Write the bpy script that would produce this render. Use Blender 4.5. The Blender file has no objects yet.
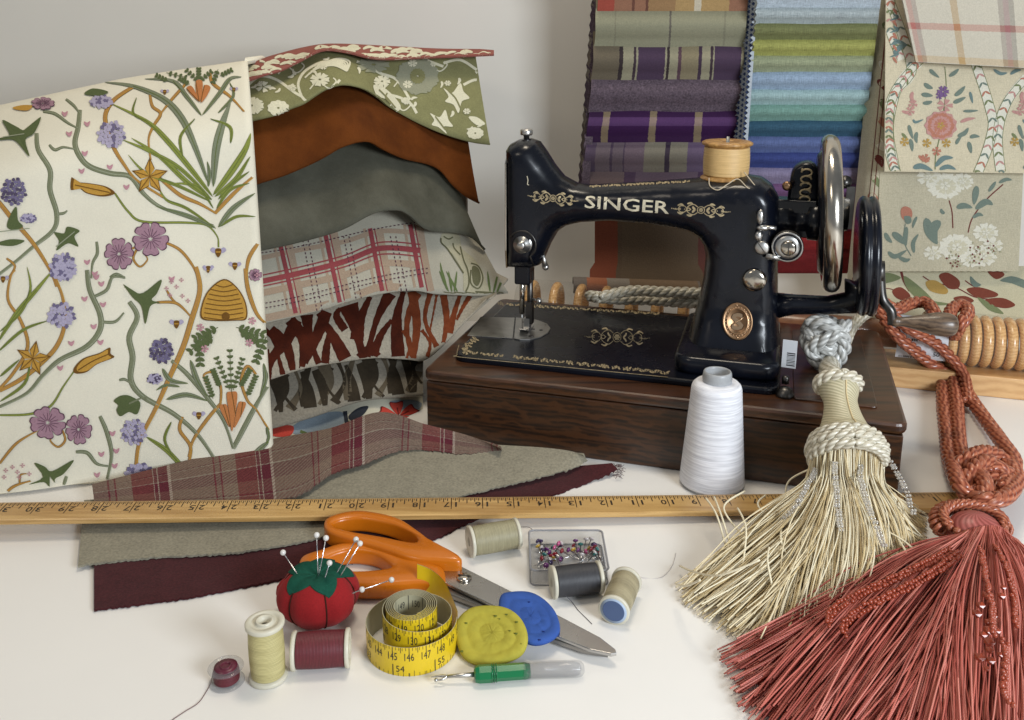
import bpy, math, random
import numpy as np
from mathutils import Vector, Matrix
from mathutils.bvhtree import BVHTree
from mathutils.geometry import delaunay_2d_cdt
rnd = random.Random(7)
S = 0.01                     # everything below is measured in centimetres
scene = bpy.context.scene
COL = scene.collection

# ------------------------------------------------------------------ camera
FPX, CAMH, PITCH, V0 = 900.0, 36.7, math.radians(13), 240.2   # V0: row of the lens axis (the picture is the lower part of a taller one)
cam_d = bpy.data.cameras.new('camera'); cam = bpy.data.objects.new('camera', cam_d); COL.objects.link(cam)
cam.location = (0, 0, CAMH*S); cam.rotation_euler = (math.radians(90)-PITCH, 0, 0)
cam_d.lens = 36*FPX/1024; cam_d.sensor_width = 36; cam_d.shift_y = -(360-V0)/1024; cam_d.clip_start = 0.01; cam_d.clip_end = 50
scene.camera = cam
scene.render.resolution_x = 1024; scene.render.resolution_y = 720
# ------------------------------------------------------------------ world, lamps, exposure
wd = bpy.data.worlds.new('World'); scene.world = wd; wd.use_nodes = True
bg = wd.node_tree.nodes['Background']; bg.inputs[0].default_value = (0.86, 0.93, 1.0, 1); bg.inputs[1].default_value = 0.24
def area(name, loc, target, size, power, color, sy=None):
    l = bpy.data.lights.new(name, 'AREA'); l.energy = power; l.color = color; l.size = size*S
    if sy: l.shape = 'RECTANGLE'; l.size_y = sy*S
    o = bpy.data.objects.new(name, l); COL.objects.link(o)
    o.location = Vector(loc)*S
    o.rotation_euler = (Vector(target)-Vector(loc)).to_track_quat('-Z', 'Y').to_euler()
    return o
area('ceiling_lamp', (10, 84, 150), (2, 74, 0), 44, 8.0, (1.0, 0.88, 0.70), 26)
area('window_light', (72, -30, 50), (8, 95, 16), 44, 15.5, (0.86, 0.93, 1.0), 32)
area('room_lamp', (-85, -20, 130), (-5, 80, 8), 40, 3.2, (1.0, 0.88, 0.72))
scene.view_settings.view_transform = 'Standard'; scene.view_settings.look = 'None'
scene.view_settings.exposure = 0.0; scene.view_settings.gamma = 1.0
scene.render.engine = 'CYCLES'

# ------------------------------------------------------------------ geometry of the view: pixel + depth -> point of the place (cm)
CC = Vector((0, 0, CAMH)); FW = Vector((0, math.cos(PITCH), -math.sin(PITCH))); UP = Vector((0, math.sin(PITCH), math.cos(PITCH)))
def ray(u, v): return FW + Vector((1, 0, 0))*((u-512)/FPX) + UP*((V0-v)/FPX)
def W(u, v, z=0.0):
    d = ray(u, v); return CC + d*((z-CAMH)/d.z)
def WY(u, v, Y):
    d = ray(u, v); return CC + d*(Y/d.y)
FL0 = Vector((-8.10, 77.25, 0)); E1 = Vector((0.9587, -0.2843, 0)); E2 = Vector((0.2843, 0.9587, 0))
MF = Matrix(((E1.x, E2.x, 0, FL0.x), (E1.y, E2.y, 0, FL0.y), (0, 0, 1, 0), (0, 0, 0, 1)))
def mp(u, v, t):                     # pixel on the machine's own plane t -> machine coordinates
    d = ray(u, v); n = E2; k = (FL0 + E2*t - CC).dot(n)/d.dot(n); q = CC + d*k - FL0
    return Vector((q.dot(E1), t, q.z))
def sc(x): return x/12.92 if x <= 0.04045 else ((x+0.055)/1.055)**2.4
def hx(h):
    h = h.lstrip('#'); return tuple(sc(int(h[i:i+2], 16)/255) for i in (0, 2, 4))

# ------------------------------------------------------------------ materials
MATS = {}
def newmat(name):
    m = bpy.data.materials.new(name); m.use_nodes = True
    nt = m.node_tree; b = nt.nodes['Principled BSDF']; return m, nt, b
def texco(nt, kind='Object', scale=(1, 1, 1), rot=(0, 0, 0)):
    t = nt.nodes.new('ShaderNodeTexCoord'); mp_ = nt.nodes.new('ShaderNodeMapping')
    mp_.inputs['Scale'].default_value = scale; mp_.inputs['Rotation'].default_value = rot
    nt.links.new(t.outputs[kind], mp_.inputs[0]); return mp_.outputs[0]
def noise(nt, vec, scale, detail=3, rough=0.6):
    n = nt.nodes.new('ShaderNodeTexNoise'); n.inputs['Scale'].default_value = scale
    n.inputs['Detail'].default_value = detail; n.inputs['Roughness'].default_value = rough
    nt.links.new(vec, n.inputs['Vector']); return n.outputs['Fac']
def mth(nt, op, a, b=None, c=None):
    n = nt.nodes.new('ShaderNodeMath'); n.operation = op
    for i, x in enumerate((a, b, c)):
        if x is None: continue
        if isinstance(x, (int, float)): n.inputs[i].default_value = x
        else: nt.links.new(x, n.inputs[i])
    return n.outputs[0]
def mixc(nt, fac, a, b, mode='MIX'):
    n = nt.nodes.new('ShaderNodeMix'); n.data_type = 'RGBA'; n.blend_type = mode
    for i, x in ((0, fac), (6, a), (7, b)):
        if isinstance(x, (int, float)): n.inputs[i].default_value = x
        elif isinstance(x, tuple): n.inputs[i].default_value = (*x[:3], 1)
        else: nt.links.new(x, n.inputs[i])
    return n.outputs[2]
def bump(nt, b, h, strength=0.3, dist=0.0005):
    n = nt.nodes.new('ShaderNodeBump'); n.inputs['Strength'].default_value = strength; n.inputs['Distance'].default_value = dist
    nt.links.new(h, n.inputs['Height']); nt.links.new(n.outputs[0], b.inputs['Normal'])
def ramp(nt, fac, stops, interp='LINEAR'):
    r = nt.nodes.new('ShaderNodeValToRGB'); r.color_ramp.interpolation = interp; e = r.color_ramp.elements
    while len(e) > 1: e.remove(e[-1])
    e[0].position = stops[0][0]; e[0].color = (*stops[0][1], 1)
    for p, c in stops[1:]:
        k = e.new(p); k.color = (*c, 1)
    nt.links.new(fac, r.inputs[0]); return r.outputs[0]
def desat(c, k):
    l = 0.3*c[0]+0.55*c[1]+0.15*c[2]; return tuple(x+(l-x)*k for x in c)
def dk(c, k): return tuple(x*k for x in c)
def mat(name, color, rough=0.5, metal=0.0, var=0.0, scale=60, bmp=0.0, bscale=None, coat=0.0, spec=0.5, trans=0.0, ior=1.45, sheen=0.0):
    if name in MATS: return MATS[name]
    m, nt, b = newmat(name); c = hx(color) if isinstance(color, str) else color
    b.inputs['Base Color'].default_value = (*c, 1); b.inputs['Roughness'].default_value = rough
    b.inputs['Metallic'].default_value = metal; b.inputs['Coat Weight'].default_value = coat; b.inputs['Coat Roughness'].default_value = 0.08
    b.inputs['Specular IOR Level'].default_value = spec; b.inputs['Transmission Weight'].default_value = trans; b.inputs['IOR'].default_value = ior
    b.inputs['Sheen Weight'].default_value = sheen
    if var or bmp:
        v = texco(nt); n = noise(nt, v, scale)
        if var:
            nt.links.new(ramp(nt, n, [(0.25, dk(c, 1-var)), (0.75, tuple(min(1, x*(1+var)) for x in c))]), b.inputs['Base Color'])
            nt.links.new(mth(nt, 'MULTIPLY_ADD', n, 0.25, max(0.02, rough-0.12)), b.inputs['Roughness'])
        if bmp: bump(nt, b, noise(nt, v, bscale or scale*2), bmp)
    MATS[name] = m; return m
def cloth(name, color, var=0.12, fine=900, bmp=0.25, sheen=0.0, mott=25, mvar=0.05, weave=0.0, rough=0.9):
    """woven or felted cloth: fine yarn noise, broad mottling, optional visible weave from the UVs (in cm)"""
    if name in MATS: return MATS[name]
    m, nt, b = newmat(name); c = desat(hx(color), 0.08) if isinstance(color, str) else color
    v = texco(nt); n = noise(nt, v, fine, 2); n2 = noise(nt, v, mott, 3)
    f = mth(nt, 'ADD', mth(nt, 'MULTIPLY', mth(nt, 'SUBTRACT', n, 0.5), 2*var*2), mth(nt, 'MULTIPLY', mth(nt, 'SUBTRACT', n2, 0.5), 2*mvar*2))
    h = n
    if weave:
        uv = texco(nt, 'UV'); sp = nt.nodes.new('ShaderNodeSeparateXYZ'); nt.links.new(uv, sp.inputs[0])
        na = noise(nt, texco(nt, 'UV', (14, 0.8, 1)), 1, 2); nb = noise(nt, texco(nt, 'UV', (0.8, 14, 1)), 1, 2)
        wv = mth(nt, 'SUBTRACT', mth(nt, 'ADD', na, nb), 1.0)
        f = mth(nt, 'ADD', f, mth(nt, 'MULTIPLY', wv, weave*2))
        h = mth(nt, 'ADD', n, wv)
    g = mth(nt, 'ADD', f, 1.0)
    cc = nt.nodes.new('ShaderNodeCombineColor')
    for i in range(3): nt.links.new(mth(nt, 'MULTIPLY', g, c[i]), cc.inputs[i])
    nt.links.new(cc.outputs[0], b.inputs['Base Color'])
    b.inputs['Roughness'].default_value = rough; b.inputs['Sheen Weight'].default_value = sheen*0.2; b.inputs['Sheen Roughness'].default_value = 0.5
    b.inputs['Specular IOR Level'].default_value = 0.15
    bump(nt, b, h, bmp, 0.0004)
    b2 = nt.nodes.new('ShaderNodeBump'); b2.inputs['Strength'].default_value = 0.35; b2.inputs['Distance'].default_value = 0.0035
    nt.links.new(noise(nt, v, 28, 2, 0.45), b2.inputs['Height']); fn_ = b.inputs['Normal'].links[0].from_node; nt.links.new(b2.outputs[0], fn_.inputs['Normal'])
    MATS[name] = m; return m
def velvet(name, color, hi, scale=18):
    m, nt, b = newmat(name); c = hx(color); h = hx(hi)
    v = texco(nt, 'Object', (1, 1, 1)); n = noise(nt, v, scale, 5, 0.65); n3 = noise(nt, v, 1100, 2)
    col = mixc(nt, mth(nt, 'MULTIPLY', mth(nt, 'SUBTRACT', n, 0.3), 1.6), c, h)
    col = mixc(nt, mth(nt, 'MULTIPLY', n3, 0.35), col, dk(c, 0.5))
    nt.links.new(col, b.inputs['Base Color']); b.inputs['Roughness'].default_value = 0.85
    b.inputs['Sheen Weight'].default_value = 0.22; b.inputs['Sheen Roughness'].default_value = 0.35; b.inputs['Sheen Tint'].default_value = (*h, 1)
    b.inputs['Specular IOR Level'].default_value = 0.1
    bump(nt, b, n3, 0.4, 0.0006); return m
def plaid(name, warp, weft, pu, pv, fac=0.5, var=0.2, twill=0.0, off=(0, 0), fine=700):
    """cloth whose stripes run in the warp and weft; positions 0..1 of a period given in cm"""
    m, nt, b = newmat(name)
    sp = nt.nodes.new('ShaderNodeSeparateXYZ'); nt.links.new(texco(nt, 'UV'), sp.inputs[0])
    wob = noise(nt, texco(nt), 300, 2)
    a = mth(nt, 'FRACT', mth(nt, 'ADD', mth(nt, 'MULTIPLY_ADD', sp.outputs[0], 1/pu, off[0]+20), mth(nt, 'MULTIPLY', wob, 0.012)))
    d = mth(nt, 'FRACT', mth(nt, 'ADD', mth(nt, 'MULTIPLY_ADD', sp.outputs[1], 1/pv, off[1]+20), mth(nt, 'MULTIPLY', wob, 0.012)))
    ca = ramp(nt, a, [(p, hx(c)) for p, c in warp], 'CONSTANT'); cb = ramp(nt, d, [(p, hx(c)) for p, c in weft], 'CONSTANT')
    if twill:
        tw = mth(nt, 'FRACT', mth(nt, 'MULTIPLY', mth(nt, 'ADD', sp.outputs[0], sp.outputs[1]), twill))
        fac = mth(nt, 'MULTIPLY_ADD', mth(nt, 'GREATER_THAN', tw, 0.5), 0.4, 0.3)
    col = mixc(nt, fac, ca, cb)
    n = noise(nt, texco(nt), fine, 2)
    col = mixc(nt, 1.0, col, ramp(nt, n, [(0.3, (1-var,)*3), (0.7, (1+0*var,)*3)]), 'MULTIPLY')
    nt.links.new(col, b.inputs['Base Color']); b.inputs['Roughness'].default_value = 0.9; b.inputs['Specular IOR Level'].default_value = 0.15
    b.inputs['Sheen Weight'].default_value = 0.0
    bump(nt, b, n, 0.35, 0.0005); MATS[name] = m; return m
def wood(name, dark, light, scale=1.0, rough=0.35, axis=(1, 9, 9), coat=0.3, rays=0.0):
    m, nt, b = newmat(name)
    v = texco(nt, 'Object', tuple(a*scale for a in axis)); n = noise(nt, v, 12, 6, 0.7)
    w = nt.nodes.new('ShaderNodeTexWave'); w.inputs['Scale'].default_value = 5; w.inputs['Distortion'].default_value = 7; w.inputs['Detail'].default_value = 4
    w.inputs['Detail Scale'].default_value = 2.0; w.bands_direction = 'Z'; nt.links.new(v, w.inputs['Vector'])
    f = mth(nt, 'ADD', mth(nt, 'MULTIPLY', n, 0.8), mth(nt, 'MULTIPLY', w.outputs['Fac'], 0.3))
    if rays:
        r = nt.nodes.new('ShaderNodeTexWave'); r.inputs['Scale'].default_value = 26; r.inputs['Distortion'].default_value = 9; r.inputs['Detail'].default_value = 3
        r.inputs['Detail Scale'].default_value = 1.2; r.bands_direction = 'DIAGONAL'; nt.links.new(texco(nt, 'Object', (1, 1, 1.6), (0, 0.5, 0)), r.inputs['Vector'])
        f = mth(nt, 'ADD', f, mth(nt, 'MULTIPLY', mth(nt, 'POWER', r.outputs['Fac'], 4), rays))
    col = ramp(nt, f, [(0.3, hx(dark)), (0.85, hx(light))])
    nt.links.new(col, b.inputs['Base Color']); b.inputs['Roughness'].default_value = rough
    b.inputs['Coat Weight'].default_value = coat; b.inputs['Coat Roughness'].default_value = 0.25
    bump(nt, b, f, 0.15, 0.0004); MATS[name] = m; return m
def satin(name, color, hi=None, lines=0.0, rough=0.35, sheen=0.3):
    """yarn: UV.y runs round the strand, UV.x along it; slanted plies"""
    m, nt, b = newmat(name); c = hx(color)
    sp = nt.nodes.new('ShaderNodeSeparateXYZ'); nt.links.new(texco(nt, 'UV'), sp.inputs[0])
    a = mth(nt, 'FRACT', mth(nt, 'ADD', mth(nt, 'MULTIPLY', sp.outputs[0], lines or 6.0), mth(nt, 'MULTIPLY', sp.outputs[1], 4.0)))
    tri = mth(nt, 'ABSOLUTE', mth(nt, 'MULTIPLY_ADD', a, 2, -1))
    n = noise(nt, texco(nt), 90, 3)
    col = mixc(nt, tri, dk(c, 0.8), hx(hi) if hi else tuple(min(1, x*1.25) for x in c))
    col = mixc(nt, mth(nt, 'MULTIPLY', n, 0.3), col, dk(c, 0.7))
    nt.links.new(col, b.inputs['Base Color']); b.inputs['Roughness'].default_value = rough
    bump(nt, b, tri, 0.3, 0.0003); MATS[name] = m; return m

# ------------------------------------------------------------------ mesh builder (centimetres, place coordinates)
def spline(pts, n=8, closed=False):
    """Catmull-Rom through tuples of any length"""
    P = [np.array(p, float) for p in pts]; out = []
    m = len(P); rng = range(m if closed else m-1)
    for i in rng:
        if closed: a, b, c, d = P[(i-1) % m], P[i], P[(i+1) % m], P[(i+2) % m]
        else: a, b, c, d = P[max(i-1, 0)], P[i], P[i+1], P[min(i+2, m-1)]
        for k in range(n):
            t = k/n; out.append(0.5*((2*b)+(c-a)*t+(2*a-5*b+4*c-d)*t*t+(3*b-a-3*c+d)*t**3))
    if not closed: out.append(P[-1])
    return out
def resample(pts, n, closed=False):
    P = np.array([list(p) for p in pts], float)
    if closed: P = np.vstack([P, P[:1]])
    L = np.concatenate([[0], np.cumsum(np.linalg.norm(np.diff(P, axis=0), axis=1))])
    t = np.linspace(0, L[-1], n, endpoint=not closed)
    return np.stack([np.interp(t, L, P[:, k]) for k in range(P.shape[1])], 1)
class MB:
    def __init__(s): s.v = []; s.f = []; s.m = []; s.uv = []; s.sm = []
    def add(s, verts, faces, mi=0, uvs=None, T=None, smooth=True):
        o = len(s.v)
        s.v += [tuple(T @ Vector(p)) if T else tuple(p) for p in verts]
        for f in faces:
            s.f.append([i+o for i in f]); s.m.append(mi); s.sm.append(smooth)
            s.uv.append([uvs[i] for i in f] if uvs is not None else [(0, 0)]*len(f))
        return s
    def box(s, a, b, mi=0, T=None):
        (x0, y0, z0), (x1, y1, z1) = a, b
        return s.add([(x, y, z) for z in (z0, z1) for x, y in ((x0, y0), (x1, y0), (x1, y1), (x0, y1))],
              [(3, 2, 1, 0), (4, 5, 6, 7), (0, 1, 5, 4), (1, 2, 6, 5), (2, 3, 7, 6), (3, 0, 4, 7)], mi, None, T, False)
    def grid(s, G, mi=0, uv=None, closed_u=False, closed_v=False, smooth=True, T=None):
        n, m = len(G), len(G[0]); V = [tuple(p) for r in G for p in r]; F = []
        for i in range(n if closed_u else n-1):
            for j in range(m if closed_v else m-1):
                F.append((i*m+j, i*m+(j+1) % m, ((i+1) % n)*m+(j+1) % m, ((i+1) % n)*m+j))
        U = [tuple(p) for r in uv for p in r] if uv is not None else None
        return s.add(V, F, mi, U, T, smooth)
    def lathe(s, prof, T=None, seg=32, mi=0, sx=1, sy=1, smooth=True):
        V = []; F = []; U = []
        for k, (r, z) in enumerate(prof):
            for i in range(seg):
                a = 2*math.pi*i/seg; V.append((r*math.cos(a)*sx, r*math.sin(a)*sy, z)); U.append((i/seg*8, z))
        n = len(prof)
        for k in range(n-1):
            for i in range(seg):
                j = (i+1) % seg; F.append((k*seg+i, k*seg+j, (k+1)*seg+j, (k+1)*seg+i))
        if prof[0][0] > 1e-6: F.append(tuple(range(seg))[::-1])
        if prof[-1][0] > 1e-6: F.append(tuple((n-1)*seg+i for i in range(seg)))
        return s.add(V, F, mi, U, T, smooth)
    def tube(s, path, r, seg=10, mi=0, closed=False, cap=True, T=None):
        P = [Vector(p) for p in path]; n = len(P)
        R = r if hasattr(r, '__len__') else [r]*n
        V = []; F = []; U = []; up = None; L = 0
        for i in range(n):
            if closed: d = P[(i+1) % n]-P[i-1]
            else: d = P[min(i+1, n-1)]-P[max(i-1, 0)]
            d = d.normalized() if d.length > 1e-9 else Vector((0, 0, 1))
            if up is None:
                up = Vector((0, 0, 1)) if abs(d.z) < 0.9 else Vector((1, 0, 0))
            x = d.cross(up).normalized(); up = x.cross(d).normalized()
            if i: L += (P[i]-P[i-1]).length
            for k in range(seg):
                a = 2*math.pi*k/seg; V.append(P[i]+(x*math.cos(a)+up*math.sin(a))*R[i]); U.append((L, k/seg))
        for i in range(n if closed else n-1):
            i2 = (i+1) % n
            for k in range(seg): k2 = (k+1) % seg; F.append((i*seg+k, i2*seg+k, i2*seg+k2, i*seg+k2))
        if cap and not closed: F.append(tuple(range(seg))); F.append(tuple((n-1)*seg+k for k in range(seg))[::-1])
        return s.add(V, F, mi, U, T, True)
    def prism(s, poly, z0, z1, T=None, mi=0, bev=0.0, smooth=False):
        """outline in local xy, extruded in z; bev rounds the rims"""
        P = np.array([p[:2] for p in poly], float); n = len(P)
        A = 0.5*sum(P[i][0]*P[(i+1) % n][1]-P[(i+1) % n][0]*P[i][1] for i in range(n))
        if A < 0: P = P[::-1]
        nx = []
        for i in range(n):
            t = P[(i+1) % n]-P[i-1]; t /= (np.linalg.norm(t)+1e-9); nx.append((-t[1], t[0]))
        nx = np.array(nx)
        lv = [(0, z0), (0, z1)] if not bev else [(bev, z0), (bev*0.3, z0+bev*0.3), (0, z0+bev), (0, z1-bev), (bev*0.3, z1-bev*0.3), (bev, z1)]
        V = []; F = []
        for ins, z in lv:
            for q in P+nx*ins: V.append((q[0], q[1], z))
        for k in range(len(lv)-1):
            for i in range(n): j = (i+1) % n; F.append((k*n+i, k*n+j, (k+1)*n+j, (k+1)*n+i))
        F.append(tuple(range(n))[::-1]); F.append(tuple((len(lv)-1)*n+i for i in range(n)))
        return s.add(V, F, mi, None, T, smooth)
    def ball(s, c, r, mi=0, seg=12, squash=(1, 1, 1)):
        G = []
        pr = [(max(1e-7, math.sin(math.pi*k/(seg//2))), -math.cos(math.pi*k/(seg//2))) for k in range(seg//2+1)]
        T = Matrix.Translation(c) @ Matrix.Diagonal((r*squash[0], r*squash[1], r*squash[2], 1))
        return s.lathe([(0, -1)]+pr[1:-1]+[(0, 1)], T, seg, mi)
    def obj(s, name, mats, parent=None, **k):
        return link(name, s, mats, parent, **k)
ORIG = {}
def link(name, mb, mats, parent=None, label=None, cat=None, group=None, kind=None, bevel=0, local=False, origin=None):
    me = bpy.data.meshes.new(name)
    if parent is not None: base = ORIG[parent.name]
    else:
        if origin is None and not local:
            a = np.array(mb.v); origin = Vector(((a[:, 0].min()+a[:, 0].max())/2, (a[:, 1].min()+a[:, 1].max())/2, a[:, 2].min()))
        base = origin if origin is not None else Vector((0, 0, 0))
    b = Vector((0, 0, 0)) if local else base
    me.from_pydata([((v[0]-b.x)*S, (v[1]-b.y)*S, (v[2]-b.z)*S) for v in mb.v], [], mb.f)
    for m in (mats if isinstance(mats, (list, tuple)) else [mats]): me.materials.append(m)
    me.polygons.foreach_set('material_index', mb.m); me.polygons.foreach_set('use_smooth', mb.sm)
    uvl = me.uv_layers.new(name='UVMap'); flat = [c for f in mb.uv for p in f for c in (p[0], p[1])]
    uvl.data.foreach_set('uv', flat); me.update()
    o = bpy.data.objects.new(name, me); COL.objects.link(o)
    if parent is not None: o.parent = parent
    else: o.location = base*S
    ORIG[o.name] = base
    if bevel:
        bm_ = o.modifiers.new('bevel', 'BEVEL'); bm_.width = bevel*S; bm_.segments = 3; bm_.limit_method = 'ANGLE'; bm_.angle_limit = math.radians(40)
    tag(o, label, cat, group, kind); return o
def tag(o, label=None, cat=None, group=None, kind=None):
    for k, v in (('label', label), ('category', cat), ('group', group), ('kind', kind)):
        if v: o[k] = v
    return o
def thing(name, label, cat, loc, group=None):
    o = bpy.data.objects.new(name, None); COL.objects.link(o); o.location = Vector(loc)*S; o.empty_display_size = 0.01
    ORIG[o.name] = Vector(loc); return tag(o, label, cat, group)
def axis_frame(o, z, x=None):
    z = Vector(z).normalized(); x = Vector(x) if x else (Vector((0, 0, 1)) if abs(z.z) < 0.9 else Vector((1, 0, 0)))
    x = (x - z*x.dot(z)).normalized(); y = z.cross(x)
    return Matrix(((x.x, y.x, z.x, o[0]), (x.y, y.y, z.y, o[1]), (x.z, y.z, z.z, o[2]), (0, 0, 0, 1)))
def thick(mb, G, th, mi=0, uv=None, mi_back=None):
    """a sheet of cloth with real thickness; returns front faces for printing on"""
    n, m = len(G), len(G[0]); A = np.array([[list(p) for p in r] for r in G], float)
    du = np.gradient(A, axis=0); dv = np.gradient(A, axis=1); N = np.cross(du, dv); N /= (np.linalg.norm(N, axis=2, keepdims=True)+1e-9)
    c = np.array(CC); flip = np.sign(np.sum(N*(c-A), axis=2).mean()) or 1; N *= flip
    B = A-N*th
    if uv is None:
        su = np.concatenate([[0], np.cumsum(np.linalg.norm(np.diff(A[n//2], axis=0), axis=1))]); sv = np.concatenate([[0], np.cumsum(np.linalg.norm(np.diff(A[:, m//2], axis=0), axis=1))])
        uv = [[(su[j], sv[i]) for j in range(m)] for i in range(n)]
    mb.grid(A, mi, uv); mb.grid(B, mi if mi_back is None else mi_back, uv)
    for a, b, t in ((A[0], B[0], uv[0]), (A[-1], B[-1], uv[-1])): mb.grid([a, b], mi, [t, t])
    for j in (0, -1):
        t = [r[j] for r in uv]; mb.grid([A[:, j], B[:, j]], mi, [t, t])
    return A, N
class Print:
    """a printed design lying in the skin of a cloth or an enamelled surface"""
    def __init__(s, mb, grids=None, verts=None, faces=None, eps=0.02):
        if grids is not None:
            verts = []; faces = []
            for A in grids:
                o = len(verts); n, m = A.shape[:2]; verts += [tuple(p) for r in A for p in r]
                faces += [(o+i*m+j, o+i*m+j+1, o+(i+1)*m+j+1, o+(i+1)*m+j) for i in range(n-1) for j in range(m-1)]
        s.b = BVHTree.FromPolygons([Vector(v) for v in verts], faces); s.mb = mb; s.eps = eps; s.k = 0; s.map = lambda x, y: (x, y)
    def hit(s, x, y, lay):
        u, v = s.map(x, y); d = ray(u, v).normalized(); l, n, i, t = s.b.ray_cast(CC, d)
        if l is None: return None
        if n.dot(d) > 0: n = -n
        return l + n*(s.eps*(1+lay*0.6)+s.k*0.00006)
    def poly(s, pts, mi, lay=0, ctr=None):
        s.k += 1
        cx = sum(p[0] for p in pts)/len(pts); cy = sum(p[1] for p in pts)/len(pts)
        if ctr: cx, cy = ctr
        c = s.hit(cx, cy, lay)
        if c is None: return
        for a, b in zip(pts, pts[1:]+pts[:1]):
            ma = ((a[0]+cx)/2, (a[1]+cy)/2); mb_ = ((b[0]+cx)/2, (b[1]+cy)/2)
            A, B, A2, B2 = s.hit(*a, lay), s.hit(*b, lay), s.hit(*ma, lay), s.hit(*mb_, lay)
            if None in (A, B, A2, B2): continue
            s.mb.add([A, B, B2, A2, c], [(0, 1, 2, 3), (3, 2, 4)], mi)
    def blob(s, pts, mi, lay=0, n=4): s.poly([tuple(p) for p in spline(pts, n, True)], mi, lay)
    def stroke(s, pts, w, mi, lay=0, n=6):
        s.k += 1; P = spline(pts, n); m = len(P); prev = None
        for i, p in enumerate(P):
            d = P[min(i+1, m-1)]-P[max(i-1, 0)]; L = math.hypot(d[0], d[1]) or 1; t = i/(m-1)
            ww = (w(t) if callable(w) else w)/2; nx, ny = -d[1]/L*ww, d[0]/L*ww
            a = s.hit(p[0]+nx, p[1]+ny, lay); b = s.hit(p[0]-nx, p[1]-ny, lay)
            cur = (a, b) if a is not None and b is not None else None
            if prev and cur and (prev[0]-cur[0]).length < 3: s.mb.add([prev[0], prev[1], cur[1], cur[0]], [(0, 1, 2, 3)], mi)
            prev = cur
    def leaf(s, pts, w, mi, lay=0): s.stroke(pts, lambda t: 0.8+w*math.sin(math.pi*min(1, t**0.8))**0.8, mi, lay)
    def vine(s, pts, w, mi, mo=None, lay=0):
        s.stroke(pts, lambda t: w*(0.55+0.45*math.sin(math.pi*min(1, 0.15+t))), mi, lay)
        if mo is not None: s.stroke([(p[0]+w*0.32, p[1]+w*0.1) for p in pts], w*0.22, mo, lay+1)
    def flower(s, c, r, n, mi, mo=None, lay=1, rot=0.0, sq=1.0):
        for k in range(n):
            a = rot+2*math.pi*k/n
            q = [(c[0]+rr*r*math.cos(a+da), c[1]+rr*r*math.sin(a+da)*sq) for rr, da in ((0.1, 0), (0.6, -0.42), (0.98, -0.3), (0.9, 0), (1.0, 0.3), (0.62, 0.42))]
            if mo is not None: s.blob([(c[0]+(x-c[0])*1.08, c[1]+(y-c[1])*1.08) for x, y in q], mo, lay)
            s.blob(q, mi, lay+1)
            if mo is not None: s.stroke([c, (c[0]+0.6*r*math.cos(a), c[1]+0.6*r*math.sin(a)*sq)], r*0.06, mo, lay+2, 2)
    def pom(s, c, rx, ry, ml, md, lay=1, seed=1):
        q = random.Random(seed); n = 46
        for i in range(n):
            a = i*2.39996; rr = math.sqrt((i+0.5)/n); x = c[0]+rx*rr*math.cos(a); y = c[1]+ry*rr*math.sin(a); e = rx*0.17
            s.poly([(x+e*math.cos(t+a)*q.uniform(0.7, 1.25), y+e*math.sin(t+a)*q.uniform(0.7, 1.25)) for t in (0, 1.2, 2.5, 3.8, 5.0)], md if q.random() < 0.36 else ml, lay+(i % 2))
    def sprig(s, a, b, n, w, mi, L=None, lay=1):
        a = Vector(a); b = Vector(b); d = (b-a); L = L or d.length/n*1.3; d.normalize(); nn = Vector((-d.y, d.x))
        s.stroke([tuple(a), tuple(b)], w*0.25, mi, lay, 3)
        for k in range(n):
            p = a.lerp(b, (k+0.6)/n)
            for sg in (1, -1):
                q = p+(nn*sg*0.8+d*0.6)*L; s.leaf([tuple(p), tuple(p.lerp(q, 0.5)+d*0.1*L), tuple(q)], w, mi, lay)
    def text(s, string, p0, p1, h, mi, lay=1, bold=0.0):
        vs, fs, wdt = text_mesh(string, bold); p0 = Vector(p0); p1 = Vector(p1); d = (p1-p0)/wdt; n = Vector((d.y, -d.x)).normalized()*h
        tri = []
        for f in fs:
            for i in range(1, len(f)-1): tri.append([vs[f[0]], vs[f[i]], vs[f[i+1]]])
        for _ in range(2):
            nt_ = []
            for a, b, c in tri:
                ab, bc, ca = [((p[0]+q[0])/2, (p[1]+q[1])/2) for p, q in ((a, b), (b, c), (c, a))]
                nt_ += [[a, ab, ca], [ab, b, bc], [ca, bc, c], [ab, bc, ca]]
            tri = nt_
        for t in tri:
            V = [s.hit(*(p0+d*x+n*y), lay) for x, y in t]
            if None not in V: s.mb.add(V, [(0, 1, 2)], mi)
_T = {}
def text_mesh(string, bold=0.0):
    """glyph outlines of the built-in font; height of a capital = 1; returns verts, faces, width"""
    if (string, bold) in _T: return _T[(string, bold)]
    cu = bpy.data.curves.new('t', 'FONT'); cu.body = string; cu.size = 1.0; cu.offset = bold; cu.resolution_u = 2
    o = bpy.data.objects.new('t', cu); COL.objects.link(o)
    me = bpy.data.meshes.new_from_object(o.evaluated_get(bpy.context.evaluated_depsgraph_get()))
    vs = np.array([v.co[:2] for v in me.vertices]); fs = [tuple(p.vertices) for p in me.polygons]
    x0, x1 = vs[:, 0].min(), vs[:, 0].max(); y0, y1 = vs[:, 1].min(), vs[:, 1].max()
    vs = [((x-x0), (y-y0)/(y1-y0)) for x, y in vs]; w = x1-x0
    bpy.data.objects.remove(o); bpy.data.curves.remove(cu); bpy.data.meshes.remove(me)
    _T[(string, bold)] = (vs, fs, w); return _T[(string, bold)]
def add_text(mb, string, fn, h, wd_, mi, bold=0.01):
    """fn maps (x, y) in cm, centred on the text, to a point"""
    vs, fs, w = text_mesh(string, bold)
    mb.add([fn((x-w/2)*wd_/w, (y-0.5)*h) for x, y in vs], fs, mi, smooth=False)
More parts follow.
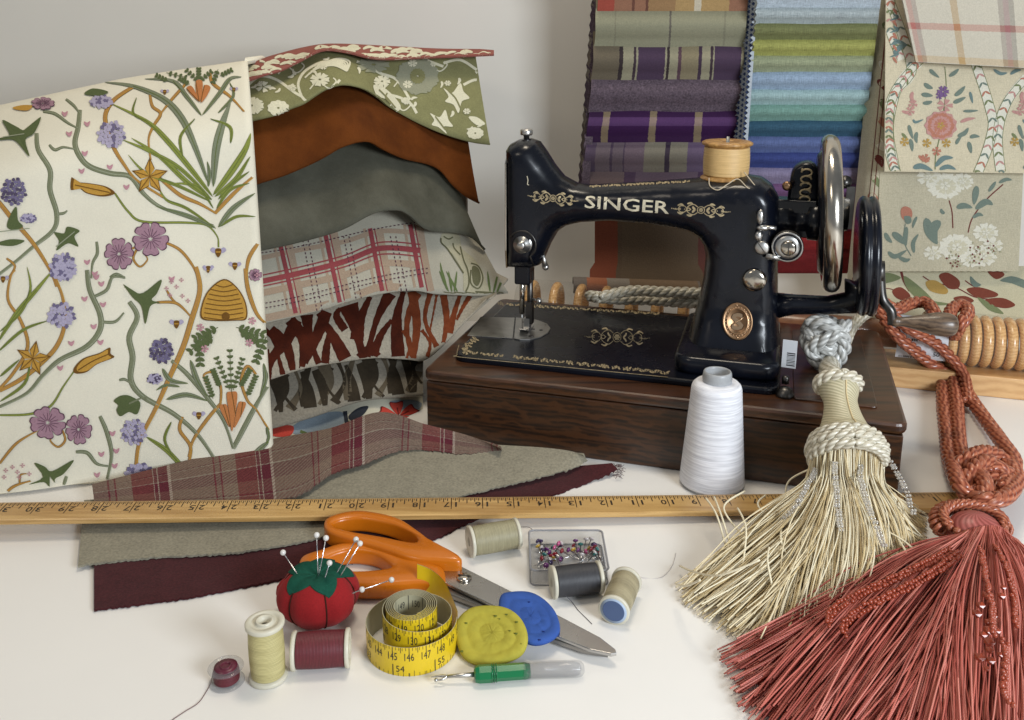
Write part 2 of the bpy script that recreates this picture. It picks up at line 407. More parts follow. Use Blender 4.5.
def rope(mb, path, R, pitch, n=3, seg=8, mi=0, step=0.16, squash=1.0, rs=None, phase=0.0, closed=False):
    """n plies twisted round a path"""
    P = spline(path, 14); P = [Vector(p) for p in P]; L = sum((b-a).length for a, b in zip(P, P[1:]))
    Q = resample(P, max(8, int(L/step))); Q = [Vector(p) for p in Q]; m = len(Q)
    fr = []; up = None
    for i in range(m):
        d = (Q[min(i+1, m-1)]-Q[max(i-1, 0)]).normalized()
        if up is None: up = Vector((0, 0, 1)) if abs(d.z) < 0.9 else Vector((1, 0, 0))
        x = d.cross(up).normalized(); up = x.cross(d).normalized(); fr.append((x, up.copy()))
    rr = rs or R*(0.54 if n == 3 else 0.5)
    for k in range(n):
        pts = []
        for i in range(m):
            a = 2*math.pi*(k/n + i*L/(m-1)/pitch)+phase; x, u_ = fr[i]
            pts.append(Q[i]+(x*math.cos(a)+u_*math.sin(a)*squash)*(R-rr*0.85))
        mb.tube(pts, rr, seg, mi)

# ================================================================== THE SETTING
m_table = mat('white_table', '#e8e5e0', 0.42, var=0.02, scale=8, bmp=0.12, bscale=40, spec=0.35)
m_wall = mat('grey_white_wall', '#d4d0c8', 0.9, var=0.02, scale=6, bmp=0.05, bscale=30, spec=0.2)
mb = MB(); mb.grid([[(x, y, 0) for y in (-60, 20, 60, 90, 112)] for x in (-160, -60, 0, 60, 160)])
mb.obj('table_top', m_table, kind='structure')
mb = MB(); prof = [(112.02, -0.01)] + [(112+7*math.sin(a), 7-7*math.cos(a)) for a in [math.pi/2*i/10 for i in range(1, 11)]] + [(119.5, 40), (120, 110)]
mb.grid([[(x, y, z) for y, z in prof] for x in (-160, 0, 160)])
mb.obj('wall', m_wall, kind='structure')

# ================================================================== SEWING MACHINE
enamel = mat('black_enamel', (0.003, 0.004, 0.008), 0.27, coat=0.18, spec=0.34, var=0.3, scale=22, bmp=0.04, bscale=120)
chrome = mat('worn_chrome', (0.47, 0.43, 0.37), 0.16, 1.0, var=0.25, scale=40)
steel = mat('dull_steel', (0.50, 0.49, 0.47), 0.32, 1.0, var=0.2, scale=90)
dsteel = mat('dark_steel', (0.10, 0.095, 0.09), 0.35, 1.0, var=0.3, scale=90)
brass = mat('old_brass', (0.30, 0.18, 0.10), 0.38, 1.0, var=0.35, scale=80, bmp=0.15)
gold = mat('gold_decal', (0.40, 0.32, 0.19), 0.45, 0.3, var=0.4, scale=260)
cream_dec = mat('cream_gold_letters', (0.60, 0.54, 0.40), 0.45, 0.2, var=0.2, scale=200)
oak = wood('dark_oak', '#100703', '#40240f', 1.0, 0.4, (0.9, 8, 14), 0.3, rays=0.5)
oak_rim = wood('oak_rim', '#1a0d06', '#523018', 1.0, 0.36, (0.9, 9, 9), 0.4)

SM = thing('sewing_machine', 'black vintage hand crank sewing machine with gold decals in a dark oak base', 'sewing machine', MF @ Vector((20.4, 12, 0)))
mb = MB(); mb.box((0.2, 0.2, 0.05), (40.7, 23.7, 5.6), T=MF)
base = mb.obj('wooden_base', oak, SM, bevel=0.12)
def rrect(x0, y0, x1, y1, r, n=6):
    out = []
    for cx, cy, a0 in ((x1-r, y1-r, 0), (x0+r, y1-r, 90), (x0+r, y0+r, 180), (x1-r, y0+r, 270)):
        for k in range(n+1):
            a = math.radians(a0+90*k/n); out.append((cx+r*math.cos(a), cy+r*math.sin(a)))
    return out
mb = MB(); mb.prism(rrect(-0.05, -0.05, 40.95, 23.95, 0.9), 5.72, 6.7, MF, bev=0.28, smooth=False)
mb.obj('rim', oak_rim, base)
mb = MB(); mb.prism(rrect(32.3, 2.5, 38.9, 21.3, 0.4), 6.7, 6.86, MF, bev=0.07)
mb.obj('lid', oak_rim, base)
mb = MB(); mb.lathe([(0.75, 6.6), (0.8, 6.9), (0.55, 7.3), (0.3, 7.5), (0, 7.52)], MF @ Matrix.Translation((31.6, 3.2, 0)), 20); mb.lathe([(0.3, 7.4), (0.3, 8.0), (0.15, 8.1), (0, 8.1)], MF @ Matrix.Translation((31.6, 4.3, 0)), 12)
mb.obj('hinge_screw', dsteel, base)

# bed
mb = MB(); mb.prism(rrect(1.7, 2.9, 31.2, 21.3, 1.3), 6.6, 7.3, MF, bev=0.22)
BED = [MF @ Vector(p) for p in ((-5, -5, 7.3), (45, -5, 7.3), (45, 30, 7.3), (-5, 30, 7.3))]
pr = Print(mb, verts=BED, faces=[(0, 1, 2, 3)], eps=0.012)
def scroll(pr, a, b, amp, n, mi, lay=0, w=1.1, seed=3, h2=None):
    """band of little engraved foliage scrolls between two pixels"""
    q = random.Random(seed); a = Vector(a); b = Vector(b); d = (b-a)/n; D = d.normalized(); N = Vector((-D.y, D.x))
    for k in range(n):
        c = a+d*(k+0.5+q.uniform(-0.25, 0.25)); sg = 1 if (k % 2) ^ (q.random() < 0.3) else -1; f = amp*(1 if h2 is None else (h2+(1-h2)*math.sin(math.pi*(k+0.5)/n)))
        L = d.length*q.uniform(0.6, 1.15); f *= q.uniform(0.55, 1.15)
        pr.stroke([tuple(c-D*L*0.55-N*f*0.5*sg), tuple(c-D*L*0.1+N*f*0.6*sg), tuple(c+D*L*0.35+N*f*0.35*sg), tuple(c+D*L*0.2-N*f*0.1*sg), tuple(c+N*f*0.15*sg)], w, mi, lay, 5)
        pr.leaf([tuple(c), tuple(c+D*L*0.3-N*f*0.5*sg), tuple(c+D*L*0.55-N*f*0.9*sg)], w*1.4, mi, lay)
        pr.leaf([tuple(c-D*L*0.2), tuple(c-D*L*0.35+N*f*0.5*sg), tuple(c-D*L*0.2+N*f*1.0*sg)], w*1.2, mi, lay)
        p = c+N*f*q.uniform(-0.8, 0.8)+D*q.uniform(-0.3, 0.3)*L
        pr.poly([tuple(p+Vector((math.cos(t), math.sin(t)))*w*0.7) for t in (0, 1.3, 2.6, 3.9, 5.2)], mi, lay)
def spiral_px(pr, c, r, a0, turns, w, mi, sx=1.0, sy=1.0, lay=0):
    P = [(c[0]+sx*r*(1-t)**0.8*math.cos(a0+turns*6.283*t), c[1]+sy*r*(1-t)**0.8*math.sin(a0+turns*6.283*t)) for t in [i/14 for i in range(14)]]; pr.stroke(P, lambda t: w*(1.1-0.5*t), mi, lay, 3)
def medallion(pr, c, L, h, ang, mi, w=0.8):
    """gilt ornament: rosette with mirrored scrolls running out to points"""
    ca, sa = math.cos(ang), math.sin(ang)
    def P(x, y): return (c[0]+x*L*ca-y*h*sa, c[1]+x*L*sa+y*h*ca)
    pr.stroke([P(0.13*math.cos(a), 0.62*math.sin(a)) for a in [i*0.4 for i in range(17)]], w*0.8, mi, 0, 2)
    pr.flower(P(0, 0), h*0.42, 6, mi, None, 0)
    for sg in (1, -1):
        for up in (1, -1):
            pr.stroke([P(sg*0.12, up*0.5), P(sg*0.26, up*0.95), P(sg*0.42, up*0.7), P(sg*0.52, up*0.1), P(sg*0.44, -up*0.25), P(sg*0.36, up*0.05)], w, mi, 0, 5)
            pr.stroke([P(sg*0.5, up*0.1), P(sg*0.62, up*0.62), P(sg*0.76, up*0.45), P(sg*0.80, 0), P(sg*0.72, -up*0.12)], w*0.85, mi, 0, 5)
            pr.leaf([P(sg*0.3, up*0.9), P(sg*0.38, up*1.15), P(sg*0.5, up*1.0)], w*1.6, mi, 1); pr.leaf([P(sg*0.2, 0), P(sg*0.27, up*0.3), P(sg*0.3, up*0.6)], w*1.6, mi, 1)
            pr.leaf([P(sg*0.62, up*0.55), P(sg*0.72, up*0.85), P(sg*0.84, up*0.6)], w*1.3, mi, 1)
        pr.stroke([P(sg*0.78, 0), P(sg*0.9, 0.12), P(sg*1.0, 0)], w*0.9, mi, 0, 4)
        for x in (0.58, 0.9, 1.04): q_ = P(sg*x, 0); pr.poly([(q_[0]+w*0.7*math.cos(t), q_[1]+w*0.7*math.sin(t)) for t in (0, 1.2, 2.4, 3.6, 4.8)], mi, 1)
scroll(pr, (470, 352.5), (503, 356), 1.8, 7, 1, w=0.5); scroll(pr, (513, 357), (668, 373), 1.9, 30, 1, w=0.5, seed=5)
scroll(pr, (500, 304), (660, 314), 1.5, 32, 1, w=0.4, seed=8)
medallion(pr, (617, 337.5), 31, 7.5, 0.03, 1, 0.6)
scroll(pr, (462, 351), (477, 338), 3.5, 6, 1, w=0.5, seed=2); pr.flower((466, 351.5), 4, 5, 1); pr.flower((604, 366.5), 2.4, 5, 1); pr.flower((535, 359.5), 2.2, 5, 1); pr.flower((500, 303.5), 3, 5, 1, sq=0.6)
pr.stroke([(459, 345), (457, 355), (462, 357.5), (560, 367), (668, 377.5)], 0.5, 1, 0, 8)
bed = mb.obj('bed', [enamel, gold], SM)
def flat(px, z0, z1, bev=0.0, T=None):
    m_ = MB(); m_.prism([(p.x, p.y) for p in (W(u, v, z1) for u, v in px)], z0, z1, bev=bev); return m_
e = [(513, 338), (520, 339.3), (530, 339.2), (541, 336.5), (548, 332.5), (550.5, 328), (547, 323.5), (538, 320), (527, 318), (515, 317.5)]
flat([(480.5, 316.6), (514.6, 317.6), (512.6, 338.2), (467.5, 335.2)], 7.3, 7.40, 0.02).obj('slide_plate', steel, SM)
npl = flat([(516, 317.5), (514, 338)]+e[1:-1], 7.3, 7.42, 0.02).obj('needle_plate', steel, SM)
mb = MB()
for u, v, r in ((531, 336, .28), (524, 322, .2), (541, 330, .2)):
    p = W(u, v, 7.43); mb.lathe([(r, 7.42), (r*0.8, 7.46), (0, 7.46)], Matrix.Translation((p.x, p.y, 0)), 12)
mb.box((W(519, 330, 7.4).x, W(519, 330, 7.4).y, 7.42), (W(535, 330, 7.4).x, W(535, 330, 7.4).y+0.35, 7.44))
mb.obj('plate_screw', dsteel, npl)

# body: outline on the plane t = 12, depth rises smoothly from the outline
OUT = [(508, 149), (511, 143.5), (520, 139), (530, 138.2), (539, 141), (547, 152), (555, 165), (564, 176), (577, 183), (592, 184.6), (640, 182), (690, 178.5), (715, 176), (748, 174.5), (762, 177), (772, 184), (779, 196), (780, 230),
       (778, 262), (778, 300), (779, 330), (781, 348), (783, 362), (783, 376), (700, 368), (681, 366), (679, 352), (684, 343), (691, 325), (698, 302), (704, 275), (706, 255), (704, 243), (698, 235), (688, 229.5), (650, 223), (610, 220),
       (582, 221.5), (567, 225), (558, 231), (551, 243), (546, 255), (541, 264), (533, 266.5), (511, 265.5), (509, 258), (508, 200)]
TC = 11.7
out = np.array([[mp(u, v, TC).x, mp(u, v, TC).z] for u, v in OUT])
out = resample(out, 420, True)
def inside(pt, poly):
    x, y = pt; c = False; j = len(poly)-1
    for i in range(len(poly)):
        xi, yi = poly[i]; xj, yj = poly[j]
        if (yi > y) != (yj > y) and x < (xj-xi)*(y-yi)/(yj-yi)+xi: c = not c
        j = i
    return c
def dist(p): return float(np.min(np.linalg.norm(out-np.array(p), axis=1)))
pts = [tuple(p) for p in out]; nb = len(pts)
A2 = 0.5*sum(out[i][0]*out[(i+1) % nb][1]-out[(i+1) % nb][0]*out[i][1] for i in range(nb)); sgn = 1 if A2 > 0 else -1
for dd, stp in ((0.015, 1), (0.05, 1), (0.14, 1), (0.28, 2), (0.48, 2), (0.74, 3), (1.05, 4), (1.4, 5)):
    for i in range(0, nb, stp):
        t = out[(i+1) % nb]-out[i-1]; t /= np.linalg.norm(t)+1e-9; n = np.array((-t[1], t[0]))*sgn; q = out[i]+n*dd
        if inside(q, out) and dist(q) > dd*0.93: pts.append(tuple(q))
for x in np.arange(4, 33, 0.55):
    for z in np.arange(7, 28, 0.55):
        if inside((x, z), out) and dist((x, z)) > 1.6: pts.append((x, z))
edges = [(i, (i+1) % nb) for i in range(nb)]
V2, E_, F_, *_r = delaunay_2d_cdt([Vector(p) for p in pts], edges, [], 1, 1e-5)
def sstep(a, b, x): t = min(1, max(0, (x-a)/(b-a))); return t*t*(3-2*t)
def halfdepth(x, z):
    T = 2.35 + 0.75*sstep(19, 25, x) + 0.35*sstep(9, 5.5, x)
    T += 1.5*sstep(12.5, 7.6, z)*sstep(20, 23, x)
    d = dist((x, z)); R = 1.75 if x < 21 else 1.5
    k = 1-min(1, d/R); return T*math.sqrt(max(0, 1-k*k))*0.94 + T*0.06*min(1, d/0.2)
hd = [0.0 if i < nb and dist(v) < 1e-3 else halfdepth(v[0], v[1]) for i, v in enumerate(V2)]
mb = MB(); VF = [MF @ Vector((v[0], TC-h, v[1])) for v, h in zip(V2, hd)]; VB = [MF @ Vector((v[0], TC+h, v[1])) for v, h in zip(V2, hd)]
n0 = len(V2); Fr = [tuple(f) for f in F_]; remap = [i if hd[i] == 0 else i+n0 for i in range(n0)]
mb.add(VF+VB, Fr+[tuple(remap[i] for i in reversed(f)) for f in Fr])
# front and shoulder decals
pr = Print(mb, verts=VF, faces=Fr, eps=0.014)
pr.text('SINGER', (584.5, 208.0), (669, 214.0), 12.6, 2, 0, 0.012)
medallion(pr, (553, 198.3), 24, 5.2, 0.11, 1, 0.95)
medallion(pr, (701, 210), 28, 5.4, 0.06, 1, 0.95)
scroll(pr, (590, 186.6), (690, 181.5), 0.9, 26, 1, w=0.7, seed=11)
pr.stroke([(527, 176), (528, 180), (527.5, 184), (529, 185)], 0.8, 2, 0)
body = mb.obj('body', [enamel, gold, cream_dec], SM)
mb = MB(); mb.prism(rrect(22.0, 4.2, 31.1, 18.6, 1.6, 8), 7.3, 8.9, MF, bev=0.45, smooth=True); mb.obj('column_foot', enamel, SM)

def disc(u, v, t, prof, seg=32, mi=0, mbx=None, sx=1, sy=1, off=(0, 0, 0)):
    """lathe facing the viewer from plane t of the machine"""
    c = mp(u, v, t)+Vector(off); T = MF @ axis_frame(c, (0, -1, 0), (1, 0, 0)); m_ = mbx or MB(); m_.lathe(prof, T, seg, mi, sx, sy); return m_
# head fittings
mb = MB(); mb.prism([(10.0, 14.2), (14.0, 14.2), (14.3, 16), (14.3, 24.5), (13.2, 25.9), (10.8, 25.9), (9.7, 24.5), (9.7, 16)], 0, 0.16, MF @ Matrix(((0, 0, -1, 5.0), (1, 0, 0, 0), (0, 1, 0, 0), (0, 0, 0, 1))), bev=0.04)
fp = mb.obj('face_plate', chrome, SM)
mb = MB(); c = mp(530, 136, 12); mb.lathe([(0.28, 26.0), (0.28, 27.0), (0.55, 27.05), (0.6, 27.2), (0.6, 27.5), (0.5, 27.62), (0, 27.62)], MF @ Matrix.Translation((c.x-0.35, 12, 0)), 20)
mb.obj('pressure_screw', steel, SM)
mb = MB(); c = mp(525, 272, 12)
mb.box((c.x-0.85, 11.0, c.z-1.1), (c.x+0.75, 13.0, c.z+1.6), T=MF)
mb.obj('bar_housing', enamel, SM, bevel=0.2)
mb = disc(523, 244, 9.45, [(0.95, 0), (0.98, 0.1), (0.9, 0.2), (0.55, 0.25), (0.6, 0.34), (0.85, 0.4), (0.85, 0.46), (0.45, 0.5), (0.42, 0.9), (0.3, 1.0), (0, 1.0)])
tk = mb.obj('tension_dial', steel, SM)
mb = MB(); c = mp(523, 244, 9.4)
arc = [c+Vector((1.35*math.cos(a), -0.25, 1.35*math.sin(a))) for a in [math.radians(x) for x in range(150, -60, -12)]]+[c+Vector((1.15, -0.25, -2.0))]
mb.tube([MF @ p for p in arc], 0.09, 8); mb.obj('tension_spring', dsteel, SM)
mb = MB(); c = mp(544.5, 262, 11.0); mb.tube([MF @ (c+Vector((-0.5, 0.6, 1.6))), MF @ (c+Vector((-0.1, 0, 0.4))), MF @ (c+Vector((0.1, 0, -0.45)))], [0.12, 0.2, 0.33], 10); mb.ball(MF @ (c+Vector((0.12, 0, -0.5))), 0.34)
mb.obj('lifter_lever', steel, SM)
mb = MB(); a = mp(525.5, 282, 12)
mb.tube([MF @ Vector((a.x-0.35, 12, 13.5)), MF @ Vector((a.x-0.35, 12, 9.0))], 0.26, 12); mb.obj('needle_bar', chrome, SM)
mb = MB(); mb.tube([MF @ Vector((a.x-0.35, 12, 9.2)), MF @ Vector((a.x-0.33, 12, 7.5))], [0.06, 0.03], 8); mb.obj('needle', steel, SM)
mb = MB(); mb.tube([MF @ Vector((a.x+0.45, 12.1, 13.5)), MF @ Vector((a.x+0.45, 12.1, 8.4))], 0.3, 12); mb.box((a.x+0.1, 11.7, 8.0), (a.x+0.75, 12.6, 10.3), T=MF); mb.obj('presser_bar', dsteel, SM)
mb = MB(); mb.tube([MF @ Vector((a.x+0.75, 12, 10.6)), MF @ Vector((a.x+1.35, 11.6, 10.6))], [0.12, 0.14]); mb.ball(MF @ Vector((a.x+1.5, 11.6, 10.6)), 0.33); mb.obj('thumb_screw', steel, SM)
mb = MB(); G = [[MF @ Vector((a.x+0.15+dx*w_, t_, z_)) for dx in (-1, -0.3, 0.3, 1)] for t_, z_, w_ in ((12.9, 7.52, 0.5), (11.4, 7.5, 0.5), (10.9, 7.62, 0.42), (10.6, 7.85, 0.4))]
thick(mb, G, 0.09); mb.box((a.x-0.1, 11.6, 7.5), (a.x+0.5, 12.5, 8.6), T=MF); mb.obj('presser_foot', steel, SM, bevel=0.03)
# knobs and plates on the column
t0 = 8.5
mb = disc(787.5, 247, t0-0.1, [(1.32, -0.9), (1.36, 0.05), (1.3, 0.14), (1.2, 0.1), (1.02, 0.08), (0.95, 0.16), (0.7, 0.18), (0, 0.18)])
dp = mb.obj('dial_plate', steel, SM)
mb = disc(787.5, 247, t0-0.1, [(1.2, 0.0), (1.2, 0.125), (1.02, 0.125), (1.02, 0.0)]); mb.obj('dial_ring', enamel, dp)
mb = disc(788.5, 248, t0-0.3, [(0.66, 0), (0.66, 0.22), (0.5, 0.3), (0, 0.32)])
c = mp(788.5, 248, t0-0.64); mb.box((-0.05, -0.6, 0.31), (0.05, 0.6, 0.335), 1, MF @ axis_frame(mp(788.5, 248, t0-0.3), (0, -1, 0), (1, 0, 0)))
mb.obj('dial_screw', [chrome, dsteel], dp)
mb = disc(762, 247.5, t0+0.1, [(0.62, -0.2), (0.62, 0.25), (0.5, 0.34), (0, 0.36)]); mb.box((-0.045, -0.55, 0.35), (0.045, 0.55, 0.375), 1, MF @ axis_frame(mp(762, 247.5, t0+0.1), (0, -1, 0), (0.8, 0, 0.6)))
mb.obj('plate_screw', [steel, dsteel], SM)
mb = MB(); a0, a1 = mp(766, 256, t0-0.05), mp(780, 258, t0-0.05); mb.tube([MF @ a0, MF @ a1], 0.28, 8); mb.obj('dial_link', steel, SM)
mb = MB(); c = mp(760.5, 217, t0-0.5)
mb.ball(MF @ c, 0.42, 0, 14, (0.8, 0.7, 1.6)); mb.ball(MF @ (c+Vector((0.3, 0, -0.95))), 0.4, 0, 14, (1.5, 0.7, 0.7)); mb.ball(MF @ (c+Vector((-0.05, 0, -1.7))), 0.36, 0, 14, (1, 0.7, 1.3)); mb.tube([MF @ (c+Vector((0.1, 0, -0.9))), MF @ (c+Vector((1.4, 0, -0.9)))], 0.18)
mb.obj('stitch_lever', steel, SM)
mb = disc(754.5, 280, t0+0.0, [(1.02, -0.3), (1.05, 0.05), (0.98, 0.22), (0.75, 0.33), (0.4, 0.38), (0, 0.4)]); mb.obj('cover_button', chrome, SM)
# brass badge with raised letter and shuttle
pr_b = Print(MB(), verts=VF, faces=Fr, eps=0.0)
hc, hu, hd_, hl, hr_ = [pr_b.hit(u, v, -1/0.6) for u, v in ((737.5, 321.5), (737.5, 306), (737.5, 336), (725, 321.5), (750, 321.5))]
bx = (hr_-hl).normalized(); bz = bx.cross(hu-hd_).normalized()
BT = axis_frame(hc+bz*0.2, bz, bx)
if bz.dot(CC-hc) < 0: BT = axis_frame(hc-bz*0.2, -bz, bx)
mb = MB(); mb.lathe([(1.0, -0.5), (1.0, 0.06), (0.96, 0.1), (0.9, 0.1), (0.86, 0.06), (0.72, 0.06), (0.70, 0.09), (0.66, 0.09), (0.64, 0.05), (0, 0.05)], BT, 40, 0, 1.34, 1.7)
def bf(x, y): return BT @ Vector((x, y, 0.11))
add_text(mb, 'S', lambda x, y: BT @ Vector((x, y, 0.15)), 1.55, 1.05, 1, 0.035)
for k in range(26):
    a = 2*math.pi*k/26; mb.ball(BT @ Vector((1.05*math.cos(a), 1.3*math.sin(a), 0.06)), 0.075, 1, 6)
mb.tube([BT @ Vector((-0.62, -0.45, 0.1)), BT @ Vector((-0.2, -0.1, 0.13)), BT @ Vector((0.25, 0.15, 0.13)), BT @ Vector((0.62, 0.45, 0.1))], [0.02, 0.07, 0.07, 0.02], 8, 1)
for sg in (1, -1): mb.ball(BT @ Vector((0, sg*1.46, 0.1)), 0.09, 1, 8)
mb.obj('badge', [brass, mat('bright_brass', (0.62, 0.42, 0.26), 0.3, 1.0)], SM)
# hand crank side
hz = mp(800, 220, 12).z; sx0 = mp(829, 215, 12).x
def tilt(p, k, z): return p+E1*((z-p.z)*k)
def shaft(s0, s1, z, prof, t=12.0, seg=40, tl=0.0):
    m_ = shaft_(s0, s1, z, prof, t, seg)
    if tl: m_.v = [tuple(tilt(Vector(p), tl, z)) for p in m_.v]
    return m_
def shaft_(s0, s1, z, prof, t=12.0, seg=40): return MB().lathe([(r, s0+(s1-s0)*k) for r, k in prof], MF @ axis_frame((0, t, z), (1, 0, 0), (0, 0, 1)), seg)
shaft(29.0, sx0-0.4, hz, [(1.5, 0), (1.55, 0.45), (1.3, 0.5), (1.3, 0.7), (1.75, 0.74), (1.8, 1)], seg=28).obj('shaft_housing', enamel, SM)
wz = mp(829, 213.5, 12).z; R = 6.25
mb = MB(); mb.tube([MF @ Vector((sx0+0.1, 12+R*math.cos(a), wz+R*math.sin(a))) for a in [2*math.pi*k/72 for k in range(72)]], 0.80, 16, closed=True)
mb.v = [tuple(tilt(Vector(p), 0.07, wz)) for p in mb.v]
wh = mb.obj('balance_wheel', chrome, SM)
shaft(sx0-1.0, sx0+0.2, wz, [(0, 0), (5.2, 0), (5.6, 0.3), (5.6, 0.8), (5.2, 1), (0, 1)], tl=0.07).obj('wheel_web', enamel, wh)
shaft(sx0+0.1, sx0+1.6, wz, [(0, 0), (1.9, 0.0), (1.9, 0.55), (1.5, 0.7), (1.45, 1), (0, 1)]).obj('clutch_knob', chrome, wh)
# crank bracket, gear case, lever and handle
mb = MB(); c = mp(804, 190, 12)
mb.prism([(p[0], p[1]) for p in spline([(c.x-1.15, c.z-2.4), (c.x-1.2, c.z+1.2), (c.x-0.5, c.z+2.3), (c.x+0.6, c.z+2.4), (c.x+1.15, c.z+1.3), (c.x+1.1, c.z-2.4)], 5, True)], -9.6, -7.4 , MF @ Matrix(((1, 0, 0, 0), (0, 0, -1, 0), (0, 1, 0, 0), (0, 0, 0, 1))) @ Matrix.Translation((0, 0, -4.2)), bev=0.3, smooth=True)
mb.prism([(779, 0)], 0, 1) if False else None
mb.box((c.x-3.2, 11.0, c.z-4.2), (c.x+1.2, 13.0, c.z-0.8), T=MF)
gb = mb.obj('gear_bracket', enamel, SM, bevel=0.15)
mb = MB(); q = random.Random(5)
for k in range(7):
    zz = c.z-1.9+k*0.6
    mb.tube([MF @ (Vector((c.x+0.1, 11.15, zz))+Vector((0.45*math.cos(a)*(1 if k % 2 else -1), 0, 0.3*math.sin(a)))) for a in [i*0.6 for i in range(9)]], 0.085, 6)
    mb.ball(MF @ Vector((c.x+0.1+q.uniform(-.4, .4), 11.2, zz+0.25)), 0.13, 0, 6)
mb.obj('gold_scroll', gold, gb)
disc(787, 185.5, 11.0, [(0.3, -0.6), (0.3, 0.1), (0.42, 0.12), (0.42, 0.4), (0.2, 0.5), (0, 0.5)], 14).obj('bracket_screw', brass, gb)
dz = mp(866, 256, 12).z; ds = mp(866, 256, 12).x; DR = 5.35
shaft(ds-0.75, ds+0.85, dz, [(0, 0), (DR-0.5, 0), (DR-0.15, 0.1), (DR, 0.22), (DR, 0.4), (DR-0.12, 0.45), (DR-0.12, 0.6), (DR, 0.66), (DR, 0.85), (DR-0.3, 1), (0, 1)], tl=0.045).obj('gear_case', enamel, SM)
mb = MB(); g0 = mp(776, 303, 12)
mb.tube([MF @ Vector((30.0, 12, g0.z-0.3)), MF @ Vector((32, 12, g0.z)), MF @ Vector((35, 12, g0.z+0.2)), MF @ Vector((ds-0.9, 12, g0.z+0.6)), MF @ Vector((ds-0.2, 12, dz-3))], [1.3, 0.95, 0.85, 1.1, 1.6], 16)
mb.obj('crank_bracket', enamel, SM)
h0 = mp(892, 321, 11); h1 = mp(958, 325.5, 11)
mb = MB(); L0 = Vector((ds+1.25, 11.6, dz-1.2))
pth = [L0, L0.lerp(h0, 0.5)+Vector((-0.3, 0, -0.2)), h0+Vector((-0.15, 0, 0.9)), h0+Vector((0.05, 0, -0.3))]
mb.tube([MF @ Vector(p) for p in spline(pth, 6)], 0.42, 10); mb.lathe([(0.9, -0.5), (0.95, 0.3), (0, 0.35)], MF @ axis_frame(L0, (1, 0, 0)), 20)
mb.obj('crank_arm', dsteel, SM)
HP = spline([(0, 0), (0.42, 0.0), (0.52, 0.35), (0.42, 0.7), (0.5, 1.5), (0.78, 2.8), (1.02, 4.0), (1.04, 5.0), (0.85, 5.7), (0.4, 6.0), (0, 6.02)], 4)
d = h1-h0
MB().lathe([(max(0, p[0]), p[1]*d.length/6.0) for p in HP], MF @ axis_frame(h0, d), 24).obj('crank_handle', wood('worn_handle', '#3a2c22', '#75604c', 2, 0.4, (2, 8, 8), 0.3), SM)
# bobbin winder
mb = MB(); c = mp(845, 182, 12); mb.lathe([(0.55, -0.3), (0.6, 0), (0.35, 0.1), (0.3, 0.6), (0, 0.6)], MF @ axis_frame(c, (0, -1, 0)), 18)
mb.tube([MF @ c, MF @ (c+Vector((-1.0, 0, -0.6)))], 0.28, 8); mb.box((c.x+0.2, 11.9, c.z-4.2), (c.x+0.9, 12.1, c.z-0.4), T=MF)
mb.obj('bobbin_winder', dsteel, SM)
mb = MB(); q = mp(726, 176, 12); mb.tube([MF @ Vector((q.x, 12, q.z-0.3)), MF @ Vector((q.x, 12, q.z+3.6))], 0.16, 10); mb.obj('spool_pin', steel, SM)

# wooden spool on the pin
def spool_mesh(mbx, T, r, L, fl, tb, core_mi, thread_mi, hole=0.32, bulge=0.06):
    """reel along local z from 0 to L: two flanges and a wound belly"""
    mbx.lathe([(hole, 0), (r-0.06, 0), (r, 0.05), (r, fl-0.05), (r-0.05, fl), (tb*0.8, fl+0.02), (tb*0.8, L-fl-0.02), (r-0.05, L-fl), (r, L-fl+0.05), (r, L-0.05), (r-0.06, L), (r*0.72, L), (r*0.68, L-0.08), (hole+0.25, L-0.08), (hole+0.22, L-0.01), (hole+0.08, L-0.01), (hole, L-0.1), (hole, 0)], T, 40, core_mi)
def thread_mesh(mbx, T, L, fl, tb, mi, n=30, bulge=0.08, amp=0.02):
    pr_ = [(tb*0.75, fl+0.03)]
    for k in range(n*2+1):
        t = k/(n*2); pr_.append((tb+bulge*math.sin(math.pi*t)+(amp if k % 2 else 0), fl+0.04+(L-2*fl-0.08)*t))
    pr_.append((tb*0.75, L-fl-0.03)); mbx.lathe(pr_, T, 40, mi)
def winding(name, color, hi=None, cross=0.0):
    m, nt, b = newmat(name); c = hx(color); v = texco(nt)
    sp = nt.nodes.new('ShaderNodeSeparateXYZ'); nt.links.new(texco(nt, 'UV'), sp.inputs[0])
    w = nt.nodes.new('ShaderNodeTexWave'); w.inputs['Scale'].default_value = 3.2; w.inputs['Distortion'].default_value = 1.5; w.inputs['Detail'].default_value = 2; w.bands_direction = 'Y'
    nt.links.new(texco(nt, 'UV', (0.16, 1.2, 1)), w.inputs['Vector'])
    n = noise(nt, texco(nt, 'UV', (0.3, 9, 1)), 2, 3)
    if cross:
        n = mth(nt, 'MAXIMUM', noise(nt, texco(nt, 'UV', (0.25, 2.6, 1), (0, 0, cross)), 2, 2), noise(nt, texco(nt, 'UV', (0.25, 2.6, 1), (0, 0, -cross)), 2, 2))
    f = mth(nt, 'ADD', mth(nt, 'MULTIPLY', w.outputs['Fac'], 0.1 if cross else 0.35), mth(nt, 'MULTIPLY', n, 0.9 if cross else 0.65))
    nt.links.new(ramp(nt, f, [(0.25, dk(c, 0.62)), (0.7, hx(hi) if hi else tuple(min(1, x*1.15) for x in c))]), b.inputs['Base Color'])
    b.inputs['Roughness'].default_value = 0.5; bump(nt, b, f, 0.5, 0.0004); return m
q = mp(725.5, 178.5, 12); b0 = MF @ Vector((q.x, 12, q.z-0.15)); pL = mp(725.5, 137, 12).z-q.z-0.2
SP = thing('wooden_spool', 'turned wooden spool of golden tan thread on top of the sewing machine', 'thread spool', b0)
T = Matrix.Translation(b0)
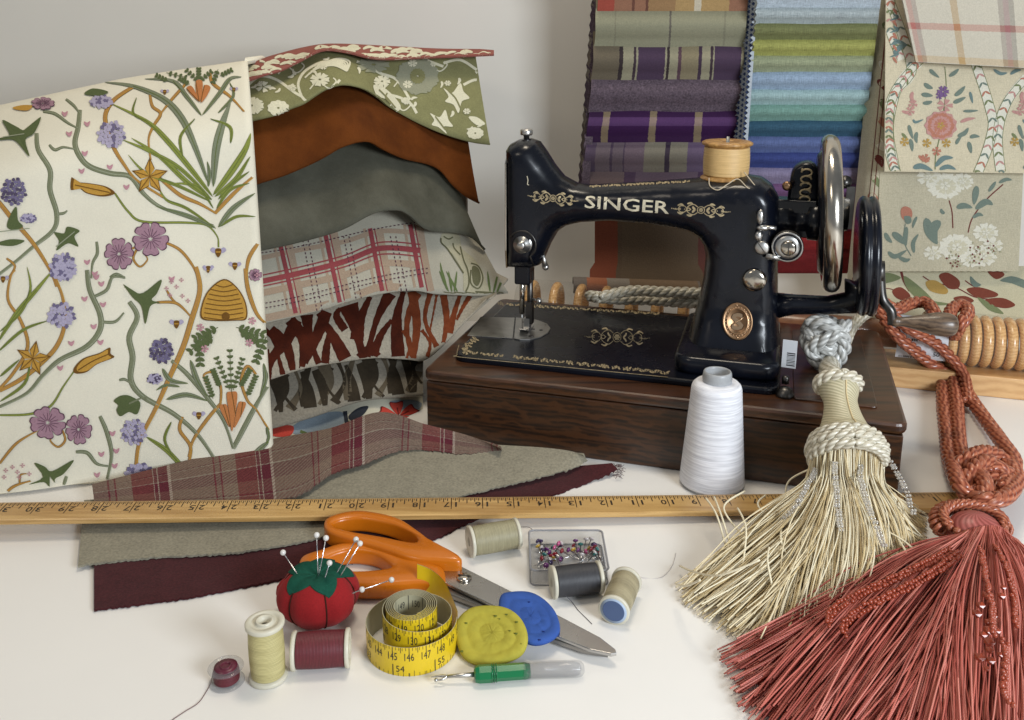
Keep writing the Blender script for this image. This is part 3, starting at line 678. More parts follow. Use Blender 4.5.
mb = MB(); rr = 2.28
mb.lathe([(0.3, 0), (rr*0.85, 0), (rr, 0.12), (rr, 0.25), (rr*0.8, 0.55), (rr*0.6, 0.6), (rr*0.6, pL-0.6), (rr*0.8, pL-0.55), (rr, pL-0.28), (rr, pL-0.12), (rr*0.9, pL), (rr*0.5, pL), (rr*0.42, pL-0.06), (0.55, pL-0.06), (0.45, pL-0.2), (0.3, pL-0.2), (0.3, 0)], T, 44)
mb.obj('reel', wood('spool_wood', '#8a5f2e', '#c79a5a', 2, 0.45, (8, 8, 2), 0.2), SP)
mb = MB(); thread_mesh(mb, T, pL, 0.5, rr*0.88, 0, 40, 0.06)
th = mb.obj('thread', winding('tan_thread', '#c79a58', '#e8c488'), SP)
mb = MB(); pts = [mp(u, v, t) for u, v, t in ((744, 172, 10.2), (752, 182, 9.6), (756, 188, 9.3), (748, 188, 9.0), (738, 179, 9.4), (728, 184, 9.1), (718, 190, 8.9), (710, 186, 9.2), (709, 178, 9.9))]
mb.tube([MF @ Vector(p) for p in spline(pts, 8)], 0.05, 6); mb.obj('loose_end', mat('grey_thread', '#b9aa92', 0.6), SP)

# ================================================================== SWATCH BOOKS BEHIND THE MACHINE
def lin(a, b, t): return a+(b-a)*t
def sheet_px(mbx, xl, xr, v0, v1, Y0, Y1, ncol=16, rows=8, th=0.18, roll=1.4, zig=0.0, mi=0, wob=0.0, seed=1, back=2.5):
    """swatch hanging from above: pixel span, plane depths at its ends (left, right); the lower edge rolls back"""
    q = random.Random(seed); ph = q.uniform(0, 6); G = []; 
    for i in range(rows+1):
        t = i/rows; row = []
        for j in range(ncol+1):
            s_ = j/ncol; u = lin(xl(t), xr(t), s_); v = lin(v0, v1, t) if not callable(v0) else lin(v0(s_), v1(s_), t)
            Y = lin(Y0, Y1, s_) - 0.9*math.sin(math.pi*min(1, t*1.15))*roll + 0.04*math.sin(s_*9+ph) + wob*math.sin(s_*5+ph)
            row.append(WY(u, v, Y))
        G.append(row)
    last = G[-1]; G.append([p+Vector((0, 0.35, -0.28)) for p in last]); G.append([p+Vector((0, 0.9, -0.1)) for p in last]); G.append([p+Vector((0, 1.1, 0.8)) for p in last])
    up = [p+Vector((0, 0.7, 1.2)) for p in G[0]]; G.insert(0, up)
    if zig:
        for i, r in enumerate(G): r[0] = r[0]+Vector((-zig*(i % 2)*0.7, -0.15*(i % 2), 0))
    return thick(mbx, G, th, mi)
# left book
BL = thing('swatch_book', 'swatch book of purple and sage checked and striped upholstery cloths', 'swatch book', WY(665, 290, 110))
c_rust = plaid('rust_tan_stripe', [(0, '#a8443a'), (0.10, '#9b6f58'), (0.2, '#5f3a34'), (0.215, '#9b6f58'), (0.28, '#5f3a34'), (0.295, '#a08058'), (0.45, '#b89a66'), (0.56, '#d8d0b8'), (0.6, '#b89a66'), (0.76, '#9b6f58'), (0.9, '#5f3a34'), (0.915, '#9b6f58')], [(0, '#8f6a56')], 19.5, 20, 0.25)
c_sage = plaid('sage_window_check', [(0, '#8f8d75'), (0.115, '#7d7a66'), (0.125, '#8f8d75'), (0.43, '#453b42'), (0.445, '#8f8d75'), (0.75, '#7d7a66'), (0.76, '#8f8d75')], [(0, '#938f78')], 19.5, 20, 0.35)
c_strp = plaid('purple_taupe_stripe', [(0, '#6e6452'), (0.16, '#2c2228'), (0.18, '#a09a80'), (0.245, '#3a2b38'), (0.26, '#a09a80'), (0.27, '#46324e'), (0.43, '#a09a80'), (0.445, '#2c2228'), (0.46, '#a09a80'), (0.51, '#5a3f4c'), (0.53, '#8f8468'), (0.63, '#3c2a42'), (0.65, '#a09a80'), (0.7, '#3a2b38'), (0.715, '#a09a80'), (0.725, '#46324e'), (0.885, '#a09a80'), (0.9, '#2c2228'), (0.915, '#9b967c')], [(0, '#6a6058')], 19.3, 20, 0.18)
c_heat = cloth('purple_heather', '#5d4f58', 0.5, 500, 0.4, mott=200, mvar=0.18)
c_purp = plaid('purple_beige_check', [(0, '#3c2442'), (0.09, '#a8966f'), (0.135, '#3d1f48'), (0.38, '#a8966f'), (0.425, '#3d1f48'), (0.66, '#a8966f'), (0.705, '#3d1f48'), (0.94, '#a8966f'), (0.975, '#3d1f48')], [(0, '#3c2442'), (0.53, '#6f4f7c'), (0.72, '#3d1f48')], 19.3, 5.6, 0.42)
c_mix = plaid('mauve_plaid', [(0, '#5a4a5c'), (0.07, '#786a6c'), (0.16, '#4e4050'), (0.175, '#726468'), (0.24, '#4e4050'), (0.25, '#77656c'), (0.37, '#918c74'), (0.5, '#2e2530'), (0.53, '#918c74'), (0.64, '#6b5a74')], [(0, '#6c5e6c'), (0.45, '#4e3c54'), (0.52, '#6c5e6c')], 19.3, 5.6, 0.3)
c_dusk = plaid('dusky_mauve_check', [(0, '#7c6a64'), (0.26, '#4f3b50'), (0.33, '#6d5c66'), (0.72, '#45304a'), (0.8, '#7c6a64')], [(0, '#6a5968')], 19.3, 20, 0.3)
rows_ = [(-40, 11, c_rust, 'rust and tan striped swatch'), (11, 47, c_sage, 'plain sage swatch with thin dark lines'), (47, 80, c_strp, 'swatch with purple and taupe stripes'), (80, 112, c_heat, 'plain heathered purple swatch'),
         (112, 143, c_purp, 'deep purple swatch checked in beige'), (143, 172, c_mix, 'mauve and sage plaid swatch'), (172, 208, c_dusk, 'dusky mauve swatch')]
for i, (a, b, m, lb) in enumerate(rows_[::-1]):
    k = len(rows_)-1-i; mb = MB(); yy = 105.2+k*0.55
    sheet_px(mb, lambda t, a=a, b=b: lin(597.5, 583, max(0, lin(a, b, t))/190)-0.7*math.sin(5*t+k), lambda t, a=a, b=b: lin(748, 736, max(0, lin(a, b, t))/180), a-5, b, yy, yy, seed=k+3)
    mb.obj('swatch', m, BL, label=lb)
mb = MB()
for k in range(15):
    xo = -1.2+0.25*math.sin(k*2.1); G = [[WY(lin(597, 583, max(0, v)/190)+xo*(j % 2)-1.5-k*0.22, v, 107.2+k*0.28) for j, v in enumerate(range(-40, 200, 5))], [WY(lin(597, 583, max(0, v)/190)+6, v, 107.2+k*0.28) for v in range(-40, 200, 5)]]
    thick(mb, G, 0.1, k % 2)
mb.obj('cloth_edges', [c_heat, c_strp], BL)
# folded cloth below the left book, seen through the arm
c_rg = plaid('rust_taupe_block_stripe', [(0, '#7c3a26'), (0.17, '#574a3c'), (0.2, '#5c5040'), (0.76, '#5d2f2e'), (0.96, '#766a60')], [(0, '#6f5a4c')], 17, 40, 0.25)
mb = MB(); prof = [(200, 110.5), (225, 110), (245, 109.4), (262, 108.6), (272, 107.2), (281, 104.8), (287, 103.3)]
G = [[WY(u+(6 if k > 3 else 0)*math.sin(u*0.03), v+2.5*math.sin(u*0.05)*(k > 3)+(u-597)*0.02, Y) for u in range(595, 760, 8)] for k, (v, Y) in enumerate(prof)]
A_, _ = thick(mb, G, 0.4)
mb.obj('folded_cloth', c_rg, label='rust and taupe block striped cloth folded on the table behind the sewing machine', cat='fabric')
mb = MB(); G = []
for k in range(13):
    a = math.radians(-60+k*20); G.append([WY(u, 285+(u-573)*0.035, 104)+Vector((0, -1.0*math.cos(a), 1.0*math.sin(a))) for u in range(573, 705, 6)])
thick(mb, G, 0.25)
mb.obj('rolled_cloth', plaid('orange_grey_block', [(0, '#6d6863'), (0.1, '#6d6863'), (0.11, '#a86446'), (0.27, '#8f8980'), (0.45, '#7a6650')], [(0, '#8f7a68')], 15, 40, 0.2), label='orange and grey cloth rolled up under the folded striped cloth', cat='fabric')
# plain linens book
BR_ = thing('swatch_book', 'swatch book of plain linens running from pale grey through lime and blue to red', 'swatch book', WY(805, 290, 110))
cols = [('#a6b0b8', 'ice blue'), ('#9aa3a4', 'pale grey'), ('#6f7248', 'olive green'), ('#96964e', 'lime green'), ('#8f9575', 'sage grey'), ('#8c9fb4', 'powder blue'), ('#94aeae', 'pale teal'), ('#6f9488', 'sea green'), ('#335468', 'deep teal'), ('#596794', 'denim blue'), ('#38437a', 'royal blue'), ('#7f7590', 'lilac grey'), ('#6b4a6e', 'plum'), ('#54385c', 'violet'), ('#7c2c4c', 'magenta'), ('#8a2424', 'red'), ('#6a1a1c', 'dark red')]
ys = [-18, 9, 25, 41, 57, 73, 91, 106, 122, 138, 154, 169, 185, 201, 217, 232, 250, 272]
for k in range(len(cols)-1, -1, -1):
    a, b = ys[k], ys[k+1]; mb = MB(); yy = 103.0+k*0.42
    sheet_px(mb, lambda t, a=a, b=b: lin(758, 745, max(0, lin(a, b, t))/170), lambda t, a=a, b=b: lin(881, 861, max(0, lin(a, b, t))/165), a-4, b, yy, yy-0.5, seed=k+31, roll=1.15, zig=0.35, rows=6)
    mb.obj('swatch', cloth('linen_'+cols[k][1].replace(' ', '_'), cols[k][0], 0.16, 700, 0.3, weave=0.5), BR_, label=cols[k][1]+' linen swatch')
pink = [cloth('pinked_white', '#a8b0b8', 0.2), cloth('pinked_navy', '#3a4a74', 0.2)]
mb = MB()
for k in range(9):
    G = []
    for row in (0, 1):
        G.append([WY(lin(756, 744, max(0, v)/170)-2.2-k*1.25+(0 if row else (2.2 if (j+k) % 2 else -0.6)) + (4 if row else 0), v, 103.6+k*0.35) for j, v in enumerate(np.arange(-30, 215, 2.6))])
    thick(mb, G, 0.12, 1 if k % 3 == 1 else 0)
mb.obj('pinked_edges', pink, BR_)
# magenta & red stack beneath
# ------------------------------------------------------------------ printed cloths on the right
cr = cloth('linen_cream', '#c0b599', 0.12, 700, 0.3, weave=0.14)
cr2 = cloth('linen_grey', '#b0a88f', 0.14, 700, 0.3, weave=0.16)
ink = {}
def inkm(name, color): ink[name] = cloth('ink_'+name, color, 0.14, 900, 0.15); return ink[name]
for n_, c_ in dict(white='#cbc7b6', slate='#6a776c', teal='#647876', rust='#a86f5a', rose='#b0827a', purple='#71557e', ochre='#a58440', oat='#bdb79e', plum='#6b3530', leafg='#6f7752', fawn='#9a9678', brick='#743a2c').items(): inkm(n_, c_)
def panel(poly_l, poly_r, va, vb, Y0, Y1, seed=1, amp=0.35, th=0.2, rows=14, cols_=14, zigb=0.0):
    G = []
    for i in range(rows+1):
        t = i/rows; row = []
        for j in range(cols_+1):
            s_ = j/cols_; u = lin(poly_l(t), poly_r(t), s_); v = lin(va(s_), vb(s_), t)
            if zigb and i == rows: v += zigb*(j % 2)
            row.append(WY(u, v, lin(Y0, Y1, t)+amp*math.sin(s_*6+seed)*t-0.4*math.sin(t*2.5+seed)))
        G.append(row)
    return G
# side cloth with brown leaves
mb = MB(); G = panel(lambda t: lin(885, 853, t), lambda t: lin(902, 879, t), lambda s_: -20, lambda s_: 300, 103.5, 102.0, amp=0.1, cols_=6)
for r in G:
    for j, p in enumerate(r): p.y += (0 if j > 2 else 1.2*(2-j)); 
A_, _ = thick(mb, G, 0.3); pr = Print(mb, [A_]); mats_ = [cr2, ink['plum'], ink['leafg'], ink['rust'], ink['white']]
q = random.Random(4)
for k in range(15):
    v = 4+k*19; u = lin(893, 865, v/290)+q.uniform(-4, 3)
    pr.leaf([(u-5, v), (u, v+q.uniform(4, 9)), (u+6, v+14)], q.uniform(5, 8), 1+k % 4, k % 2)
for v0_ in (0.3, 0.55): pr.stroke([(lin(884, 901, v0_)+0*t-(t*0.1), t) for t in (0, 100, 200, 290)], 0.8, 1, 2)
mb.obj('leaf_print_cloth', mats_, label='narrow strip of grey cloth with plum and olive leaves beside the blue linens', cat='fabric')
# white rose linen (lowest of the hanging three)
mb = MB(); G = panel(lambda t: lin(882, 876, t), lambda t: lin(1026, 1018.5, t), lambda s_: 120, lambda s_: 271, 103.2, 100.5, seed=2, zigb=0.5, cols_=40)
A_, _ = thick(mb, G, 0.2); pr = Print(mb, [A_])
mats_ = [cr2, ink['white'], ink['oat'], ink['slate'], ink['rust'], ink['fawn'], ink['plum']]
def X4(x, y): return (860+x/3.427, 180+y/3.427)
pr.map = X4
for c, r, n in (((290, 20), 62, 8), ((350, 5), 40, 7), ((330, 230), 62, 8), ((430, 180), 45, 7), ((250, 250), 34, 6), ((420, 260), 50, 7), ((235, -10), 42, 6), ((455, 225), 36, 6), ((380, 270), 40, 7)):
    pr.flower(c, r, n, 1, None, 0, rot=c[0], sq=0.75); pr.flower((c[0]+4, c[1]+2), r*0.6, n-1, 2, None, 2, rot=c[1], sq=0.75); pr.flower(c, r*0.3, 5, 1, None, 4, sq=0.8)
for a in (((225, 130), (240, 180), (265, 220)), ((275, 140), (250, 170), (262, 215)),): pr.leaf(list(a), 34, 3, 1)
for a, b, c, w in (((330, 95), (355, 88), (385, 95), 20), ((400, 20), (395, 50), (390, 85), 22), ((395, 100), (430, 75), (455, 85), 22), ((385, 130), (405, 118), (422, 122), 13), ((440, 40), (455, 20), (465, 5), 12), ((475, 10), (500, -2), (520, 0), 12), ((290, 115), (280, 108), (278, 98), 12), ((110, 180), (135, 200), (155, 220), 24), ((160, 160), (155, 195), (158, 225), 16), ((185, 250), (182, 215), (200, 185), 14), ((95, 245), (120, 262), (160, 240), 16), ((130, 262), (155, 275), (172, 270), 14), ((195, 125), (185, 145), (180, 165), 10), ((85, 180), (95, 200), (110, 215), 16)): pr.leaf([a, b, c], w, 3, 1)
pr.stroke([(370, 180), (385, 130), (430, 70), (490, 15)], 4, 6, 0); pr.stroke([(305, 70), (315, 110), (318, 165)], 4, 6, 0); pr.stroke([(175, 260), (150, 210), (155, 150)], 3.5, 3, 0)
pr.blob([(140, 100), (155, 90), (175, 100), (178, 125), (160, 140), (142, 128)], 4, 2); pr.blob([(150, 125), (172, 125), (175, 145), (158, 150)], 3, 3)
q = random.Random(8)
for cx_, cy_ in ((320, 255), (395, 240), (455, 235), (330, 285), (395, 275)):
    for k in range(14): x, y = cx_+q.gauss(0, 13), cy_+q.gauss(0, 11); pr.poly([(x+4*math.cos(t), y+4*math.sin(t)) for t in (0, 1.5, 3, 4.5)], 5 if k % 3 else 6, 5)
mb.obj('rose_print_linen', mats_, label='grey linen printed with large white roses and slate leaves, hanging at the right', cat='fabric')
# ogee floral
mb = MB(); G = panel(lambda t: lin(886, 884.5, t), lambda t: 1075, lambda s_: -20, lambda s_: lin(171.5, 174, s_), 101.6, 100.2, seed=4)
A_, _ = thick(mb, G, 0.2); pr = Print(mb, [A_])
mats_ = [cr, ink['white'], ink['slate'], ink['rust'], ink['rose'], ink['purple'], ink['ochre'], ink['leafg'], ink['teal']]
def X3(x, y): return (860+x/3.6, y/3.6)
pr.map = X3
def vband(path, w):
    pr.stroke(path, w, 1, 0, 10); 
    for sg in (-1, 1): 
        P = spline(path, 8); pr.stroke([(p[0]+sg*w*0.52, p[1]) for p in P[::4]], 2.2, 7, 1, 6)
    P = resample(spline(path, 10), int(sum(math.dist(a, b) for a, b in zip(path, path[1:]))/34)+2)
    for k in range(len(P)-1):
        a, b = P[k], P[k+1]; d = (b-a); n = np.array((-d[1], d[0])); L = np.linalg.norm(d)+1e-6; n = n/L; d = d/L
        for sg in (1, -1):
            e_ = a+d*20+n*sg*15; pr.leaf([tuple(a+d*4), tuple(a+d*12+n*sg*9), tuple(e_)], 6.5, (3, 7, 4, 2)[k % 4], 2)
for dx in (0, 410):
    vband([(-215+dx+410-90, 0), (200+dx-15, 240), (130+dx, 330), (108+dx-5, 450), (112+dx, 540), (130+dx, 625)], 34) if dx == 0 else None
vband([(210, 225), (150, 290), (110, 370), (102, 470), (110, 560), (135, 640)], 34)
vband([(405, 200), (440, 300), (470, 400), (478, 460), (450, 560), (415, 640)], 34)
vband([(600, 280), (540, 350), (505, 430), (495, 520), (510, 640)], 34)
vband([(110, 0), (108, 110), (150, 215)], 30)
def bouquet(cx, cy, k=1.0):
    P = lambda x, y: (cx+(x-290)*k, cy+(y-430)*k)
    for r, n, mi, sq in ((60, 11, 4, 0.9), (50, 9, 3, 0.95), (38, 8, 4, 0.95), (26, 7, 3, 1.0), (14, 5, 6, 1)): pr.flower(P(290, 452), r*k, n, mi, None, 2, rot=r, sq=sq)
    pr.flower(P(305, 380), 30*k, 5, 4, None, 2, sq=0.8); pr.flower(P(298, 330), 22*k, 6, 5, None, 3); pr.flower(P(285, 345), 14*k, 5, 5, None, 3)
    for x, y, mi in ((240, 515, 6), (310, 515, 6), (275, 545, 3), (160, 510, 6), (190, 375, 4), (180, 400, 4), (235, 570, 3), (270, 480, 3)): pr.flower(P(x, y), 17*k, 5, mi, None, 2, rot=x)
    for a, b, c, w, mi in (((250, 250), (262, 262), (285, 280), 14, 2), ((320, 275), (340, 262), (355, 248), 14, 2), ((230, 300), (245, 312), (262, 318), 16, 2), ((220, 340), (240, 342), (262, 345), 16, 2), ((225, 372), (245, 370), (260, 365), 14, 2),
        ((340, 345), (360, 330), (378, 310), 16, 2), ((335, 370), (355, 362), (380, 350), 15, 2), ((395, 330), (400, 350), (405, 372), 10, 8), ((370, 400), (395, 400), (425, 398), 10, 2), ((360, 440), (385, 430), (415, 425), 12, 4), ((350, 490), (375, 480), (390, 460), 16, 2), ((395, 495), (410, 490), (430, 492), 14, 2), ((390, 510), (395, 530), (400, 552), 16, 2), ((345, 520), (352, 505), (365, 490), 12, 2),
        ((190, 430), (200, 440), (228, 430), 9, 8), ((175, 450), (180, 470), (190, 500), 14, 2), ((205, 475), (200, 495), (205, 515), 14, 2), ((180, 500), (185, 520), (188, 545), 15, 2), ((190, 330), (185, 350), (195, 375), 13, 4), ((150, 400), (165, 405), (180, 412), 10, 4), ((150, 480), (160, 490), (170, 500), 10, 7),
        ((190, 605), (220, 598), (262, 615), 20, 8), ((270, 600), (300, 570), (335, 568), 18, 8), ((285, 610), (315, 600), (345, 610), 16, 8), ((210, 560), (230, 575), (250, 580), 14, 3)): pr.leaf([P(*a), P(*b), P(*c)], w*k, mi, 1)
    pr.stroke([P(270, 610), P(272, 560), P(285, 500)], 4*k, 7, 0); pr.stroke([P(300, 400), P(310, 320), P(305, 240)], 3*k, 7, 0)
bouquet(290, 430); bouquet(686, 430)
for a, b, c, w in (((120, 195), (145, 170), (170, 160), 18), ((115, 160), (135, 150), (165, 158), 14), ((480, 250), (505, 265), (530, 262), 12), ((540, 268), (560, 255), (580, 252), 12)): pr.leaf([a, b, c], w, 8, 1)
for k in range(9): pr.leaf([(118, 30+k*22), (125+(k % 2)*10, 40+k*22), (132-(k % 2)*26, 52+k*22)], 9, (3, 8)[k % 2], 3)
mb.obj('ogee_print_linen', mats_, label='cream linen printed with flower bouquets inside leafy oval garlands, hanging at the right', cat='fabric')
# windowpane plaid folded over the top
c_pl = plaid('cream_windowpane', [(0, '#bdb6a6'), (0.035, '#a3706a'), (0.075, '#8f7f78'), (0.115, '#bdb6a6'), (0.40, '#a88a60'), (0.46, '#bdb6a6'), (0.80, '#8a8078'), (0.84, '#8b6a70'), (0.89, '#7f7a72'), (0.93, '#bdb6a6')], [(0, '#bdb6a6'), (0.60, '#a8645a'), (0.665, '#bdb6a6'), (0.93, '#b59a70')], 14.6, 12.0, 0.45, 0.15)
mb = MB(); G = panel(lambda t: lin(895, 916, t), lambda t: 1080, lambda s_: -36, lambda s_: lin(62, 71, s_), 100.6, 98.9, seed=1, rows=16)
uv = [[(j/14*21.5+0.1, i/16*12.0) for j in range(15)] for i in range(17)]
thick(mb, G, 0.25, 0, uv); mb.obj('windowpane_cloth', c_pl, label='cream cloth with a wide rose and ochre windowpane check folded over the top right', cat='fabric')
# autumn leaf cloth sloping down to the rings
mb = MB(); G = []
for i in range(13):
    t = i/12; G.append([WY(lin(lin(872, 866, t), 1045, j/18), lin(266, 326+4*math.sin(j), t), lin(103.2, 97.2, t)-0.5*math.sin(j*0.9)*t) for j in range(19)])
A_, _ = thick(mb, G, 0.2); pr = Print(mb, [A_]); pr.map = X4
mats_ = [inkm('buttermilk', '#b8b194'), ink['brick'], ink['slate'], ink['leafg'], ink['ochre'], ink['plum']]
for pts_, mi in (([(270, 330), (300, 318), (340, 345), (335, 372), (300, 370)], 1), ([(225, 350), (260, 345), (300, 375), (290, 392), (240, 380)], 4), ([(110, 380), (140, 368), (172, 395), (160, 415), (125, 405)], 1), ([(365, 375), (410, 368), (470, 388), (460, 402), (400, 402)], 1), ([(430, 410), (490, 405), (532, 428), (500, 440), (450, 430)], 1), ([(320, 405), (360, 398), (390, 415), (350, 428)], 1), ([(435, 310), (470, 305), (495, 325), (465, 340)], 1), ([(45, 340), (90, 318), (140, 335), (100, 352), (60, 355)], 3), ([(150, 330), (185, 350), (240, 400), (250, 430), (200, 410), (160, 370)], 3), ([(400, 400), (450, 425), (480, 445), (490, 460), (440, 445)], 3), ([(480, 345), (520, 330), (575, 350), (570, 372), (520, 355)], 2), ([(378, 330), (400, 350), (415, 360), (395, 368), (380, 355)], 2), ([(195, 385), (230, 410), (310, 425), (270, 430), (220, 425)], 3)): pr.blob(pts_, mi, 1, 5)
pr.stroke([(140, 310), (150, 345), (170, 380)], 9, 5, 0); pr.stroke([(60, 372), (110, 375), (180, 410)], 3, 5, 0); pr.stroke([(215, 330), (250, 350), (330, 370), (390, 400), (450, 410)], 4, 5, 0); pr.stroke([(360, 345), (390, 365), (440, 385)], 4, 5, 0)
mb.obj('leaf_print_cloth', mats_, label='buttermilk cloth printed with brick red and olive autumn leaves lying above the wooden rings', cat='fabric')

# ------------------------------------------------------------------ tube of wooden curtain rings and the pale board under it
ring_w = wood('ring_wood', '#c08a4c', '#e3b87c', 3, 0.25, (6, 6, 6), 0.5)
film = mat('clear_film', (0.35, 0.33, 0.3), 0.07, spec=0.9); film.node_tree.nodes['Principled BSDF'].inputs['Alpha'].default_value = 0.10
axc = lambda s_: MF @ Vector((s_, 28.6, 5.0))
RP = thing('ring_pack', 'clear tube of varnished wooden curtain rings lying behind the sewing machine', 'curtain rings', MF @ Vector((30, 28.6, 2.3)))
s_list = [2.5+k*3.0 for k in range(10)] + [46.2+k*1.12 for k in range(15)]
ringT = axis_frame((0, 0, 0), E1, (0, 0, 1))
proto = None
for k, s_ in enumerate(s_list):
    if proto is None:
        mb = MB(); mb.tube([ringT @ Vector((2.25*math.cos(a), 2.25*math.sin(a), 0)) for a in [2*math.pi*i/40 for i in range(40)]], 0.5, 12, closed=True)
        proto = link('ring', mb, ring_w, RP, local=True); r_ = proto
    else: r_ = proto.copy(); COL.objects.link(r_); r_.parent = RP
    r_.location = (axc(s_)-ORIG[RP.name])*S
mb = MB(); mb.lathe([(2.85, 0), (2.88, 30), (2.86, 62)], axis_frame(MF @ Vector((1, 28.6, 5.02)), E1), 40)
mb.obj('sleeve', film, RP)
mb = MB(); mb.lathe([(0, 0), (1.45, 0), (1.5, 0.1), (1.5, 16), (0, 16)], axis_frame(MF @ Vector((29.5, 28.6, 5.0)), E1), 24, 1); 
mb.obj('cardboard_core', [ring_w, wood('copper_card', '#7a4a2c', '#a87048', 1, 0.3, (3, 3, 3), 0.3)], RP)
white_card = mat('label_card', '#c6c8cc', 0.5); blk = mat('black_print', (0.02, 0.02, 0.022), 0.5)
mb = MB(); TT = axis_frame(MF @ Vector((43.0, 28.6, 5.0)), E1, (0, 0, 1)); G = [[TT @ Vector((2.95*math.cos(a), 2.95*math.sin(a), x)) for x in (0, 4.6)] for a in [math.radians(30+i*8) for i in range(12)]]
TTi = TT.inverted(); fr = TTi.to_3x3() @ Vector((0, -1, 0)); a0 = math.atan2(fr.y, fr.x)
G = [[TT @ Vector((2.93*math.cos(a0+a), 2.93*math.sin(a0+a), x)) for x in (0, 4.9)] for a in [math.radians(-62+i*10) for i in range(11)]]
A_, _ = thick(mb, G, 0.03)
q = random.Random(2); x = 0.35
def onl(x, a, r=2.97): return TT @ Vector((r*math.cos(a0+a), r*math.sin(a0+a), x))
sgd = 1 if onl(0, 0.3).z > onl(0, 0).z else -1
while x < 2.3:
    w_ = q.choice((0.05, 0.09, 0.13)); mb.add([onl(x, -0.62*sgd), onl(x+w_, -0.62*sgd), onl(x+w_, -0.15*sgd), onl(x, -0.15*sgd)], [(0, 1, 2, 3)], 1); x += w_+q.choice((0.06, 0.1))
add_text(mb, '50', lambda x, y: onl(3.9+x, sgd*(-0.35+y/2.97)), 0.55, 0.6, 1)
add_text(mb, '28MM', lambda x, y: onl(1.3+x, sgd*(0.15+y/2.97)), 0.3, 1.3, 1)
mb.obj('label', [white_card, blk], RP)
mb = MB(); mb.box((22, 25.6, 0.02), (66, 31.6, 2.25), T=MF)
mb.obj('wooden_board', wood('pale_board', '#bb8e5c', '#d9b07c', 1, 0.35, (0.8, 8, 8), 0.1), label='long pale wooden board lying under the tube of rings', cat='board', bevel=0.1)

# ================================================================== PILE OF FURNISHING CLOTHS
def fabY(u, z): return 71.4+0.24*z+1.6+max(0, u-262)/245*15
def solveY(u, v, off=0.0):
    Y = 76.0
    for _ in range(12): z = WY(u, v, Y).z; Y = fabY(u, z)+off
    return Y
def xs(curve, n):
    c = sorted(curve); x = np.array([p[0] for p in c]); y = np.array([p[1] for p in c]); return c
def hem(curve, n=72):
    P = np.array(spline(curve, 10)); return resample(P, n)
def layer(top, hem_, off=0.0, fold=0.0, rise=14, bulge=0.5, n=72, rows=14, th=0.22, back=7.0, top_off=4.5, tend=None, seed=1, wr=0.14, mbx=None):
    if tend: top = [p for p in spline(top, 6) if p[0] <= tend]
    T_, H_ = hem(top, n), hem(hem_, n); G = []; q = random.Random(seed); ph = [q.uniform(0, 6) for _ in range(4)]
    tp = []; hp = []; cu = min(H_[5:-5], key=lambda p: p[1])[0] if fold else 0
    def fo(u): return -fold*(math.exp(-((u-cu)/42)**2)-0.55*math.exp(-((u-cu-62)/30)**2))
    for (u, v), (u2, v2) in zip(T_, H_): tp.append(WY(u, v-rise, solveY(u, v-rise, off+top_off))); hp.append(WY(u2, v2, solveY(u2, v2, off+fo(u2))))
    G.append([p+Vector((-1.5-2.5*(j/n), back, -1.5)) for j, p in enumerate(tp)]); G.append([p+Vector((-0.6-1.2*(j/n), back*0.45, 0.05)) for j, p in enumerate(tp)])
    for i in range(rows+1):
        t = i/rows
        G.append([a.lerp(b, t)+Vector((0, -bulge*math.sin(math.pi*t**1.2)-wr*math.sin(j*0.17+ph[0]+t*2)*t, wr*0.5*math.sin(j*0.31+ph[1])*t*(1-t)*2)) for j, (a, b) in enumerate(zip(tp, hp))])
    G.append([b+Vector((0, 0.12, -0.12)) for b in G[-1]]); G.append([b+Vector((0, 0.3, -0.05)) for b in G[-1]])
    mbx = mbx or MB(); A_, _ = thick(mbx, G, th); return mbx, A_
H0 = [(228, 80), (247, 80), (262, 75), (280, 70), (300, 60), (317, 51), (330, 49), (350, 52), (370, 57), (390, 58.5), (425, 57), (463, 55.5), (494, 54)]
U0 = [(228, 72), (245, 67), (262, 60), (280, 55), (300, 50), (323, 46), (345, 45.5), (370, 46.5), (410, 48.5), (450, 50.5), (494, 51)]
H1 = [(228, 126), (247, 121), (273, 115), (290, 108), (303, 103), (315, 95), (327, 88), (343, 84), (363, 88), (378, 97), (390, 107), (417, 122), (443, 133), (470, 141), (490, 144)]
H2 = [(228, 195), (255, 184), (283, 175), (313, 162), (328, 154), (340, 147), (357, 141.5), (370, 141.5), (383, 149), (403, 158), (427, 163.5), (440, 170), (452, 184), (466, 196), (479, 203)]
H3 = [(228, 260), (260, 250), (297, 242), (340, 230), (373, 213), (397, 209.5), (410, 215), (427, 229), (457, 233), (472, 238), (484, 250)]
H4 = [(228, 335), (263, 323), (313, 312), (363, 297), (397, 290.5), (417, 290), (437, 293.5), (480, 295.5), (508, 292.5)]
H5 = [(228, 392), (268, 380), (303, 368), (337, 362), (373, 358), (407, 359.5), (424, 360), (442, 346), (464, 322), (488, 299)]
H6 = [(228, 442), (273, 428), (317, 415), (353, 403.5), (380, 398), (423, 395)]
H7 = [(228, 452), (270, 443), (290, 437.5), (317, 437), (340, 430), (363, 418), (380, 417), (403, 427), (423, 432)]
ivory = cloth('ivory_cotton', '#dad4c0', 0.05, 900, 0.18, mott=12, mvar=0.04)
for n_, c_ in dict(cream='#cdc8ac', olive='#74794a', redbr='#8c4232', shade='#8c8c74', choco='#52301f', rustz='#8a3c1c', offw='#b9b3a0', umber='#4d443a', umb2='#6f6555', petal='#b5392a', blueg='#7f8c96', darkr='#6a1f1c', navy='#2c3038', moss='#59683c', sepia='#a09a80', sepd='#5c5a40').items(): inkm(n_, c_)
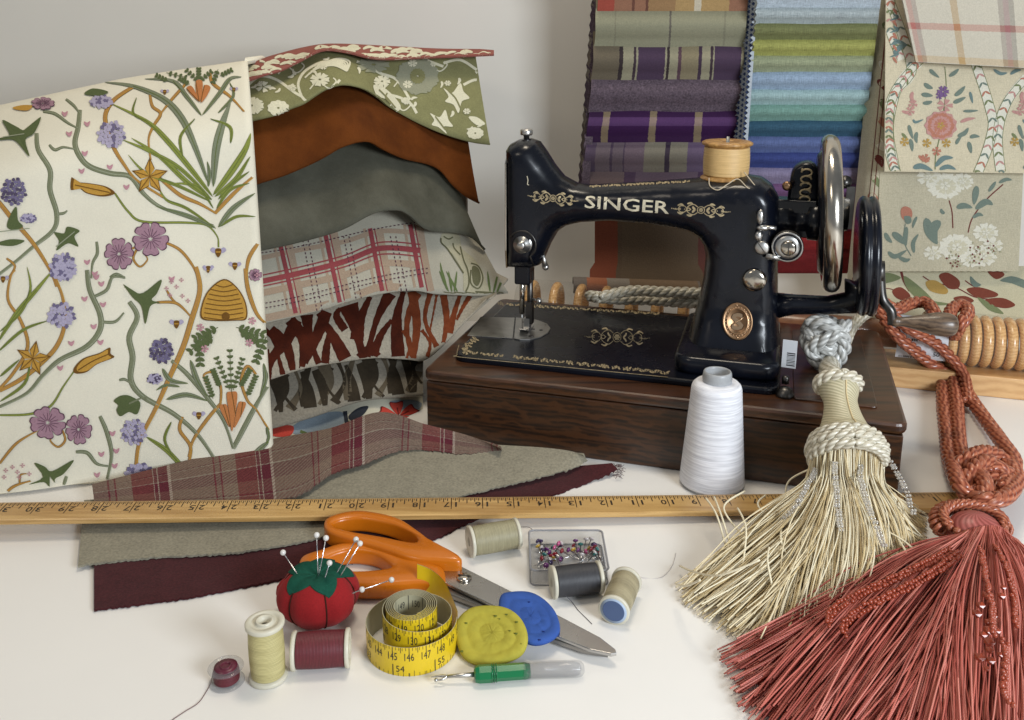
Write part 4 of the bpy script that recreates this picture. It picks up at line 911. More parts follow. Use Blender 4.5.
# order from the top down; each hem hangs over the next cloth
mb, A_ = layer(U0, H0, off=6.2, rise=1, bulge=0.15, rows=6, back=9, seed=2); pr = Print(mb, [A_], eps=0.025); q = random.Random(12)
for k in range(110):
    u = q.uniform(246, 490); v = np.interp(u, [p[0] for p in U0], [p[1] for p in U0])+q.uniform(1, 14); w_ = q.uniform(1.6, 3)
    pr.leaf([(u-6, v+1.5), (u, v-0.8), (u+q.uniform(5, 9), v+q.uniform(-1.5, 1.5))], w_, 1, k % 2)
mb.obj('red_print_cloth', [cloth('terracotta_linen', '#8c5045', 0.15), ink['cream']], label='terracotta cloth with cream pattern, topmost of the fanned pile', cat='fabric', group='cloths fanned out in the pile')
mb, A_ = layer(H0, H1, tend=478, off=4.8, fold=2.0, rise=3, seed=3, bulge=0.7); pr = Print(mb, [A_], eps=0.03)
def G3(x, y): return (230+x/3, 30+y/3)
pr.map = G3
for pts_ in ([(45, 175), (90, 140), (140, 150), (190, 185), (215, 200)], [(215, 200), (205, 160), (230, 120), (290, 95), (350, 110)], [(215, 200), (240, 215), (300, 180), (330, 150)], [(380, 95), (420, 110), (450, 130), (500, 150), (540, 210)], [(640, 100), (690, 90), (740, 120)], [(560, 250), (540, 220), (500, 200), (440, 190)], [(560, 75), (600, 95), (640, 110)], [(700, 165), (740, 150), (770, 180)]): pr.stroke(pts_, 8, 1, 0)
for c, r, n in (((65, 228), 38, 8), ((145, 235), 34, 10), ((100, 172), 24, 5), ((735, 310), 26, 9), ((270, 150), 30, 7), ((525, 212), 14, 8), ((455, 155), 26, 7)): pr.flower(c, r, n, 1, None, 1, sq=0.7)
pr.flower((562, 140), 66, 9, 2, None, 1, sq=0.85); pr.flower((562, 140), 24, 8, 0, None, 3); pr.flower((430, 105), 50, 7, 2, None, 1, sq=0.5)
for k in range(7): pr.stroke([(225+k*6, 145-k*6), (260+k*10, 118-k*5), (310+k*8, 108-k*2), (350, 125)], 5, 1, 2)
for pts_ in ([(640, 175), (665, 190), (690, 160), (700, 185), (718, 205), (695, 215), (685, 250), (670, 225), (645, 215), (655, 200)], [(600, 250), (628, 262), (645, 240), (655, 270), (668, 290), (640, 290), (650, 312), (625, 292), (605, 285), (612, 270)], [(430, 165), (470, 180), (510, 225), (500, 245), (470, 235), (440, 200)], [(715, 262), (740, 262), (765, 282), (740, 286)]): pr.blob(pts_, 1, 1)
for a, b, c in (((655, 185), (675, 205), (690, 235)), ((615, 260), (630, 280), (645, 300)), ((445, 180), (470, 205), (495, 235)), ((470, 190), (465, 205), (480, 222))): pr.stroke([a, b, c], 4, 0, 4)
q = random.Random(31)
for k in range(46):
    x = q.uniform(50, 760); y = q.uniform(80, 330); a = q.uniform(0, 6.28)
    pr.leaf([(x, y), (x+9*math.cos(a), y+9*math.sin(a)), (x+20*math.cos(a+0.5), y+20*math.sin(a+0.5))], q.uniform(5, 9), 1, 1)
for k in range(16): pr.flower((q.uniform(60, 750), q.uniform(90, 320)), q.uniform(8, 15), 6, 1, None, 2, sq=0.8)
for k in range(7): x = q.uniform(80, 700); y = q.uniform(110, 260); pr.stroke([(x-40, y+10), (x-15, y-14), (x+15, y+6), (x+38, y-12), (x+30, y-24)], 4, 1, 0)
mb.obj('green_print_cloth', [cloth('moss_green_linen', '#7c7a50', 0.18, mott=60, mvar=0.1), ink['cream'], ink['shade']], label='moss green cloth with cream daisies and leaves in the fanned pile', cat='fabric', group='cloths fanned out in the pile')
mb, A_ = layer(H1, H2, tend=468, off=3.2, fold=2.4, seed=4, bulge=0.8); mb.obj('rust_velvet', velvet('rust_velvet', '#4a240a', '#7c4418'), label='rust orange velvet with a wavy hem in the fanned pile', cat='fabric', group='cloths fanned out in the pile')
mb, A_ = layer(H2, H3, tend=450, off=2.2, fold=2.4, seed=5, bulge=0.8); mb.obj('grey_velvet', velvet('grey_green_velvet', '#45443a', '#6e6d60'), label='grey green velvet with a wavy hem below the rust velvet', cat='fabric', group='cloths fanned out in the pile')
# check & hare cloth
mb, A_ = layer(H3, H4, tend=470, off=1.2, fold=1.6, seed=6, bulge=0.7); pr = Print(mb, [A_], eps=0.02); pr.map = lambda x, y: (230+x/3, 230+y/3)
for nm, c_ in (('madder', '#843a3e'), ('apricot', '#96826e'), ('plumd', '#4b2a3a')): inkm(nm, c_)
vlines = [150, 290, 425, 545]; 
for k, x in enumerate(vlines):
    pr.stroke([(x-5, 20-k*12), (x+25, 150), (x+55, 290)], 13, 1, 2, 14); pr.stroke([(x+8, 20-k*12), (x+40, 150), (x+70, 290)], 3, 1, 2, 14)
    pr.stroke([(x+22, 20-k*12), (x+50, 150), (x+84, 290)], 22, 2, 0, 14); pr.stroke([(x-22, 20-k*12), (x+5, 150), (x+36, 290)], 8, 2, 0, 14)
for y0, y1, y2, w_, mi, ly in ((150, 100, 52, 16, 1, 3), (165, 116, 70, 4, 1, 3), (132, 82, 34, 4, 1, 3), (185, 140, 96, 20, 2, 1), (262, 215, 168, 22, 2, 1), (80, 40, 0, 14, 2, 1)): pr.stroke([(60, y0+12), (200, y0-18), (340, y1-4), (450, y2+4), (570, y2+ 10)], w_, mi, ly, 16)
for x in (220, 345, 485):
    for k in range(24):
        y = 20+k*12; xx = x+(y-20)*0.2; pr.stroke([(xx-4, y), (xx-3, y+6)], 2.6, 3, 4, 2); pr.stroke([(xx+12, y), (xx+13, y+6)], 2.6, 3, 4, 2)
for y0, y2 in ((222, 122), (236, 136), (70, -20)):
    for k in range(44): x = 70+k*12; y = y0+(y2-y0)*(x-70)/500+6*math.sin(x*0.01); pr.stroke([(x, y), (x+6, y-1)], 3, 3, 4, 2)
# seated hare and grass in sepia
pr.blob([(632, 25), (640, 8), (668, 5), (690, 22), (688, 45), (705, 65), (730, 85), (755, 120), (770, 160), (785, 188), (740, 190), (700, 182), (712, 150), (690, 110), (672, 80), (655, 60), (640, 45)], 4, 1, 5)
for pts_ in ([(640, 20), (655, 28), (668, 22)], [(690, 50), (700, 90), (712, 120), (716, 160), (706, 185)], [(722, 100), (745, 110), (758, 145), (745, 175), (722, 160), (722, 120)], [(668, 40), (672, 55), (690, 75)], [(735, 185), (760, 186), (785, 188)], [(632, 25), (634, 40), (652, 58), (680, 100), (700, 130)], [(640, 8), (650, -6), (662, -8)], [(660, 5), (674, -6), (684, -4)]): pr.stroke(pts_, 4.2, 5, 3)
pr.blob([(726, 110), (745, 116), (752, 145), (742, 168), (728, 155)], 5, 2)
for k, (x, y, dx) in enumerate(((655, 185, -28), (665, 186, -10), (672, 186, 8), (650, 180, -15), (790, 188, 14), (800, 188, 24), (682, 186, -34), (640, 160, -10), (780, 186, -8))): pr.leaf([(x, y), (x+dx*0.5, y-30), (x+dx, y-62)], 6, 6, 1)
for k in range(16): pr.stroke([(640+k*11, 186+(k % 3)*2), (655+k*11, 189)], 3, 5, 1, 2)
for n_ in range(9): pass
mb.obj('check_and_hare_cloth', [cloth('oatmeal_linen', '#a19c8c', 0.10, 900, 0.2), ink['madder'], ink['apricot'], ink['plumd'], ink['sepia'], ink['sepd'], ink['moss']], label='cream cloth with a red check and a sitting hare, touching the machine base', cat='fabric', group='cloths fanned out in the pile')
# rust zebra chenille
mb, A_ = layer(H4, H5, off=0.4, seed=7, bulge=0.6); pr = Print(mb, [A_], eps=0.03); pr.map = lambda x, y: (230+x/3, 230+y/3)
zz = [([(95, 290), (130, 330), (150, 400), (160, 440)], 22), ([(200, 270), (170, 330), (130, 380), (110, 430)], 26), ([(120, 300), (170, 350), (190, 430)], 26), ([(180, 270), (220, 330), (215, 420)], 26), ([(230, 255), (240, 330), (270, 410)], 34), ([(290, 245), (260, 320), (225, 400)], 26), ([(265, 250), (310, 320), (350, 395)], 30), ([(355, 225), (375, 290), (400, 385)], 46), ([(420, 200), (390, 270), (380, 330)], 30), ([(300, 300), (290, 350), (285, 400)], 18), ([(480, 190), (440, 270), (410, 380)], 34), ([(380, 385), (420, 350), (455, 390)], 22), ([(520, 185), (500, 270), (505, 385)], 30), ([(485, 270), (450, 320), (430, 380)], 18), ([(100, 360), (110, 420), (115, 450)], 26), ([(330, 235), (320, 260), (345, 300)], 18)]
zr = [([(545, 185), (560, 280), (550, 385)], 26), ([(600, 190), (585, 270), (620, 350)], 22), ([(565, 190), (540, 240), (530, 300), (545, 380)], 20), ([(640, 195), (650, 270), (640, 340)], 20), ([(690, 195), (670, 260), (660, 310)], 18), ([(575, 300), (600, 340), (590, 385)], 16), ([(720, 198), (700, 230), (680, 270)], 14), ([(620, 195), (610, 250), (600, 300)], 9), ([(520, 300), (540, 340), (530, 385)], 14)]
for P_, w_ in zz: pr.stroke(P_, lambda t, w_=w_: w_*1.3*(0.75+0.35*math.sin(3.1*t+w_))*0.95+1.3*math.sin(40*t), 1, 0, 12)
for P_, w_ in zr: pr.stroke(P_, lambda t, w_=w_: w_*(0.8+0.25*math.sin(3.1*t+w_))+1.3*math.sin(40*t), 2, 0, 12)
mb.obj('rust_zebra_chenille', [cloth('chenille_ground', '#968e7e', 0.2, 500, 0.5), velvet('chocolate_rust_pile', '#35140b', '#582414', 60), velvet('bright_rust_pile', '#5a2814', '#8c4a2c', 60)], label='chenille with rust brown zebra stripes in the fanned pile', cat='fabric', group='cloths fanned out in the pile')
mb, A_ = layer(H5[:7], H6, off=0.0, seed=8, bulge=0.5); pr = Print(mb, [A_], eps=0.03); pr.map = lambda x, y: (230+x/3, 230+y/3)
for k in range(23):
    x = 105+k*22; y0 = 440-k*3.3
    pr.stroke([(x, y0-10+(k % 2)*12), (x+18*(1 if k % 3 else -1), y0+50), (x+(26 if k % 2 else -14), y0+110)], lambda t, k=k: (24+6*(k % 3))*(0.7+0.4*math.sin(3*t+k)), 1 if k % 4 else 2, 0, 10)
mb.obj('brown_zebra_velvet', [cloth('greige_ground', '#7a7366', 0.2, 500, 0.5), velvet('dark_brown_pile', '#28221a', '#453c2f', 50), velvet('grey_brown_pile', '#494033', '#6b6150', 50)], label='velvet with dark brown and grey zebra stripes below the rust striped chenille', cat='fabric', group='cloths fanned out in the pile')
mb, A_ = layer(H6, H7, off=-0.8, seed=9, bulge=0.3, rows=8); pr = Print(mb, [A_], eps=0.03); pr.map = lambda x, y: (230+x/3, 230+y/3)
pr.blob([(180, 600), (240, 560), (330, 545), (345, 575), (300, 600), (230, 622)], 1, 0); pr.blob([(120, 600), (150, 588), (190, 590), (180, 618), (130, 620)], 2, 1); pr.stroke([(210, 605), (260, 618), (330, 600), (360, 575)], 9, 4, 1)
pr.flower((505, 560), 62, 6, 2, 3, 1, rot=0.4, sq=0.7); pr.stroke([(345, 545), (350, 580)], 12, 5, 2); pr.blob([(355, 560), (385, 535), (415, 530), (400, 555), (370, 575)], 5, 1); pr.blob([(480, 515), (540, 510), (575, 520), (560, 540), (500, 535)], 1, 0)
mb.obj('blue_red_floral_cloth', [cloth('pale_cream_sateen', '#bdb8a4', 0.06), ink['blueg'], ink['petal'], ink['darkr'], ink['moss'], ink['navy']], label='pale cloth with blue and a red flower peeping out above the wool tartan', cat='fabric', group='cloths fanned out in the pile')
# dark bookend seen behind the rust velvet
mb = MB(); a = WY(458, 160, 97); b = WY(482, 252, 97); mb.box((a.x-2, 96, b.z), (a.x+0.9, 99, a.z)); mb.obj('sample_header', cloth('brown_header', '#6f6455', 0.1), label='brown header card of a sample book behind the velvets', cat='sample book')

# ------------------------------------------------------------------ wool cloths lying on the table
def lay(top, low, z, n=260, rows=12, th=0.16, wob=0.1, seed=1, up=None):
    T_, L_ = hem(top, n), hem(low, n); q = random.Random(seed); ph = q.uniform(0, 6); G = []
    for i in range(rows+1):
        t = i/rows; G.append([])
        for j in range(n):
            s_ = j/(n-1); u = lin(T_[j][0], L_[j][0], t); v = lin(T_[j][1], L_[j][1], t)+(q.uniform(-0.5, 0.9) if i == rows else 0)
            zz_ = z(s_, t) + wob*math.sin(s_*11+ph+t*2)*(0.5+0.5*math.sin(t*3+ph)); G[-1].append(W(u, v, max(th*1.05, zz_)))
    mbx = MB(); thick(mbx, G, th); return mbx
mw = cloth('maroon_wool', '#431a1d', 0.28, 600, 0.5, mott=80, mvar=0.12, sheen=0.3)
gw = cloth('greige_wool', '#8a8472', 0.24, 500, 0.5, mott=90, mvar=0.1, sheen=0.2)
tart = plaid('berry_tartan', [(0, '#7d7264'), (0.14, '#6b3038'), (0.155, '#7d7264'), (0.2, '#6b3038'), (0.215, '#857a6a'), (0.36, '#713a38'), (0.56, '#a49a8c'), (0.57, '#5c2230'), (0.6, '#a49a8c'), (0.61, '#5c2230'), (0.7, '#b0a798'), (0.73, '#7d7264')],
             [(0, '#6f5148'), (0.3, '#59252c'), (0.34, '#847a6c'), (0.36, '#6b4a44'), (0.62, '#93897c'), (0.65, '#5c2a32')], 8.0, 6.0, 0.45, 0.35, twill=2.2)
mb = lay([(94, 545), (160, 535), (250, 520), (330, 505), (430, 490), (520, 472), (612, 463)], [(94, 609), (143, 603), (198, 595), (293, 576), (360, 560), (430, 540), (480, 517), (560, 492), (618, 470)], lambda s_, t: 0.22+0.5*sstep(0.8, 1, s_)*(1-t)+0.25*math.sin(s_*20)*sstep(0.85, 1, s_), wob=0.05)
q = random.Random(9)
for k in range(26):
    a = W(617+q.uniform(-6, 2), 468+q.uniform(-4, 8), 0.4); mb.tube(spline([a, a+Vector((q.uniform(0.1, 0.4), q.uniform(-0.3, 0.2), 0.05)), a+Vector((q.uniform(0.2, 0.8), q.uniform(-0.5, 0.4), -0.1))], 4), 0.02, 4)
mb.obj('maroon_wool', mw, label='dark maroon wool strip lying lowest on the table under the yardstick', cat='fabric', group='wool cloths on the table')
mb = lay([(84, 500), (200, 492), (300, 475), (360, 452), (430, 443), (520, 446), (565, 450), (583, 455)], [(78, 566), (93, 563), (162, 556), (223, 553), (268, 547), (320, 537), (380, 517), (430, 505), (471, 493), (530, 479), (570, 469), (588, 461)], lambda s_, t: 0.45+0.35*sstep(0.7, 1, s_)+1.0*sstep(0.45, 0.75, s_)*(1-t)*0.8, wob=0.05, seed=3)
mb.obj('greige_wool', gw, label='greige wool cloth lying between the maroon and the tartan wool', cat='fabric', group='wool cloths on the table')
mb = lay([(92, 484), (180, 462), (268, 440), (330, 428), (380, 412), (425, 424), (470, 436), (500, 448)], [(95, 508), (200, 505), (290, 497), (332, 473), (365, 463), (397, 451.5), (429, 450.5), (461, 453.5), (502, 451)], lambda s_, t: 0.66+0.5*sstep(0.3, 0.6, s_)+(1-t)*(0.8+2.2*math.exp(-((s_-0.72)/0.12)**2)), wob=0.06, seed=5)
mb.obj('tartan_wool', tart, label='berry red and grey tartan wool, topmost of the wools on the table', cat='fabric', group='wool cloths on the table')

# ================================================================== LARGE PRINTED COTTON
G = []
NJ = 90
def pan_top(u): return np.interp(u, [-60, 0, 60, 120, 170, 242], [119, 105, 92, 79, 71.5, 61.5])
def pan_bot(u): return np.interp(u, [-60, 0, 100, 180, 240, 262, 268], [508, 497.5, 487, 478.5, 472, 469.5, 466])
def pan_right(t): return lin(242, 268.5, t**0.95)
for i in range(61):
    t = i/60; row = []                       # t: 0 at the top fold, 1 at the hem
    for j in range(NJ+1):
        s_ = j/NJ; u = lin(-60, pan_right(t), s_); v = lin(pan_top(u if t < 0.5 else min(u, 242)), pan_bot(u), t) if True else 0
        v = lin(pan_top(lin(-60, 242, s_)), pan_bot(lin(-60, 268, s_)), t)
        Yb = 71.4-(268-u)/268*5.0; z = 0; Y = 76
        for _ in range(10): z = WY(u, v, Y).z; Y = Yb+0.24*max(z, 0)+9*max(0, (0.2-t)/0.2)**2 - 0.5*math.sin(math.pi*t)*math.sin(u*0.012+1)+0.16*math.sin(u*0.045+v*0.02)
        p = WY(u, v, Y)
        row.append(Vector((p.x, p.y, max(p.z, 0.35))))
    e_ = row[-1]; row += [e_+Vector((0.28, 0.25, 0)), e_+Vector((0.34, 0.7, 0)), e_+Vector((0.1, 1.2, 0))]
    G.append(row)
top = G[0]
G.insert(0, [p+Vector((0, 5, 0.1)) for p in top]); G.insert(0, [p+Vector((0, 11, -2.0)) for p in top]); G.insert(0, [p+Vector((0, 15, -9)) for p in top])
mb = MB(); A_, _ = thick(mb, G, 0.35)
pr = Print(mb, [A_], eps=0.02)
for n_, c_ in dict(stem='#74785c', ochre2='#a67a3a', blade='#7d8536', bladed='#5d6a30', greyleaf='#747a62', carrot='#b5713a', poml='#a29ab2', pomd='#6a6280', pomdk='#4f465e', pink='#9a7684', pinkd='#5a3b4c', dkleaf='#535e38', gold2='#b5872c', goldd='#6d4a16', berry='#b5838c', stemh='#8d9178').items(): inkm(n_, c_)
order = ['stem', 'ochre2', 'blade', 'bladed', 'greyleaf', 'carrot', 'poml', 'pomd', 'pomdk', 'pink', 'pinkd', 'dkleaf', 'gold2', 'goldd', 'berry', 'stemh']
IX = {n: i+1 for i, n in enumerate(order)}
def K(n): return IX[n]
pA = lambda x, y: (x/3, y/3+40); pB = lambda x, y: (x/3, y/3+270)
def heart(x, y, r=9): pr.blob([(x-r*0.8, y-r*0.6), (x, y-r*0.2), (x+r*0.9, y-r*0.7), (x+r*0.7, y+r*0.4), (x, y+r), (x-r*0.8, y+r*0.2)], K('berry'), 2, 3)
def bee(x, y, k=1.0):
    for sg in (1, -1): pr.blob([(x, y), (x+sg*14*k, y-12*k), (x+sg*22*k, y-4*k), (x+sg*12*k, y+4*k)], K('poml'), 1, 3)
    pr.blob([(x-7*k, y-8*k), (x+7*k, y-8*k), (x+8*k, y+4*k), (x, y+16*k), (x-8*k, y+4*k)], K('goldd'), 2, 3); pr.stroke([(x-7*k, y+1), (x+7*k, y+1)], 3*k, K('gold2'), 5, 2)
def star(x, y, r, rot=0):
    for k in range(5):
        a = rot+k*2*math.pi/5-math.pi/2; tip = (x+r*math.cos(a), y+r*math.sin(a)); 
        q_ = [(x, y), (x+r*0.5*math.cos(a-0.55), y+r*0.5*math.sin(a-0.55)), tip, (x+r*0.5*math.cos(a+0.55), y+r*0.5*math.sin(a+0.55))]
        pr.poly([(x+(px-x)*1.1, y+(py-y)*1.1) for px, py in q_], K('goldd'), 3); pr.poly(q_, K('gold2'), 4); pr.stroke([(x, y), ((x+tip[0])/2, (y+tip[1])/2), tip], 2.5, K('goldd'), 6, 2)
def bud(pts_, mid): pr.blob([(p[0], p[1]) for p in pts_], K('goldd'), 2); c = np.mean(pts_, axis=0); pr.blob([tuple(c+(np.array(p)-c)*0.84) for p in pts_], K('gold2'), 4); pr.stroke(mid, 3, K('goldd'), 6)
def pflower(x, y, r, rot=0, sq=1.0):
    
    for k in range(5):
        a = rot+2*math.pi*k/5; q_ = [(x+rr*r*math.cos(a+da), y+rr*r*math.sin(a+da)*sq) for rr, da in ((0.08, 0), (0.6, -0.6), (0.95, -0.5), (1.0, -0.2), (0.9, 0), (1.0, 0.22), (0.92, 0.5), (0.6, 0.6))]
        pr.blob([(x+(px-x)*1.07, y+(py-y)*1.07) for px, py in q_], K('pinkd'), 3+k % 2); pr.blob(q_, K('pink'), 5+k % 2)
    for k in range(15): a = rot+k*0.42; pr.stroke([(x+r*0.15*math.cos(a), y+r*0.15*math.sin(a)), (x+r*0.62*math.cos(a), y+r*0.62*math.sin(a)*sq)], 1.8, K('pinkd'), 7, 2)
def vs(P_, w, n='stem', h='stemh'): pr.vine(P_, w*0.74+2.6, K('dkleaf'), None, 0); pr.vine(P_, w*0.74, K(n), K(h) if h else None, 1)
def os(P_, w): pr.vine(P_, w*0.72+2.2, K('goldd'), None, 1); pr.vine(P_, w*0.74, K('ochre2'), K('gold2'), 2)
def gl(P_, w, n='blade'): pr.leaf(P_, w*0.82+2.2, K('dkleaf'), 2); pr.leaf(P_, w*0.82, K(n), 3); pr.stroke(P_[:-1] if len(P_) > 3 else P_, 2, K('bladed' if n != 'bladed' else 'dkleaf'), 5)
# ---- upper half
pr.map = pA
vs([(110, 280), (115, 330), (150, 390), (150, 450), (170, 520), (160, 570), (100, 620), (40, 670), (-40, 730)], 18); vs([(170, 522), (190, 520), (202, 512)], 8)
vs([(240, 210), (235, 260), (225, 310), (240, 350), (270, 380), (330, 400), (390, 410), (430, 460), (480, 500), (560, 530), (640, 558)], 19)
vs([(130, 215), (165, 222), (205, 250), (236, 266)], 10); vs([(198, 178), (222, 198), (240, 222)], 9); vs([(148, 315), (165, 330), (190, 322), (226, 328)], 9)
vs([(345, 460), (385, 515), (430, 545), (560, 548), (620, 556), (652, 590), (656, 622)], 7, 'blade', None); vs([(290, 605), (292, 640), (278, 670), (274, 715)], 10); vs([(330, 712), (350, 702), (375, 712)], 8)
os([(-60, 420), (0, 490), (40, 540), (100, 610), (150, 690), (170, 740)], 17); os([(450, 165), (458, 200), (482, 222), (460, 260), (446, 300), (452, 360)], 11); os([(560, 130), (515, 180), (482, 222)], 10)
os([(405, 138), (345, 178), (318, 220), (320, 260), (340, 320), (370, 370), (410, 420), (490, 472)], 16); os([(480, 415), (540, 465), (600, 492), (648, 520)], 14); os([(645, 520), (700, 462), (756, 412)], 14)
os([(490, 605), (540, 630), (580, 680), (596, 725)], 10); os([(388, 630), (412, 622), (400, 655), (420, 680), (442, 660), (436, 645)], 7); os([(772, 612), (745, 660), (738, 725)], 14); os([(630, 100), (640, 132), (690, 170), (732, 215)], 12); os([(20, 655), (45, 680), (20, 720)], 8)
for P_, w in (([(635, 480), (560, 425), (480, 350), (395, 295)], 15), ([(638, 470), (575, 390), (500, 300), (440, 245), (330, 190)], 17), ([(635, 478), (540, 385), (450, 335), (368, 300)], 12), ([(632, 485), (540, 440), (440, 400), (385, 345)], 9), ([(640, 465), (690, 400), (735, 330), (752, 280)], 22), ([(645, 470), (705, 420), (750, 350)], 14), ([(655, 478), (700, 430), (748, 395)], 10), ([(640, 505), (600, 445), (560, 432), (515, 430)], 8), ([(650, 505), (690, 450), (748, 430)], 9), ([(548, 350), (542, 290), (585, 238)], 8), ([(692, 310), (690, 262), (632, 238)], 9), ([(640, 560), (560, 505), (500, 480), (475, 440)], 8), ([(660, 560), (710, 530), (765, 530)], 8), ([(440, 245), (400, 220), (410, 175)], 6)): gl(P_, w)
for P_, w in (([(625, 430), (585, 320), (545, 235), (490, 178), (400, 140), (315, 128)], 22), ([(640, 440), (648, 330), (668, 250), (692, 188)], 26), ([(625, 440), (628, 400), (622, 365)], 10), ([(605, 228), (560, 170), (520, 125), (435, 118)], 13), ([(608, 226), (660, 160), (690, 118), (725, 112)], 13), ([(655, 562), (700, 505), (764, 460)], 17), ([(648, 565), (560, 525), (470, 500)], 10), ([(655, 220), (700, 170), (690, 130)], 8)): gl(P_, w, 'greyleaf')
for q_ in ([(588, 126), (608, 126), (606, 165), (598, 188), (590, 165)], [(560, 148), (575, 140), (590, 165), (599, 188), (580, 172)], [(614, 138), (632, 144), (620, 172), (603, 190), (606, 165)]): pr.blob(q_, K('carrot'), 5, 4); pr.stroke([q_[0], q_[3]], 2, K('goldd'), 7, 3)
for a, b in (((596, 125), (560, 92)), ((597, 123), (597, 88)), ((600, 125), (635, 96)), ((570, 135), (540, 118)), ((500, 100), (560, 115)), ((655, 90), (640, 130)), ((505, 125), (470, 108)), ((660, 110), (695, 92))): pr.sprig(a, b, 4, 7, K('dkleaf'), 10, 4)
pr.pom((335, 285), 42, 38, K('poml'), K('pomd'), 5, 1); pr.pom((305, 188), 34, 17, K('poml'), K('pomd'), 5, 2); pr.pom((42, 455), 38, 40, K('pomd'), K('pomdk'), 5, 3); pr.pom((190, 680), 40, 40, K('poml'), K('pomd'), 5, 4); pr.pom((86, 535), 24, 13, K('poml'), K('pomd'), 5, 5)
star(450, 410, 52); bud([(215, 412), (225, 425), (270, 430), (320, 440), (346, 460), (310, 470), (260, 460), (235, 442), (213, 450)], [(225, 435), (270, 445), (330, 458)])
pflower(452, 597, 52, 0.3, 0.95); pflower(358, 642, 42, 0.9, 1.1); pflower(130, 193, 34, 0, 0.55); pflower(765, 705, 18); pr.blob([(40, 205), (70, 198), (98, 200), (85, 214), (50, 212)], K('gold2'), 4)
for q_ in ([(-10, 298), (30, 290), (8, 243), (50, 262), (78, 272), (124, 233), (104, 282), (78, 302), (90, 352), (62, 320), (40, 302), (0, 303)], [(163, 577), (193, 580), (203, 560), (240, 572), (224, 590), (236, 620), (205, 610), (170, 632), (178, 604)], [(254, 165), (280, 148), (326, 158), (298, 170)], [(22, 560), (30, 530), (50, 500), (55, 540), (70, 560), (40, 570)], [(-10, 612), (30, 598), (75, 602), (40, 618)]): pr.blob(q_, K('dkleaf'), 4, 4)
for a, b in (((10, 295), (75, 285)), ((170, 620), (225, 575)), ((-40, 580), (90, 565))): pr.stroke([a, b], 3, K('stemh'), 7, 4)
for x, y in ((255, 340), (245, 392), (330, 380), (380, 440), (262, 252), (208, 282), (262, 665), (195, 222), (285, 700), (515, 715)): heart(x, y, 10)
for x, y, k in ((655, 635, 1.1), (625, 685, 0.8), (705, 676, 0.9), (495, 157, 0.6), (702, 150, 0.6), (10, 716, 0.8)): bee(x, y, k)
pr.stroke([(655, 600), (655, 620)], 3, K('blade'), 2)
# ---- lower half
pr.map = pB
os([(-10, 365), (40, 310), (84, 230), (62, 150), (25, 90), (32, 20), (45, 0)], 12); os([(0, 362), (60, 330), (115, 288), (170, 230), (195, 160), (188, 80), (155, 0)], 17)
os([(588, -10), (600, 60), (575, 150), (550, 230), (510, 320), (470, 410), (420, 510), (408, 585)], 20); os([(470, 97), (530, 100), (575, 142)], 10); os([(736, -5), (745, 60), (770, 130), (800, 165)], 15)
os([(548, 440), (540, 480), (572, 530), (562, 590), (540, 628)], 12); os([(662, 400), (620, 450), (580, 510), (566, 560)], 12); os([(662, 400), (662, 350), (640, 308), (612, 315), (622, 345)], 9); os([(768, 312), (742, 288), (724, 330), (742, 390), (770, 420), (805, 478)], 10)
os([(0, 580), (50, 520), (112, 482)], 9); os([(188, 480), (196, 510), (175, 530), (152, 512), (160, 500)], 7); os([(0, 690), (40, 650), (92, 632)], 10); os([(60, 640), (62, 615), (80, 610)], 6); os([(500, 60), (515, 85), (530, 98)], 7)
vs([(262, 0), (270, 60), (300, 130), (300, 180), (260, 230), (180, 270), (130, 315), (80, 370), (0, 410)], 19); vs([(278, 82), (320, 60), (338, 22), (375, 24)], 10); vs([(303, 155), (345, 155), (372, 128)], 9)
vs([(388, 95), (412, 140), (388, 200), (398, 260), (393, 330), (430, 380), (520, 430), (590, 490), (640, 560), (668, 612)], 20); vs([(358, 330), (375, 328), (396, 342)], 8)
vs([(515, 272), (560, 310), (620, 380), (670, 450), (700, 535)], 15); vs([(700, 535), (755, 430), (800, 350)], 17); vs([(0, 435), (90, 432), (152, 408), (190, 350), (225, 300)], 7, 'blade', None)
vs([(300, 438), (322, 490), (335, 560), (315, 650)], 14); vs([(228, 545), (262, 548), (290, 580), (325, 588)], 12); vs([(200, 618), (188, 655)], 10)
for P_, w in (([(-5, 215), (50, 130), (110, 60), (160, 0)], 14), ([(0, 185), (60, 130), (92, 60), (82, -10)], 8), ([(-5, 245), (70, 180), (145, 152)], 8), ([(0, 320), (60, 268)], 7), ([(0, 395), (75, 340), (92, 270)], 8), ([(440, 500), (500, 540), (560, 600), (598, 615)], 14), ([(515, 455), (495, 510), (530, 572)], 7), ([(682, 558), (645, 570), (640, 612)], 9), ([(722, 555), (770, 578), (802, 602)], 10), ([(700, 590), (690, 600), (690, 612)], 6)): gl(P_, w)
for P_, w in (([(805, 515), (765, 555), (745, 608)], 18), ([(572, 270), (592, 330), (622, 378)], 16), ([(500, 388), (560, 374), (622, 392)], 15), ([(488, 295), (512, 330), (565, 340)], 14), ([(790, 280), (795, 330), (780, 380)], 12), ([(800, 470), (805, 500), (800, 520)], 8), ([(540, 350), (500, 345), (470, 360)], 8)): gl(P_, w, 'greyleaf')
pr.pom((185, 135), 42, 36, K('poml'), K('pomd'), 5, 6); pr.pom((190, 4), 38, 26, K('poml'), K('pomd'), 5, 7); pr.pom((485, 242), 36, 36, K('pomd'), K('pomdk'), 5, 8); pr.pom((465, 326), 23, 15, K('poml'), K('pomdk'), 5, 9); pr.pom((402, 485), 38, 38, K('poml'), K('pomd'), 5, 10); pr.pom((418, 612), 44, 32, K('poml'), K('pomd'), 5, 11)
